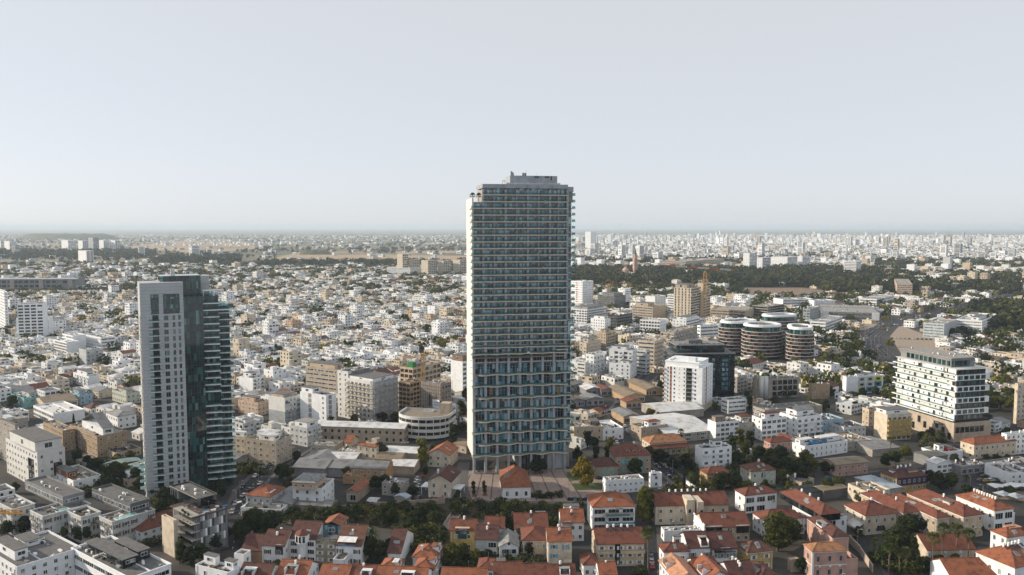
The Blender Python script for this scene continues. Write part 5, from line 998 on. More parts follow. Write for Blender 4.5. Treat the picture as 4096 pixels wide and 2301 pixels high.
B('house', 'plain red hipped wing behind the pink house', 3330, 2150, 8.5, 3230, 3395, 84, wall='pink', roof='hip', tile='t_maroon', L='n', Rr='n')
B('house', 'long orange roof with a pale gutter at the right end of the bottom edge', 3800, 2302, 6, None, 4130, 88, dl=12, wall='white', roof='R', tile='t_orange', L='n')

# workshops and houses right of the lane
b = B('mansion', 'ochre and dark purple house with dormers under a big red hip', 3588, 1915, 7, 3522, 3707, 73, wall='ochre', roof='hip', tile='t_maroon', fl=2, bay=2.6, cat='house', tanks=4)
MB().box(-.0, -.06, 3.2, b['L2'] + .05, -.002, 7.0, 'purple').build('painted_front', b['root'])
for w_ in ((.45, .2, .8, .5),): o = MB().box(b['L2'] * .5, 2.0, 7.2, b['L2'] * .8, 6, 9.4, 'sand').build('dormer', b['root']); MB().box(b['L2'] * .47, 1.7, 9.4, b['L2'] * .83, 6.4, 9.6, 't_maroon').build('dormer_roof', o)
o = MB().box(1.6, b['L1'] * .4, 7.2, 5, b['L1'] * .66, 9.2, 'white').build('dormer', b['root']); MB().box(1.3, b['L1'] * .38, 9.2, 5.4, b['L1'] * .69, 9.4, 't_maroon').build('dormer_roof', o)
B('warehouse', 'faded pink warehouse with a low tan roof', 3347, 1861, 6, 3291, 3473, 74, wall='pink', roof='R', tile='m_tan', fl=2, pitch=.2, bay=3.6, L='p')
B('canopy', 'wide pale blue flat canopy roof with small roof lights', 3540, 1958, 4.2, 3421, 3605, 70, wall='concrete', roof='R', tile='m_blue', L='n', Rr='n', pitch=.04)
B('canopy', 'tan corrugated canopy between the pale blue canopy and the trees', 3296, 1964, 4.2, 3257, 3388, 70, wall='dgrey', roof='R', tile='m_tan', L='n', Rr='n', pitch=.15)
B('canopy', 'dark netted shade roof beside the tan corrugated canopy', 3215, 1975, 3.6, 3160, 3300, 70, wall='dgrey', roof='R', tile='darknet', L='n', Rr='n', pitch=.05)
B('house', 'flat cream house with a cluttered roof behind the narrow hipped house', 3470, 1968, 7, 3392, 3560, 73, wall='cream', top='r_tan', fl=2, tanks=2, acs=3)
b = B('house', 'large cream house with a wide bright red hip and a roof dish', 3897, 1780, 8, 3842, 4064, 73, wall='cream', roof='hip', tile='t_orange', fl=2, bay=3.4, dish=1)
B('shed', 'white gabled shed in the graffiti yard', 3748, 1858, 5, 3708, 3810, 72, wall='chalk', roof='L', tile='m_white', L='n', Rr='d', pitch=.3)
B('workshop', 'dark flat roofed workshop beside the white gabled shed', 3715, 1830, 5, 3655, 3790, 72, wall='slate', roof='R', tile='m_dark', L='n', Rr='n', pitch=.1)
B('workshop', 'concrete workshop with graffiti walls by the car park', 3845, 1867, 4.5, 3780, 3945, 72, wall='graffiti', top='r_light', L='n', Rr='d', bay=4)
B('workshop', 'long flat commercial hall with graffiti at the car park edge', 3981, 1865, 5, 3917, 4140, 70, wall='graffiti', top='r_light', L='t', Rr='d', bay=5)
B('workshop', 'white flat workshop at the right edge beside the car park', 4043, 1893, 6, None, 4140, 78, dl=16, wall='white', top='r_light', L='n')
B('workshop', 'flat roofed diner with a white sign box and red fittings', 3752, 1812, 5.5, 3685, 3852, 72, wall='white', top='r_light', L='t', Rr='n', rooms=((.3, .4, .5, .7, 2.4, 'chalk'), (.55, .3, .8, .8, 1.2, 'red')))
B('workshop', 'grey concrete store with bare walls left of the dark workshop', 3392, 1768, 5.5, None, 3490, 74, dl=20, wall='concrete', top='r_tan', L='n')
B('workshop', 'low grey roof stretching behind the pink warehouse', 3490, 1800, 4, None, 3600, 74, dl=24, wall='concrete', roof='R', tile='m_grey', L='n', Rr='n', pitch=.08)
b = B('apartment_house', 'five storey house with yellow balconies and a blank cream side', 3550, 1660, 15.5, 3498, 3647, 76, wall='cream', top='r_grey', fl=5, L='n', Rr='d', bay=3.0, bal=(1.2, 1, '', 'yellow', 'yellow'), rooms=((.05, .2, .95, .95, 2.0, 'white'),), cat='apartment block')
MB().box(.0, -.05, 3, b['L2'], -.002, 12, 'yellow').build('painted_front', b['root'])
B('apartment_house', 'beige three storey house behind the yellow balcony house', 3476, 1637, 11, 3450, 3566, 76, wall='sand', top='r_tan', fl=3, tanks=2, cat='house')
b = B('school', 'white school with square lime and teal panels', 3386, 1508, 13, 3371, 3533, 76, wall='chalk', top='r_light', fl=3, L='n', Rr='n', cat='school', rooms=((.3, .3, .8, .7, 1.5, 'chalk'),))
for f in range(3):
    for i in range(3):
        m_ = (('lime', 'tealp', None), ('pale', 'pale', 'tealp'), ('pale', 'tealp', 'lime'))[f][i] if f < 2 else ('pale', 'mint', 'lime')[i]
        x = b['L2'] * (.32 + .22 * i)
        if m_: MB().box(x, -.12, .6 + f * 4, x + b['L2'] * .2, -.002, 4.4 + f * 4, m_).build('colour_panel', b['root'])
        add_window(b['root'], (x + b['L2'] * .1, -.121, 1.7 + f * 4), 0, 3.0, 1.7, 'frame_dark', 'darkpane', None, False, False, 2)
B('house', 'brown brick block with roof tanks left of the colourful school', 3248, 1538, 11, 3236, 3320, 78, wall='tan', top='r_tan', fl=3, L='n', bay=4, tanks=4)
b = B('office_block', 'concrete office with deep square windows and round stair towers', 3032, 1517, 14.6, 3011, 3196, 78, wall='concrete', top='r_grey', fl=3, L='n', Rr='n', cat='office block', acs=4)
for f in range(3):
    for i in range(5): x = b['L2'] * .36 + i * b['L2'] * .125; MB().box(x, -.02, 1.5 + f * 4.2, x + b['L2'] * .10, .05, 4.7 + f * 4.2, 'darkpane').build('window', b['root']); MB().ring([(x - .15, 0), (x + b['L2'] * .1 + .15, 0), (x + b['L2'] * .1 + .15, .1), (x - .15, .1)], [(x, .01), (x + b['L2'] * .1, .01), (x + b['L2'] * .1, .09), (x, .09)], 1.4, 1.5, 'offwhite')
for x in (2.5, 6.0): MB().cyl(x, -.6, -.2, 16.5, 1.6, 'offwhite', 14).build('stair_tower', b['root'], True)
MB().box(-.5, 1, -.2, 1.2, 5, 17, 'sand').build('lift_tower', b['root'])
B('office_block', 'small white office with three ribbon floors and a green roof', 2913, 1600, 9.5, 2885, 2985, 70, wall='chalk', top='grass_roof', fl=3, L='t', Rr='t', cat='office block')
B('hall', 'wide low concrete hall behind the roof tanks', 3060, 1640, 6, 3010, 3290, 72, wall='concrete', top='r_grey', L='t', Rr='n', acs=4)
B('apartment_house', 'low blue and mauve house beside the open balcony house', 3290, 1680, 8.5, None, 3375, 74, dl=14, wall='blue', top='r_grey', fl=2, tanks=2, bay=3, cat='house')
B('apartment_house', 'white house with a round teal roof tank right of the blue and mauve house', 3376, 1709, 7, None, 3464, 74, dl=14, wall='pale', top='r_dark', fl=2, cat='house', tanks=1)
B('apartment_house', 'white house with barrel tanks at the right edge below the angular block', 4027, 1737, 12, 4006, 4140, 72, wall='chalk', top='r_light', fl=4, tanks=3, cat='apartment block')
B('apartment_tower', 'sunlit cream slab cut by the right edge', 4072, 1535, 26, 4060, 4170, 72, wall='cream', top='r_light', fl=8, L='n', Rr='p', cat='apartment block')
b = B('house', 'house with two arched windows and an iron balcony right of the tall tower', 2296, 1708, 8.5, None, 2412, 84, dl=16, wall='sand', top='r_light', fl=2, Rr='a', bay=3.6, rooms=((.65, .4, .95, .9, 1.2, 'brick'),), tanks=0)
b = B('house', 'white flat roofed house beside the market street', 2412, 1716, 7, None, 2494, 74, dl=20, wall='chalk', top='r_white', fl=2, bay=4, tanks=0)
for (x_, y_, xr_, dl_, m_, lab) in ((2283, 1545, 2350, 16, 'm_dark', 'rusty brown roofed shed by the market street corner'), (2345, 1560, 2410, 18, 'm_white', 'shed with a white sheet roof on the market street'), (2405, 1562, 2455, 16, 't_red', 'shed with a brick red end on the market street'), (2280, 1605, 2340, 14, 'm_tan', 'brown sheet roofed shop beside the tall tower'), (2345, 1600, 2415, 15, 'm_grey', 'grey roofed shop with graffiti shutters'), (2500, 1588, 2580, 34, 'm_tan', 'long tan gabled market shed'), (2585, 1560, 2650, 36, 'm_tan', 'second tan gabled market shed against the white tower'), (2495, 1668, 2560, 20, 'm_grey', 'pyramid roofed grey shed at the market lane'), (2505, 1610, 2570, 10, 't_red', 'orange tiled shop at the bend of the market lane')):
    B('market_shed', lab, x_, y_, 4.5, None, xr_, 74, dl=dl_, wall='graffiti' if x_ < 2480 else 'tan', roof='L', tile=m_, L='n', Rr='d', pitch=.25, bay=4, group='sheds around the market street', cat='shed')

# taller blocks of the middle distance
def block(name, label, x, y, h, xl, xr, a, wall='white', st='p', st2=None, bay=4.0, top='r_light', gl='darkpane', **k):
    fl = k.pop('fl', max(2, round(h / 3.6))); return B(name, label, x, y, h, xl, xr, a, wall=wall, top=top, fl=fl, L=st, Rr=st2 or st, bay=bay, gl=gl, fine=False, cat=k.pop('cat', 'apartment block'), **k)
b = block('apartment_tower', 'white apartment tower with black windows right of the tall tower', 2330, 1126, 41, 2284, 2373, 48, 'chalk', bay=3.4, tanks=0)
for f in range(12): MB().box(-.6, b['L1'] * .42, 2 + f * 3.2, -.003, b['L1'] * .55, 3 + f * 3.2, 'red' if f % 3 else 'sh_brown').build('balcony', b['root'])
block('office_block', 'dark glazed cube with a pale roof storey beside the white tower', 2458, 1186, 21, 2391, 2503, 40, 'dgrey', 't', 'd', rooms=((.1, .1, .9, .8, 4, 'slate'),), cat='office block')
block('apartment_block', 'white strip balconied block with red side panels below the white tower', 2348, 1239, 20, 2284, 2428, 38, 'white', 'd', 'd', bay=3.6, rooms=((.1, .1, .9, .9, 2.6, 'grey'),))
block('apartment_block', 'white stepped block with square dark balconies', 2420, 1277, 17, 2363, 2442, 40, 'chalk', 'p', bay=3, rooms=((.1, .1, .8, .8, 3, 'chalk'),))
block('office_block', 'black glazed office with a white roof edge behind the stepped block', 2470, 1262, 16, 2432, 2530, 40, 'black', 't', 't', gl='blackpane', cat='office block', rooms=((.5, .1, 1.0, .9, 2.0, 'white'),))
block('apartment_block', 'white six storey block with grey balcony side right of the tall tower', 2376, 1419, 19, 2343, 2426, 36, 'chalk', 'p', 'p', bay=3.0, bal=(1.2, 2, '', 'w', 'pale'))
block('apartment_block', 'lower grey banded block against the tall tower', 2341, 1450, 13, 2308, 2354, 36, 'offwhite', 't', 'p')
block('apartment_block', 'white front block with a bare left wall and small windows by the market', 2521, 1456, 13, 2437, 2533, 24, 'chalk', 'p', 'p', bay=4, rooms=((.2, .1, .9, .5, 1.8, 'chalk'),))
block('apartment_block', 'white balconied block rising behind the market front block', 2531, 1402, 23, 2437, 2548, 24, 'white', 'd', 'p', bay=3.4, balL=(1.2, 2, '', 'w', 'chalk'), rooms=((.1, .3, .9, .9, 2.5, 'white'),))
block('apartment_block', 'grey white rounded block of strip balconies above the market street', 2586, 1402, 21, 2542, 2600, 40, 'pale', 't', 'd', balL=(1.3, 1, '', 'w', 'offwhite'))
block('apartment_block', 'beige balcony block with a bare upper wall above the market street', 2618, 1365, 26, 2553, 2652, 30, 'cream', 't', 'd', bal=(1.2, 1, '', 'w', 'beige'))
block('apartment_block', 'tall taupe block full of small balconies left of the black glass office', 2697, 1330, 25, 2642, 2786, 34, 'beige', 'd', 'd', bay=3.4, balL=(1.3, 2, 'x', 'w', 'offwhite'), bal=(1.3, 2, 'x', 'w', 'pale'))
block('office_block', 'white office striped with slanting ribbons behind the black glass office', 2802, 1303, 16, 2789, 2881, 66, 'chalk', 't', 't', cat='office block')
block('apartment_block', 'cream stepped block with roof tanks right of the tall tower', 2346, 1371, 14, 2318, 2404, 36, 'cream', 'p', 'p', bay=3.2, rooms=((.2, .2, .8, .9, 3, 'cream'),))
block('apartment_block', 'sandy block with roof huts beyond the cream stepped block', 2424, 1331, 14, 2391, 2458, 36, 'sand', 'p', 'd', bay=3.2, rooms=((.1, .2, .7, .8, 2.6, 'sand'),))
block('apartment_block', 'white block with a dark green side panel before the beige office range', 2640, 1283, 16, 2560, 2665, 30, 'chalk', 'd', 'p', bay=3.2)
block('apartment_block', 'white block topped with black solar rows left of the ringed towers', 2745, 1280, 15, 2690, 2800, 36, 'white', 'p', 't', rooms=((.1, .1, .9, .8, 2.4, 'white'),))
block('apartment_block', 'beige hospital like block with a roof plant room', 2611, 1228, 18, 2530, 2663, 40, 'beige', 't', 'p', rooms=((.1, .3, .6, .9, 4, 'beige'),))
block('apartment_block', 'plain white windowless block behind the beige hospital like block', 2620, 1186, 27, 2582, 2663, 45, 'white', 'n', 'p', bay=6)
block('apartment_block', 'white louvred block left of the tan twin towers', 2720, 1180, 26, 2670, 2745, 40, 'white', 't', 'n')
for lab, x, y, h, xl, xr in (('left of two tan towers with tall narrow window slots', 2764, 1153, 46, 2696, 2798), ('right of two tan towers, with the yellow crane against it', 2812, 1134, 50, 2790, 2843)):
    b = block('apartment_tower', lab, x, y, h, xl, xr, 34, 'cream', 'p', 'd', bay=4.2, fr='frame_dark', ww=1.3, wh=2.6, fl=13, group='tan twin towers', rooms=((.1, .3, .9, .98, 4, 'beige'),))
    MB().box(b['L2'] * .02, -.08, 0, b['L2'], -.002, h - 6, 'slate').build('shaded_cladding', b['root']) if False else None
block('office_block', 'long beige office range behind the twin tan towers', 2982, 1243, 12, 2842, 3016, 30, 'sand', 't', 'p', cat='office block')
b = block('car_park', 'open car park building with long dark decks', 3072, 1226, 15, 3008, 3136, 45, 'concrete', 'n', 'n', cat='car park')
for f in range(4): MB().box(-.05, .2, 1.2 + f * 3.5, .02, b['L1'] - .2, 3.4 + f * 3.5, 'darkpane').box(.2, -.05, 1.2 + f * 3.5, b['L2'] - .2, .02, 3.4 + f * 3.5, 'darkpane').build('open_deck', b['root'])
b = block('office_block', 'white office striped with thin brown ribbons', 3132, 1198, 12, None, 3254, 80, 'chalk', 'n', 't', dl=30, cat='office block')
block('office_block', 'plain white office next to the brown ribbon office', 3257, 1203, 11, None, 3340, 80, 'chalk', 'p', 'p', dl=26, bay=8, cat='office block')
block('showroom', 'low white showroom with a green glass band', 3506, 1197, 10, 3437, 3575, 40, 'chalk', 't', 't', gl='greenpane', fl=2, cat='building')
block('office_block', 'salmon pink office with pale ribbon windows among trees', 3650, 1138, 22, 3588, 3671, 24, 'peach', 't', 't', cat='office block', gl='pane')
b = block('shopping_centre', 'long low black and white shopping centre', 3518, 1253, 10, 3288, 3569, 18, 'slate', 't', 't', cat='building', fl=2)
MB().box(-.3, 0, 0, -.01, b['L1'] * .13, 10.6, 'white').box(-.3, b['L1'] * .88, 0, -.011, b['L1'], 10.6, 'white').build('end_panel', b['root'])
b = block('office_block', 'blue glass fronted office with a white column portico', 3777, 1296, 17, 3694, 3828, 42, 'pale', 't', 'n', gl='bluepane', fl=5, cat='office block')
b = block('office_block', 'broad white office banded with dark ribbons by the highway', 3928, 1285, 17, 3827, 3985, 40, 'chalk', 't', 't', fl=5, cat='office block', rooms=((.1, .2, .5, .5, 3, 'white'), (.5, .6, .8, .9, 3, 'white')))
for f in range(6): MB().ring([(-.35, -.35), (b['L2'] + .35, -.35), (b['L2'] + .35, b['L1'] + .3), (-.35, b['L1'] + .3)], [(.01, .01), (b['L2'] - .01, .01), (b['L2'] - .01, b['L1'] - .01), (.01, b['L1'] - .01)], f * 3.25 - .2, f * 3.25 + 1.5, 'chalk').build('white_band', b['root'])
block('office_block', 'small dark glass office beside the round towers', 3240, 1237, 16, 3212, 3280, 40, 'grey', 'd', 'd', cat='office block', gl='greenpane')
block('office_block', 'white and pale blue office between the round towers and the junction', 3302, 1289, 12, 3242, 3370, 36, 'chalk', 't', 't', cat='office block')
b = block('apartment_tower', 'white banded tower standing alone before the dense town', 3425, 1048, 41, 3376, 3445, 36, 'chalk', 't', 't')
S_ = 'white slab towers beyond the wood'
for lab, x, y, h, xl, xr in (('tallest white slab tower beyond the wood, at the left of its row', 2998, 1013, 52, 2973, 3028), ('second white slab tower beyond the wood', 3050, 1031, 42, 3028, 3083), ('broad white slab with dark stripes beyond the wood', 3150, 1029, 36, 3084, 3190), ('white slab at the right end of the row beyond the wood', 3210, 1026, 36, 3191, 3240)):
    block('slab_tower', lab, x, y, h, xl, xr, 45, 'white', 'p', 'd', bay=6, group=S_, fl=max(6, int(h / 4)), tanks=0)
block('hospital', 'long low hospital banded in brown and white beyond the wood', 2742, 1046, 24, 2644, 2897, 40, 'beige', 't', 't', fl=5, cat='hospital', rooms=((.1, .6, .2, .8, 4, 'beige'), (.4, .4, .5, .6, 4, 'beige')))
block('slab_tower', 'lone white striped tower on the horizon right of the tall tower', 2363, 927, 102, 2341, 2385, 45, 'white', 'p', 'p', bay=9, fl=24, tanks=0)
for lab, x, y, h, xl, xr in (('pale twin tower at the left of the far cluster', 272, 962, 58, 245, 303), ('pale tower with a dark flank in the far cluster', 330, 963, 58, 312, 352), ('tallest grey tower of the far cluster', 372, 951, 70, 353, 395), ('white tower right of the tallest one in the far cluster', 414, 962, 58, 396, 436), ('white tower at the right end of the far cluster', 460, 962, 58, 443, 479), ('lower white block in front of the far tower cluster', 345, 1004, 42, 312, 374), ('pale tower standing left of the far cluster', 38, 966, 46, 17, 63), ('pale tower cut by the left edge near the horizon', 2, 964, 50, -16, 14)):
    block('high_rise', lab, x, y, h, xl, xr, 45, 'white' if 'tallest grey' not in lab else 'grey', 'p', 'd', bay=8, group='towers of the far cluster', fl=12, tanks=0)
# left edge
b = block('apartment_tower', 'tall white tower with narrow windows cut by the left edge', 16, 1168, 50, -60, 30, 50, 'chalk', 'p', 'p', bay=3)
b = block('apartment_block', 'white block with deep glazed balconies behind the poster building', 68, 1216, 42, 48, 171, 74, 'chalk', 'n', 'd', bay=5)
b = block('theatre', 'white building with two crimson poster panels', 64, 1272, 24, 46, 196, 76, 'chalk', 'n', 'n', cat='building', fl=4)
rt = b['root']; w = b['L2']
for x0, x1, z0_, z1_ in ((.06, .40, 9.5, 20), (.88, .97, 10.5, 21)):
    o = MB().box(w * x0, -.2, z0_, w * x1, -.003, z1_, 'posterred').build('poster', rt)
    for i in range(5 if x1 < .5 else 3): zz = z1_ - 2.2 - i * 1.6; MB().box(w * x0 + 1, -.24, zz, w * (x0 + (x1 - x0) * R.uniform(.5, .85)), -.201, zz + .55, 'chalk').build('poster_line', o)
for z in (12.0, 15.5): MB().box(w * .44, -.1, z, w * .84, -.002, z + 1.9, 'darkpane').build('ribbon_window', rt)
MB().box(-1, -2.5, -.2, w + 4, -.01, 7.5, 'white').build('front_wing', rt); MB().box(w * .4, -2.56, 1, w * .95, -2.501, 5, 'darkpane').build('entrance_glass', rt)
B('apartment_block', 'white cubic block with staggered balconies, upper part', 291, 1343, 16, 248, 343, 40, wall='chalk', top='r_white', fl=5, L='d', Rr='n', fine=False, gl='darkpane')
B('apartment_block', 'lower staggered front of the white cubic block', 266, 1369, 12, 213, 316, 40, wall='chalk', top='r_white', fl=4, L='d', Rr='n', fine=False, gl='darkpane')
B('apartment_block', 'white ribbon windowed wing right of the cubic block', 403, 1350, 14, 342, 461, 40, wall='chalk', top='r_light', fl=4, L='p', Rr='t', fine=False)
B('apartment_block', 'plain grey block in front of the ribbon windowed wing', 344, 1400, 15, 316, 413, 40, wall='pale', top='r_light', fl=4, L='n', Rr='p', fine=False, bal=(1.2, 2, '', 'w', 'pale'))
B('apartment_house', 'white three storey house with thin balconies by the stone tower', 355, 1506, 9, 292, 398, 40, wall='white', top='r_light', fl=3, L='p', Rr='n', balL=(1.0, 2, '', 'w', 'white'), rooms=((.1, .2, .8, .8, 2.6, 'white'),), cat='house')
B('house', 'sky blue house with stepped roofs left of the stone tower', 317, 1582, 7, 283, 370, 40, wall='blue', top='r_grey', fl=2, rooms=((.2, .4, .7, .9, 2.2, 'blue'),))
B('house', 'turquoise and grey house with tin roofs', 96, 1594, 7, 45, 160, 40, wall='turq', top='r_grey', fl=2, rooms=((.5, .2, .9, .8, 2, 'pale'),))
B('barn', 'long cream shed with a tan corrugated roof', 184, 1620, 5, 131, 312, 44, wall='cream', roof='R', tile='m_tan', L='n', Rr='d', pitch=.2, bay=5, cat='shed')
B('house', 'long white modern house with one black window', 213, 1656, 7, 133, 338, 42, wall='chalk', top='r_white', fl=2, L='d', Rr='n', tanks=0)
B('house', 'white villa with a grey pyramid roof beside the stone tower', 470, 1668, 8, 424, 545, 42, wall='white', roof='hip', tile='t_grey', fl=2, pitch=.3)
B('house', 'pale green house with a roof stair left of the stone tower', 505, 1575, 8, 448, 560, 40, wall='mint', top='r_grey', fl=2, rooms=((.2, .2, .7, .7, 1.5, 'mint'),))
b = B('bus_station', 'elevated concrete bus station with three broad stair towers', -40, 1118, 25, None, 292, 88, dl=45, wall='slate', top='m_grey', fl=3, L='n', Rr='d', bay=10, gl='darkpane', tanks=0, fine=False, cat='station')
for u in (.27, .62, .97): MB().box(b['L2'] * u - 4, -3, 0, b['L2'] * u + 4, 3, 24, 'concrete').build('stair_tower', b['root'])
MB().box(-1, -2.5, 25, b['L2'] + 6, 8, 27, 'white').build('roof_tube', b['root'])
b = block('apartment_block', 'long white terraced office on the hill behind the dense town', 1640, 1072, 20, 1548, 1737, 30, 'chalk', 't', 't', cat='office block')
for lab, x, y, h, xl, xr in (('stepped cream tower above the long white terraced office', 1610, 1016, 55, 1588, 1632), ('cream block right of the stepped cream tower', 1650, 1038, 40, 1634, 1680), ('cream block with dark balconies above the long office', 1712, 1042, 40, 1685, 1748), ('pale block with dark balconies left of the tall tower', 1774, 1044, 38, 1750, 1804), ('white block against the tall tower on the skyline', 1840, 1040, 40, 1812, 1868)):
    block('slab_block', lab, x, y, h, xl, xr, 40, 'cream', 'p', 'd', bay=6, fl=9, tanks=0, group='blocks along the far field')
# pink church with its tower in the wood
X_, Y_ = at(2528, 1112); root = thing('church', 'pink church with a dome and slender bell tower in the wood', 'church', (X_, Y_, 0), .3)
MB().box(-30, 0, 0, 14, 26, 15, 'pink').build('nave', root); MB().cyl(-12, 12, 15, 20, 9, 'peach', 14).cyl(-12, 12, 20, 27, 8.5, 'peach', 14, 1.5).build('dome', root)
b_ = MB().box(4, -4, 0, 13, 5, 48, 'pink').box(5.2, -2.8, 48, 11.8, 3.8, 58, 'peach').build('bell_tower', root); MB().cyl(8.5, .5, 58, 74, 3.6, 'dgrey', 8, .2).build('spire', b_)
for z in (14, 26, 38): MB().box(3.6, -4.4, z, 13.4, 5.4, z + 1, 'cream').build('string_course', b_)
# cranes
Yc = at(2817, 1290)[1]; ca_ = lambda x, y: ((x - 2817) / F * Yc, 0.0, zy(y, Yc))
crane('tower_crane', 'yellow tower crane with a long red and white arm', 2817, 1290, 1090, ca_(2655, 1064), ca_(2935, 1083), 'crane', 3.6, 'cranered')
Yc = at(2433, 1235)[1]
crane('tower_crane', 'small orange crane behind the dark glazed cube', 2433, 1235, 1140, ((2425 - 2433) / F * Yc, 0, zy(1145, Yc)), ((2455 - 2433) / F * Yc, 0, zy(1127, Yc)), 'crane', 3.4, 'cranered')
Yc = at(1692, 1650)[1]
crane('tower_crane', 'yellow crane over the tan construction site', 1692, 1650, 1425, ((1612 - 1692) / F * Yc, 0, zy(1434, Yc)), ((1705 - 1692) / F * Yc, 0, zy(1431, Yc)), 'crane', 1.6)
X_, Y_ = at(-150, 2150); Yc = Y_
crane('tower_crane', 'orange crane arm reaching in before the shuttered hotel', -150, 2150, 2020, (5, -3, zy(2045, Y_)), ((118 + 150) / F * Y_, -3, zy(2045, Y_)), 'crane', 1.6)
# ------------------------------------------------------------------ ground, streets, paving
def sheet(name, pts, z, mat, kind='structure'):
    o = MB().poly([(x, y, z) for x, y in pts], mat).build(name); o['kind'] = kind; return o
def gp(*p): return [at(x, y) for x, y in p]
def ground_mat():
    m, nt, b = newmat('ground'); g = N(nt, 'ShaderNodeNewGeometry')
    n1 = N(nt, 'ShaderNodeTexNoise', Scale=0.012, Detail=8.0); nt.links.new(g.outputs['Position'], n1.inputs[0])
    n2 = N(nt, 'ShaderNodeTexNoise', Scale=0.15, Detail=6.0); nt.links.new(g.outputs['Position'], n2.inputs[0])
    r1 = ramp(nt, n1.outputs[0], [(0.32, (.018, .018, .019)), (0.5, (.030, .029, .027)), (0.62, (.070, .062, .051))])
    r2 = ramp(nt, n2.outputs[0], [(0.3, (.65, .65, .64)), (0.6, (1.1, 1.1, 1.1))])
    nt.links.new(mixc(nt, 1.0, r1.outputs[0], r2.outputs[0]), b.inputs['Base Color']); b.inputs['Roughness'].default_value = 0.9; MATS['ground'] = m
    m, nt, b = newmat('plain'); g = N(nt, 'ShaderNodeNewGeometry')
    n1 = N(nt, 'ShaderNodeTexNoise', Scale=0.0011, Detail=9.0, Roughness=.62); nt.links.new(g.outputs['Position'], n1.inputs[0])
    r1 = ramp(nt, n1.outputs[0], [(0.34, (.055, .07, .035)), (0.46, (.085, .09, .05)), (0.55, (.18, .155, .10)), (0.64, (.32, .26, .17)), (.7, (.16, .15, .10))])
    nt.links.new(r1.outputs[0], b.inputs['Base Color']); b.inputs['Roughness'].default_value = 0.95; MATS['plain'] = m
ground_mat()
FARX = 30000
sheet('ground', [(-1500, -60), (1500, -60), (2600, 2600), (-2600, 2600)], 0, 'ground')
sheet('plain', [(-FARX * 2, 1500), (FARX * 2, 1500), (FARX * 2, 60000), (-FARX * 2, 60000)], -.6, 'plain')
def ribbon(name, pts, w, z, mat, kind='structure'):
    P = [Vector(p + (0,)) for p in pts]; b = MB(); Lf, Rt = [], []
    for i, p in enumerate(P):
        d = (P[min(i + 1, len(P) - 1)] - P[max(i - 1, 0)]).normalized(); n = Vector((-d.y, d.x, 0)); Lf.append(p + n * w / 2); Rt.append(p - n * w / 2)
    for i in range(len(P) - 1): b.poly([tuple(Rt[i])[:2] + (z,), tuple(Rt[i + 1])[:2] + (z,), tuple(Lf[i + 1])[:2] + (z,), tuple(Lf[i])[:2] + (z,)], mat)
    o = b.build(name); o['kind'] = kind; return Lf, Rt
ROADS = []
def road(pts, w, walks=True, dash=True, name='road'):
    G = gp(*pts); ROADS.append((G, w / 2 + 3)); ribbon(name, G, w, .03, 'asphalt')
    if walks:
        for s_ in (-1, 1):
            Q = []
            for i, p in enumerate(G):
                a_, c_ = Vector(G[max(i - 1, 0)]), Vector(G[min(i + 1, len(G) - 1)]); d = (c_ - a_).normalized(); Q.append((p[0] - d.y * s_ * (w / 2 + 1.2), p[1] + d.x * s_ * (w / 2 + 1.2)))
            b = MB()
            for i in range(len(Q) - 1):
                d = (Vector(Q[i + 1]) - Vector(Q[i])).normalized(); n = Vector((-d.y, d.x)) * 1.15
                c = [Vector(Q[i]) - n, Vector(Q[i + 1]) - n, Vector(Q[i + 1]) + n, Vector(Q[i]) + n]
                b.hexa([(v.x, v.y, -.1) for v in c] + [(v.x, v.y, .15 + i * .002) for v in c], 'pave')
            o = b.build('pavement'); o['kind'] = 'structure'
    if dash:
        b = MB()
        for i in range(len(G) - 1):
            p0, p1 = Vector(G[i]), Vector(G[i + 1]); L = (p1 - p0).length; d = (p1 - p0) / L; n = Vector((-d.y, d.x)) * .08; t = 1.0
            while t + 2.5 < L: q0, q1 = p0 + d * t, p0 + d * (t + 2.2); b.poly([(q0 - n).to_tuple() + (.036,), (q1 - n).to_tuple() + (.036,), (q1 + n).to_tuple() + (.036,), (q0 + n).to_tuple() + (.036,)], 'paint'); t += 6
        if b.v: o = b.build('road_marking'); o['kind'] = 'structure'
road([(930, 2200), (955, 2060), (990, 1960), (1075, 1880), (1150, 1830), (1215, 1790)], 9)
road([(2495, 1960), (2520, 1850), (2500, 1780), (2470, 1700), (2480, 1640), (2530, 1570), (2600, 1500)], 11, True, True)
road([(2600, 1828), (2660, 1880), (2730, 1935)], 6.5, True, False)
road([(2600, 2301), (2602, 2200), (2600, 2110)], 5, True, False)
road([(3480, 1905), (3700, 1880), (3850, 1850), (3960, 1800)], 8)
road([(3400, 2200), (3480, 2155), (3420, 2100)], 6, False, False)
HW = [(4110, 1172), (4020, 1190), (3930, 1215), (3820, 1243), (3700, 1268), (3600, 1290), (3520, 1315), (3480, 1345), (3480, 1385), (3520, 1425), (3600, 1460)]
road(HW, 24, False, False, 'highway'); G_ = gp(*HW)
for s_ in (-9, -4.5, .6, 4.5, 9):
    b = MB()
    for i in range(len(G_) - 1):
        p0, p1 = Vector(G_[i]), Vector(G_[i + 1]); L = (p1 - p0).length; d = (p1 - p0) / L; n = Vector((-d.y, d.x)); t = 0
        while t + 4 < L: q0, q1 = p0 + d * t + n * (s_ - .12), p0 + d * (t + 4) + n * (s_ + .12); b.poly([(q0.x, q0.y, .036), (q1.x, q1.y, .036), (q1.x + n.x * .1, q1.y + n.y * .1, .036), (q0.x + n.x * .24, q0.y + n.y * .24, .036)], 'paint'); t += 9
    o = b.build('road_marking'); o['kind'] = 'structure'
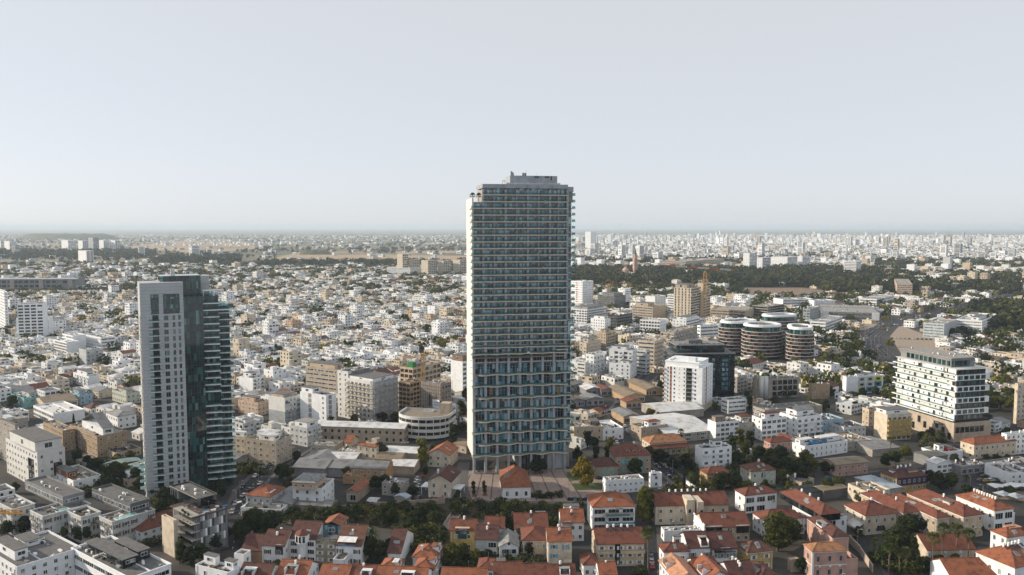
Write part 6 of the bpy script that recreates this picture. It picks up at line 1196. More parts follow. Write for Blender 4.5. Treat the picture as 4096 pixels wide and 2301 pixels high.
sheet('sand_lot', gp((3600, 1300), (3560, 1345), (3620, 1440), (3800, 1440), (3760, 1360), (3690, 1335)), .02, 'dust'); sheet('sand_lot', gp((3380, 1300), (3520, 1290), (3480, 1318), (3400, 1325)), .02, 'dust'); sheet('sand_lot', gp((2980, 1150), (3200, 1150), (3440, 1178), (3200, 1195), (2960, 1180)), .02, 'earth')
sheet('car_park', gp((3830, 1930), (4000, 1860), (4120, 1865), (4130, 1965), (3960, 1960)), .02, 'asphalt')
sheet('playground', gp((3950, 1990), (4000, 1962), (4130, 1966), (4130, 2010)), .025, 'dust')
sheet('plaza', gp((1846, 1885), (2130, 1872), (2330, 1878), (2420, 1925), (2470, 2010), (2330, 2014), (1830, 2006)), .04, 'plaza')
for i in range(9):
    x0, y0 = 1882 + i * 46, 1897 - i * 2; p0, p1 = at(x0, y0), at(1838 + i * 62, 2004)
    ribbon('paving_strip', [p0, p1], .55, .05, 'strip')
sheet('lawn', gp((2265, 1890), (2330, 1884), (2350, 1920), (2275, 1925)), .06, 'lawn'); sheet('lawn', gp((2290, 1935), (2420, 1930), (2440, 1958), (2300, 1962)), .06, 'lawn'); sheet('lawn', gp((2990, 1808), (3060, 1805), (3070, 1822), (2995, 1825)), .06, 'lawn')
ribbon('path', [at(1855, 1850), at(1848, 1900), at(1846, 1960), at(1862, 2006)], 6.5, .055, 'pave')
sheet('railway_cutting', gp((980, 2052), (1500, 2030), (1840, 2012), (2400, 2018), (2560, 2030), (2540, 2075), (2340, 2062), (1900, 2085), (1500, 2110), (1180, 2100), (1000, 2095)), .03, 'soil')
sheet('sandy_court', gp((1105, 2078), (1165, 2076), (1168, 2096), (1100, 2096)), .05, 'dust')
sheet('courtyard', gp((2500, 1905), (2600, 1925), (2740, 1960), (2720, 1990), (2560, 1985)), .03, 'pave')
sheet('palm_court', gp((3480, 2200), (3580, 2190), (3680, 2260), (3700, 2310), (3540, 2310)), .03, 'pave')
# stone retaining wall along the cutting, footbridge
def wallrun(name, label, pts, h, w, mat, cat='wall'):
    G = gp(*pts); P0 = G[0]; root = thing(name, label, cat, (P0[0], P0[1], 0)); k = 0
    for i in range(len(G) - 1):
        a_, c_ = Vector(G[i]) - Vector(P0), Vector(G[i + 1]) - Vector(P0); d = (c_ - a_).normalized(); n = Vector((-d.y, d.x)) * w / 2; L = (c_ - a_).length; m = max(1, int(L / 6))
        for j in range(m):
            q0, q1 = a_ + d * L * j / m, a_ + d * (L * (j + 1) / m - .04); hh = h * R.uniform(.92, 1.05); c = [q0 - n, q1 - n, q1 + n, q0 + n]
            MB().hexa([(v.x, v.y, -.3) for v in c] + [(v.x, v.y, hh) for v in c], mat).build('wall_section', root)
    return root
wallrun('stone_wall', 'long rubble stone wall along the plaza edge of the cutting', [(1832, 2010), (2100, 2014), (2330, 2016), (2560, 2030)], 1.3, .5, 'stone')
wallrun('stone_wall', 'rubble stone wall under the trees left of the footbridge', [(1240, 2052), (1480, 2034), (1780, 2014)], 2.4, .5, 'stone')
wallrun('garden_wall', 'tall plain garden wall beside the pink house', [(3395, 2170), (3440, 2215), (3490, 2290)], 3.0, .4, 'beige')
wallrun('garden_wall', 'white garden wall beside the sloping lane', [(2745, 1935), (2790, 1970)], 2.0, .35, 'chalk')
wallrun('fence', 'dark mesh fence by the bottle banks at the plaza edge', [(2270, 2004), (2420, 2012)], 1.6, .06, 'darknet', 'fence')
P0, P1 = Vector(at(1862, 2008)), Vector(at(1788, 2122)); root = thing('footbridge', 'pale footbridge with solid railings over the cutting', 'bridge', (P0.x, P0.y, 0)); d = (P1 - P0); L = d.length; root.rotation_euler = (0, 0, math.atan2(d.y, d.x))
MB().box(-1, -2.3, -.2, L, 2.3, .55, 'plaza').build('deck', root)
for s_ in (-2.3, 2.15):
    for i in range(10): MB().box(L * i / 10, s_, .551, L * (i + 1) / 10 - .06, s_ + .15, 1.75, 'concrete_s').build('railing_panel', root)
# far fields and mounds
for i, (pts, m_) in enumerate([(((1000, 1052), (1160, 1018), (1500, 1020), (1868, 1024), (1868, 1046), (1500, 1052)), 'field'), (((1150, 1014), (1300, 1003), (1500, 1008), (1480, 1016)), 'field2'), (((480, 990), (700, 965), (980, 968), (1060, 1000), (760, 1012)), 'field'), (((700, 985), (860, 975), (1000, 1000), (820, 1005)), 'dust'), (((0, 985), (230, 970), (240, 1000), (0, 1008)), 'field2'), (((1560, 1008), (1868, 1002), (1868, 1012), (1600, 1016)), 'field'), (((2290, 1028), (2500, 1018), (2560, 1028), (2300, 1040)), 'field2')]):
    sheet('field', gp(*pts), .15 + .05 * i, m_)
def mound(name, x, y, w, h, mat, flat=.5):
    X, Y = at(x, y); b = MB(); n, k = 40, 6; Wm = w / F * Y / 2
    for j in range(k):
        for i in range(n):
            q_ = []
            for ii, jj in ((i, j), (i + 1, j), (i + 1, j + 1), (i, j + 1)):
                t = 6.2832 * ii / n; r = 1 - jj / k * (1 - flat); zz = h * (1 - (1 - jj / k) ** 2) * (.9 + .1 * math.sin(ii % n * 1.7)); q_.append((Wm * r * math.cos(t), Wm * .45 * r * math.sin(t), zz - .5))
            b.poly(q_, mat)
    b.poly([(Wm * flat * math.cos(6.2832 * i / n), Wm * .45 * flat * math.sin(6.2832 * i / n), h * (.9 + .1 * math.sin(i * 1.7)) - .5) for i in range(n)], mat)
    o = b.build(name); o.location = (X, Y, 0); o['kind'] = 'structure'; return o
mound('hill', 270, 958, 420, 62, 'scrub', .6); mound('hill', 1255, 1018, 150, 22, 'scrub', .5); mound('hill', 860, 992, 300, 12, 'field', .6)
for x, y, w, h in ((3130, 1192, 60, 9), (3190, 1198, 50, 8), (3345, 1198, 70, 13), (3240, 1190, 50, 7)): mound('earth_mound', x, y, w, h, 'earth', .1)

# ------------------------------------------------------------------ trees
def leaf_cloud(b, lobes, n, size, mat, rg):
    tot = sum(r[3] ** 2 for r in lobes)
    for cx, cy, cz, r in lobes:
        for _ in range(int(n * r * r / tot)):
            u, v = rg.uniform(-1, 1), rg.uniform(0, 6.2832); s_ = math.sqrt(1 - u * u); d = Vector((s_ * math.cos(v), s_ * math.sin(v), u)); rr = r * (.55 + .5 * rg.random() ** .6)
            p = Vector((cx, cy, cz)) + Vector((d.x * rr, d.y * rr, d.z * rr * .85)); nrm = (d + Vector((rg.uniform(-1, 1), rg.uniform(-1, 1), rg.uniform(-.6, 1))) * .8).normalized()
            t = nrm.cross(Vector((rg.uniform(-1, 1), rg.uniform(-1, 1), rg.uniform(-1, 1)))).normalized(); w = nrm.cross(t); z = size * rg.uniform(.6, 1.35)
            b.poly([p - t * z, p - w * z * .6, p + t * z, p + w * z * .6], mat)
def make_tree(seed, shape, mat, n=1500, size=.5):
    """unit tree: height 10, crown width about 8"""
    rg = random.Random(seed); L = []
    if shape == 'round':
        for _ in range(13): t = rg.uniform(0, 6.28); q_ = rg.uniform(.4, 2.6); L.append((q_ * math.cos(t), q_ * math.sin(t), rg.uniform(3.4, 8.0) - q_ * .35, rg.uniform(1.1, 2.0)))
        L += [(0, 0, 8.0, 1.7), (0, 0, 5.5, 2.4)]
    elif shape == 'wide':
        for _ in range(16): t = rg.uniform(0, 6.28); q_ = rg.uniform(.8, 4.2); L.append((q_ * math.cos(t), q_ * math.sin(t), rg.uniform(5.2, 8.3) - q_ * .3, rg.uniform(1.0, 1.8)))
        L += [(0, 0, 7.4, 2.2)]
    elif shape == 'tall':
        for _ in range(14): t = rg.uniform(0, 6.28); q_ = rg.uniform(.2, 1.4); L.append((q_ * math.cos(t), q_ * math.sin(t), rg.uniform(2.2, 9.2), rg.uniform(.8, 1.4)))
    elif shape == 'cypress':
        L = [(rg.uniform(-.15, .15), rg.uniform(-.15, .15), 1.2 + k, .95 * (1 - (k / 9.5) ** 1.6) + .18) for k in range(9)]
    else:
        for _ in range(7): t = rg.uniform(0, 6.28); q_ = rg.uniform(.3, 3.2); L.append((q_ * math.cos(t), q_ * math.sin(t), rg.uniform(1.2, 5.2), rg.uniform(1.4, 2.6)))
    c = MB(); leaf_cloud(c, L, n, size, mat, rg); t = MB(); top = 6.5 if shape != 'cypress' else 3
    t.tube([(0, 0, -.3), (.1, .05, 1.5), (0, .1, 3.2), (.15, 0, top)], [.34, .27, .22, .1], 'bark', 7)
    if shape in ('round', 'wide', 'tall'):
        for lx, ly, lz, lr in L[:6]: t.tube([(.05, .05, 2.4 + rg.random()), (lx * .5, ly * .5, lz * .62 + .5), (lx, ly, lz)], [.15, .11, .05], 'bark', 5)
    return c.mesh('crown'), t.mesh('trunk')
TREES = {}
for k, (shape, mats) in dict(round=('round', ('leaf_dark', 'leaf_mid', 'leaf_suntint', 'leaf_olive')), wide=('wide', ('leaf_mid', 'leaf_suntint', 'leaf_dark')), tall=('tall', ('leaf_mid', 'leaf_dark', 'leaf_suntint')), cypress=('cypress', ('leaf_dark',)), bush=('bush', ('leaf_dark', 'leaf_mid', 'leaf_olive')), yellow=('round', ('leaf_yellow',))).items():
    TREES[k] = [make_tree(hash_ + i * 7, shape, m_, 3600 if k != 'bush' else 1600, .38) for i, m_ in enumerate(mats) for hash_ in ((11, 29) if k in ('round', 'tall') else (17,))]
TSHAPE = dict(round='round crowned tree', wide='broad spreading tree', tall='tall leafy tree', cypress='dark cypress', bush='bushy shrub', yellow='golden yellow tree')
TCOL = dict(leaf_dark='dark green', leaf_mid='green', leaf_suntint='sun tinted green', leaf_olive='grey green', leaf_yellow='golden yellow')
TREE_REC = []
def tree(x, y, h, wfac=1.0, kind='round', var=None, world=None):
    X, Y = world or at(x, y); v = R.randrange(len(TREES[kind])) if var is None else var; cm, tm = TREES[kind][v]
    big = kind != 'bush'
    root = put('tree' if big else 'shrub', None, None, (X, Y, 0), R.uniform(0, 6.28)); s_ = h / 10.0; root.scale = (s_ * wfac, s_ * wfac, s_)
    put('crown', cm, root); put('trunk' if big else 'stem', tm, root)
    TREE_REC.append((root, kind, cm.materials[0].name, X, Y, h)); return root
# hand placed trees: foot of the trunk in the picture, height, width factor
for t in ((1690, 1868, 17, .95, 'tall', 4), (1815, 1800, 15, 1.0, 'tall', 0), (1850, 1700, 16, .9, 'tall', 1), (1868, 1640, 15, .9, 'tall', 0), (1840, 1560, 12, 1, 'round', 0), (2330, 1945, 15.5, .95, 'yellow', 0), (2352, 1950, 9, 1, 'round', 1), (1020, 2150, 13, 1.2, 'round', 0), (1085, 2140, 11, 1.1, 'round', 1), (960, 2170, 10, 1.1, 'round', 2),
          (3110, 2205, 16.5, 1.12, 'round', 4), (3160, 2180, 12, 1.2, 'round', 3), (2572, 2105, 17, .72, 'tall', 5), (2600, 2090, 13, .8, 'tall', 0), (1805, 2265, 9.5, 1.1, 'round', 4), (1850, 2250, 8, 1.1, 'round', 2), (1905, 2265, 7, 1.1, 'round', 5), (1950, 2255, 6, 1.1, 'round', 0), (2115, 2230, 9, 1.15, 'round', 0), (2150, 2270, 6, 1.1, 'bush', 1),
          (3640, 2165, 12, 1.2, 'round', 0), (3590, 2215, 12, 1.25, 'round', 1), (3540, 2260, 9, 1.1, 'round', 0), (3660, 2230, 10, 1.1, 'round', 1), (3620, 2275, 8, 1.0, 'round', 7), (3310, 1975, 8, 1.2, 'round', 2), (3350, 1968, 8, 1.2, 'round', 3), (3440, 2010, 7, 1.2, 'round', 6), (3490, 2005, 7, 1.3, 'round', 0), (3750, 1965, 10, 1.25, 'round', 1), (3805, 1960, 9, 1.3, 'round', 2), (3720, 1940, 8, 1.1, 'round', 0), (3860, 1985, 6, 1.2, 'round', 3),
          (2770, 1945, 8, 1.25, 'round', 2), (2735, 1955, 9, .7, 'cypress', 0), (2705, 1960, 8, 1.0, 'tall', 4), (2880, 1960, 9, 1.1, 'round', 0), (2930, 1955, 10, 1.1, 'round', 1), (2640, 1860, 9, 1.3, 'round', 0), (2690, 1885, 8, 1.4, 'round', 1), (2745, 1878, 9, 1.3, 'round', 0), (2600, 1840, 8, 1.2, 'round', 3), (2540, 1905, 10, 1.1, 'round', 0), (2530, 1880, 8, 1, 'round', 1), (2945, 1860, 9, 1.2, 'round', 1), (2980, 1840, 11, 1.2, 'tall', 1), (2930, 1815, 11, 1.0, 'tall', 2), (2960, 1790, 12, 1.0, 'tall', 4), (3000, 1800, 11, 1.0, 'tall', 0), (3040, 1845, 9, 1.2, 'round', 0), (3080, 1855, 9, 1.3, 'round', 1), (3120, 1850, 10, 1.2, 'round', 0), (3140, 1880, 8, 1.2, 'round', 2), (3100, 1890, 7, 1.2, 'round', 1), (3220, 1870, 10, 1.2, 'round', 4), (3245, 1885, 8, 1.2, 'round', 5), (3300, 1895, 7, 1, 'round', 0), (3340, 1900, 7, 1, 'round', 2), (3170, 1900, 8, 1.3, 'round', 0), (3210, 1930, 8, 1.3, 'round', 1), (3060, 1965, 6, 1.2, 'round', 1),
          (3540, 1870, 8, 1.2, 'round', 0), (3580, 1860, 8, 1.2, 'round', 3), (3620, 1835, 8, 1.2, 'round', 5), (3820, 1870, 8, 1.0, 'round', 6), (3950, 1835, 4, 1.5, 'bush', 1), (3990, 1838, 4, 1.5, 'bush', 0), (4030, 1835, 4, 1.5, 'bush', 2), (2430, 1865, 11, 1, 'tall', 2), (2380, 1840, 12, 1, 'tall', 3), (2350, 1790, 10, 1, 'tall', 2), (2310, 1850, 9, 1, 'round', 1), (2440, 1800, 8, 1, 'round', 4),
          (2440, 2010, 7, 1.3, 'bush', 0), (2480, 2040, 6, 1.3, 'round', 0), (2150, 1990, 4.5, 1.6, 'bush', 1), (2200, 1992, 4.5, 1.6, 'bush', 0), (2240, 1985, 4, 1.5, 'bush', 1), (2140, 1895, 8, 1.2, 'round', 0), (2170, 1893, 8, 1.2, 'round', 1), (1540, 1960, 8, 1.3, 'round', 0), (1500, 1965, 8, 1.3, 'round', 1), (1580, 1985, 7, 1, 'round', 1), (1650, 1990, 6, 1.2, 'round', 0), (1700, 1900, 5, 1.3, 'round', 1), (1145, 1925, 9, 1.2, 'round', 0), (1120, 1915, 8, 1.2, 'round', 1), (1390, 1910, 6, 1.2, 'round', 2), (1830, 1990, 4, 1, 'round', 3),
          (330, 2170, 8, 1.2, 'round', 0), (360, 2140, 9, 1, 'round', 1), (470, 2165, 9, 1.4, 'round', 4), (520, 2150, 8, 1.3, 'round', 5), (560, 2148, 7, 1.3, 'round', 4), (610, 2150, 8, 1.2, 'round', 0), (450, 2240, 7, 1.2, 'round', 1), (720, 2255, 9, 1, 'tall', 0), (760, 2265, 8, 1.1, 'round', 0), (800, 2250, 8, 1.2, 'round', 1), (500, 1900, 7, 1.4, 'round', 4), (540, 1930, 8, 1.3, 'round', 0), (400, 1950, 7, 1.3, 'round', 6), (440, 1960, 7, 1.2, 'round', 1), (190, 1975, 4, 1.5, 'bush', 1), (260, 1895, 5, 1.5, 'round', 1), (640, 2060, 8, 1.2, 'round', 0), (660, 2030, 7, 1.2, 'round', 1), (890, 1990, 7, 1, 'round', 0), (250, 2150, 5, 1, 'round', 5), (130, 2180, 5, 1, 'round', 1), (880, 2080, 6, 1, 'round', 1), (930, 1880, 5, 1.8, 'bush', 0), (980, 1890, 5, 1.8, 'bush', 0), (1040, 1892, 5, 1.8, 'bush', 1),
          (1190, 2100, 6, 1.3, 'round', 1), (1230, 2105, 6, 1.3, 'round', 0), (1350, 2080, 7, 1.3, 'round', 0), (1420, 2075, 7, 1.3, 'round', 1), (1530, 2110, 10, .9, 'tall', 2), (1570, 2100, 8, 1, 'round', 1), (1680, 2090, 8, 1.1, 'round', 0), (1730, 2110, 7, 1, 'round', 3), (1650, 2130, 7, 1.1, 'round', 0), (1840, 2135, 5.5, 1.5, 'bush', 1), (1690, 2160, 6, 1.2, 'round', 0), (1770, 2150, 5, 1.2, 'round', 1), (1480, 2240, 10, 1.1, 'round', 0), (1520, 2250, 9, 1.1, 'round', 1), (1560, 2230, 8, 1.1, 'round', 0), (1110, 2300, 6, 1.2, 'round', 0), (1215, 2235, 7, .9, 'tall', 2), (2020, 2130, 8, 1.2, 'round', 0), (2060, 2140, 8, 1.2, 'round', 1), (2225, 2110, 5, 1, 'round', 4), (2440, 2300, 5, 1.2, 'bush', 1), (2560, 2300, 5, 1.2, 'bush', 1), (3210, 2290, 6, 1.2, 'round', 0), (3460, 2120, 5, 1.2, 'round', 0), (3430, 2150, 5, 1.1, 'round', 1), (3275, 2160, 4, 1, 'round', 4), (3760, 2280, 6, 1.2, 'round', 0), (3820, 2285, 7, 1.2, 'round', 1), (3700, 2285, 6, 1.2, 'round', 0), (3500, 2245, 5, 1.4, 'bush', 0), (3540, 2230, 5, 1.4, 'bush', 1), (4040, 1990, 6, 1.2, 'round', 0), (3920, 1985, 4, 1.1, 'round', 1), (3990, 1985, 4, 1.1, 'round', 2), (3920, 2140, 6, .9, 'round', 1), (2300, 1700, 7, 1, 'round', 0),
          (655, 2012, 8, 1.2, 'round', 0), (700, 2018, 8, 1.1, 'round', 1), (745, 2010, 7, 1.1, 'round', 2), (620, 2000, 7, 1.1, 'round', 3), (600, 1990, 5, 1.3, 'round', 0), (880, 1960, 7, 1.1, 'round', 1), (850, 1975, 6, 1.1, 'round', 0), (380, 1890, 8, 1.3, 'round', 0), (350, 1870, 7, 1.2, 'round', 1), (310, 1850, 8, 1.2, 'round', 0), (520, 1850, 7, 1.2, 'round', 4), (480, 1935, 8, 1.3, 'round', 0), (560, 1960, 7, 1.2, 'round', 1), (300, 1900, 6, 1.2, 'round', 0), (20, 2000, 7, 1.2, 'round', 0), (60, 1975, 6, 1.2, 'round', 1), (100, 2135, 8, 1.1, 'round', 0), (30, 2145, 7, 1.2, 'round', 1), (240, 2135, 7, 1.1, 'round', 0), (680, 2200, 8, 1, 'round', 1), (860, 2200, 8, 1.2, 'round', 0), (900, 2160, 7, 1.2, 'round', 1), (2560, 1690, 5, 1.3, 'round', 4), (2640, 1560, 8, 1.1, 'round', 0), (2285, 1650, 8, 1.2, 'round', 0), (2800, 1610, 6, 1.2, 'round', 5), (2860, 1640, 6, 1.2, 'round', 4), (3000, 1650, 12, .9, 'tall', 2), (2985, 1620, 10, 1, 'tall', 3), (3240, 1480, 10, 1.3, 'round', 5), (3180, 1470, 10, 1.3, 'round', 4), (3290, 1470, 11, 1.3, 'round', 4), (3350, 1460, 11, 1.3, 'round', 5), (3410, 1440, 11, 1.4, 'round', 4), (3470, 1440, 10, 1.4, 'round', 3), (3380, 1400, 10, 1.4, 'wide', 1), (3430, 1392, 10, 1.4, 'wide', 1), (3330, 1380, 9, 1.3, 'round', 4), (3560, 1500, 10, 1.3, 'round', 1), (3550, 1560, 10, 1.3, 'round', 0), (3590, 1580, 9, 1.3, 'round', 0), (3320, 1590, 9, 1.2, 'round', 1), (3300, 1640, 8, 1.2, 'round', 0), (3450, 1590, 8, 1.3, 'round', 0), (3500, 1585, 8, 1.3, 'round', 1), (4000, 1640, 11, 1.4, 'wide', 1), (4060, 1650, 11, 1.4, 'wide', 1), (3960, 1620, 11, 1.4, 'wide', 2), (4090, 1610, 11, 1.4, 'wide', 0), (4030, 1600, 10, 1.4, 'wide', 1), (3850, 1345, 13, 1.5, 'round', 0), (3810, 1348, 11, 1.4, 'round', 1), (3880, 1350, 11, 1.4, 'round', 0), (3900, 1400, 10, 1, 'round', 5), (3940, 1450, 9, 1.4, 'round', 0), (3820, 1440, 8, 1.4, 'round', 4), (3560, 1660, 7, 1.1, 'round', 1), (3420, 1650, 8, 1.1, 'tall', 2)):
    tree(*t)
# palms
def palm_mesh(seed, kind):
    rg = random.Random(seed); t, c, s_ = MB(), MB(), MB(); Hh = 10.0; n = 34 if kind == 'fan' else 46; lean = rg.uniform(-.4, .4)
    r0 = (.26, .2, .17) if kind == 'fan' else (.5, .45, .42)
    t.tube([(0, 0, -.3), (lean * .4, .1, Hh * .5), (lean, 0, Hh)], list(r0), 'palmbark', 8)
    for i in range(n):
        az = i * 2.39996 + rg.uniform(-.2, .2); el = (1.35 - 1.75 * (i / n)) ; L = (1.25 if kind == 'fan' else 3.4) * rg.uniform(.85, 1.1); d = Vector((math.cos(az) * math.cos(el), math.sin(az) * math.cos(el), math.sin(el))); base = Vector((lean, 0, Hh)); side = d.cross(Vector((0, 0, 1))).normalized(); up = side.cross(d)
        if kind == 'fan':
            m_ = base + d * L
            for k in range(9):
                th = -1.25 + 2.5 * k / 8; f = (d * math.cos(th) + side * math.sin(th)).normalized(); w_ = side * math.cos(th) - d * math.sin(th); tip = m_ + f * 1.15 + Vector((0, 0, -.35 * (1 - math.sin(el)))); c.poly([m_ - w_ * .03, m_ + f * .6 - w_ * .09, tip, m_ + f * .6 + w_ * .09], 'palmleaf')
            c.poly([base - side * .04, base + side * .04, m_ + side * .03, m_ - side * .03], 'palmleaf')
        else:
            pts = [base + d * L * q_ + Vector((0, 0, -1.6 * q_ * q_ * (1.1 - .4 * math.sin(el)))) for q_ in (0, .25, .5, .75, 1.0)]
            for j in range(4):
                p, q2 = pts[j], pts[j + 1]
                for k in range(5):
                    o = p + (q2 - p) * (k / 5); ll = (.75 - .12 * j)
                    for sg in (-1, 1): e2 = o + side * sg * ll + (q2 - p).normalized() * .35 + Vector((0, 0, -.12)); c.poly([o, o + (q2 - p) * .16, e2], 'palmleaf')
    if kind == 'fan':
        for i in range(60): az = rg.uniform(0, 6.28); z = Hh - .2 - 2.0 * rg.random(); r = .2 + .5 * (1 - abs(z - Hh + 1) * .45); s_.poly([(lean + .15 * math.cos(az), .15 * math.sin(az), z + .5), (lean + r * math.cos(az + .3), r * math.sin(az + .3), z - .4), (lean + r * .8 * math.cos(az), r * .8 * math.sin(az), z - .7)], 'thatch')
        return t.mesh('trunk'), c.mesh('crown'), s_.mesh('thatch')
    return t.mesh('trunk'), c.mesh('crown'), None
PALMS = {'fan': [palm_mesh(i, 'fan') for i in (1, 2, 3)], 'date': [palm_mesh(5, 'date')]}
for x, yb, yt, kind, lab in ((2592, 2296, 2122, 'fan', 'single very tall thin palm beside the twin beige house'), (3728, 2282, 2145, 'fan', 'tall palm with a heavy thatch skirt, leftmost before the cream barn'), (3765, 2275, 2105, 'fan', 'tallest palm in front of the cream barn roof'), (3820, 2262, 2110, 'fan', 'slim palm before the middle of the cream barn roof'), (3868, 2296, 2130, 'fan', 'leaning palm at the right end of the cream barn'), (3553, 2300, 2186, 'fan', 'shaggy palm in the paved court, left of three'), (3597, 2306, 2205, 'fan', 'shaggy palm in the paved court, middle of three'), (3622, 2303, 2200, 'fan', 'shaggy palm in the paved court, right of three'), (3500, 2210, 2165, 'fan', 'low palm by the garden wall of the pink house'), (1490, 2235, 2130, 'date', 'large date palm with arching fronds behind the orange trio'), (290, 2085, 1975, 'fan', 'left of two palms growing beside the shuttered hotel'), (318, 2080, 1970, 'fan', 'right of two palms growing beside the shuttered hotel'), (372, 2160, 2085, 'date', 'short feathery palm between two hotel wings'), (3560, 1825, 1755, 'fan', 'sunlit palm below the yellow balcony house'), (2722, 1790, 1722, 'fan', 'palm behind the large orange hipped roof building'), (3864, 1960, 1910, 'fan', 'sunlit palm at the edge of the car park'), (3955, 1418, 1368, 'fan', 'palm above the roofs right of the angular block'), (1620, 2115, 2080, 'date', 'small palm in the dark cutting')):
    X, Y = at(x, yb); root = thing('palm_tree', lab, 'palm', (X, Y, 0), R.uniform(0, 6.28)); H_ = zy(yt, Y); tm, cm, sm = R.choice(PALMS[kind]); hs_ = H_ / (10.0 if kind == 'date' else 10.8)
    ws = max(.8, min(1.25, hs_ * 1.0)); put('trunk', tm, root, sc_=(1, 1, hs_)); o = put('crown', cm, root, (0, 0, 10 * hs_ - 10 * ws), 0, (ws, ws, ws))
    if sm: put('thatch', sm, root, (0, 0, 10 * hs_ - 10 * ws), 0, (ws, ws, ws * 1.0))
# ------------------------------------------------------------------ the dense town: generic blocks, the nearest 300 as things, the rest as one mass
for r in list(TREE_REC): pass
rng = random.Random(31)
WCOL = [('white', .27), ('chalk', .15), ('offwhite', .15), ('cream', .15), ('sand', .07), ('beige', .05), ('pale', .05), ('concrete', .04), ('peach', .01)]
def pick(tab):
    t = rng.random() * sum(w for _, w in tab)
    for k, w in tab:
        t -= w
        if t <= 0: return k
    return tab[0][0]
def on_road(X, Y, m=0):
    for G, w in ROADS:
        for (x0, y0), (x1, y1) in zip(G, G[1:]):
            dx, dy = x1 - x0, y1 - y0; t = max(0, min(1, ((X - x0) * dx + (Y - y0) * dy) / (dx * dx + dy * dy)))
            if (X - x0 - t * dx) ** 2 + (Y - y0 - t * dy) ** 2 < (w + m) ** 2: return True
    return False
def blocked(X, Y, L1, L2, a, h, strict=True):
    ca, sa = math.cos(rad(a)), math.sin(rad(a)); pts = [(X + sa * u - ca * v, Y + ca * u + sa * v) for u in (0, L2 / 2, L2) for v in (0, L1 / 2, L1)]
    if any(on_road(x, y) for x, y in pts[::2]): return True
    near = [H_ for H_ in HERO if abs(H_[0][0][1] - Y) < 110 and abs(H_[0][0][0] - X) < 110]
    for H_ in near:
        if any(inside(H_[0], x, y) for x, y in pts): return True
        if inside([(X - 0, Y), pts[6], pts[8], pts[2]], *[sum(q_[k] for q_ in H_[0]) / 4 for k in (0, 1)]): return True
    pj = [px(x, y, z) for x, y in pts[::2] for z in (0, h)]; x0, x1 = min(q_[0] for q_ in pj), max(q_[0] for q_ in pj); yt = min(q_[1] for q_ in pj)
    for H_ in HERO:
        if H_[5] > Y and H_[1] < x1 and H_[2] > x0 and yt < H_[4] - (.22 if H_[6] > 13 else .42) * (H_[4] - H_[3]) and yt < H_[4] and Y > H_[5] * .45: return True
    return False
SHEETS = [gp(*c) for c in (((1790, 1830), (2480, 1830), (2560, 2060), (1780, 2060)), ((2480, 1890), (2760, 1915), (2760, 2000), (2500, 2000)), ((3800, 1940), (4000, 1850), (4200, 1850), (4200, 2030), (3900, 2020)), ((2960, 1795), (3080, 1795), (3090, 1830), (2960, 1830)), ((1000, 1056), (1160, 1016), (1500, 1016), (1870, 1020), (1870, 1050), (1500, 1056)), ((480, 992), (700, 963), (980, 966), (1060, 1002), (760, 1014)))] + [gp((3600, 1290), (3540, 1345), (3620, 1450), (3810, 1450), (3770, 1360), (3690, 1330)), gp((2960, 1150), (3200, 1150), (3440, 1178), (3200, 1195), (2960, 1180))]
def inpoly(c, X, Y):
    s_ = False; j = len(c) - 1
    for i in range(len(c)):
        if (c[i][1] > Y) != (c[j][1] > Y) and X < (c[j][0] - c[i][0]) * (Y - c[i][1]) / (c[j][1] - c[i][1]) + c[i][0]: s_ = not s_
        j = i
    return s_
def zone(x, y):
    """building share, tree share, lowest and highest block there, by picture position"""
    if (x < -60 or x > 4160) and y > 1290: return (.80, .14, 5, 9)      # the town goes on outside the picture
    if y > 1990: return (0, 0, 0, 0)
    if y > 1760: return (.42, .50, 2.8, 4.6)
    if x < 2290 if y < 1450 else x < 2560:
        if y > 1290: return (.84, .15, 5, 10)
        if y > 1200: return (.74, .25, 5, 11)
        if y > 1120: return (.52, .46, 5, 10)
        if y > 1062: return (.38, .58, 5, 9)
        return (.14, .80, 5, 9)
    if y > 1460: return (.80, .12, 4, 9) if x < 3000 else (.55, .22, 3.5, 7)
    if y > 1290: return (.86, .12, 7, 17) if x < 2980 else (.50, .40, 3.5, 8)
    if y > 1215: return (.80, .16, 6, 16) if x < 3000 else (.50, .40, 4, 9)
    if y > 1165 and x > 2900: return (.35, .40, 4, 8)
    if y > 1085: return (.20, .72, 4, 9) if x < 3520 else (.35, .60, 8, 20)
    if y > 1050: return (.45, .48, 6, 16)
    return (.30, .60, 6, 14)
CAND, TCAND = [], []
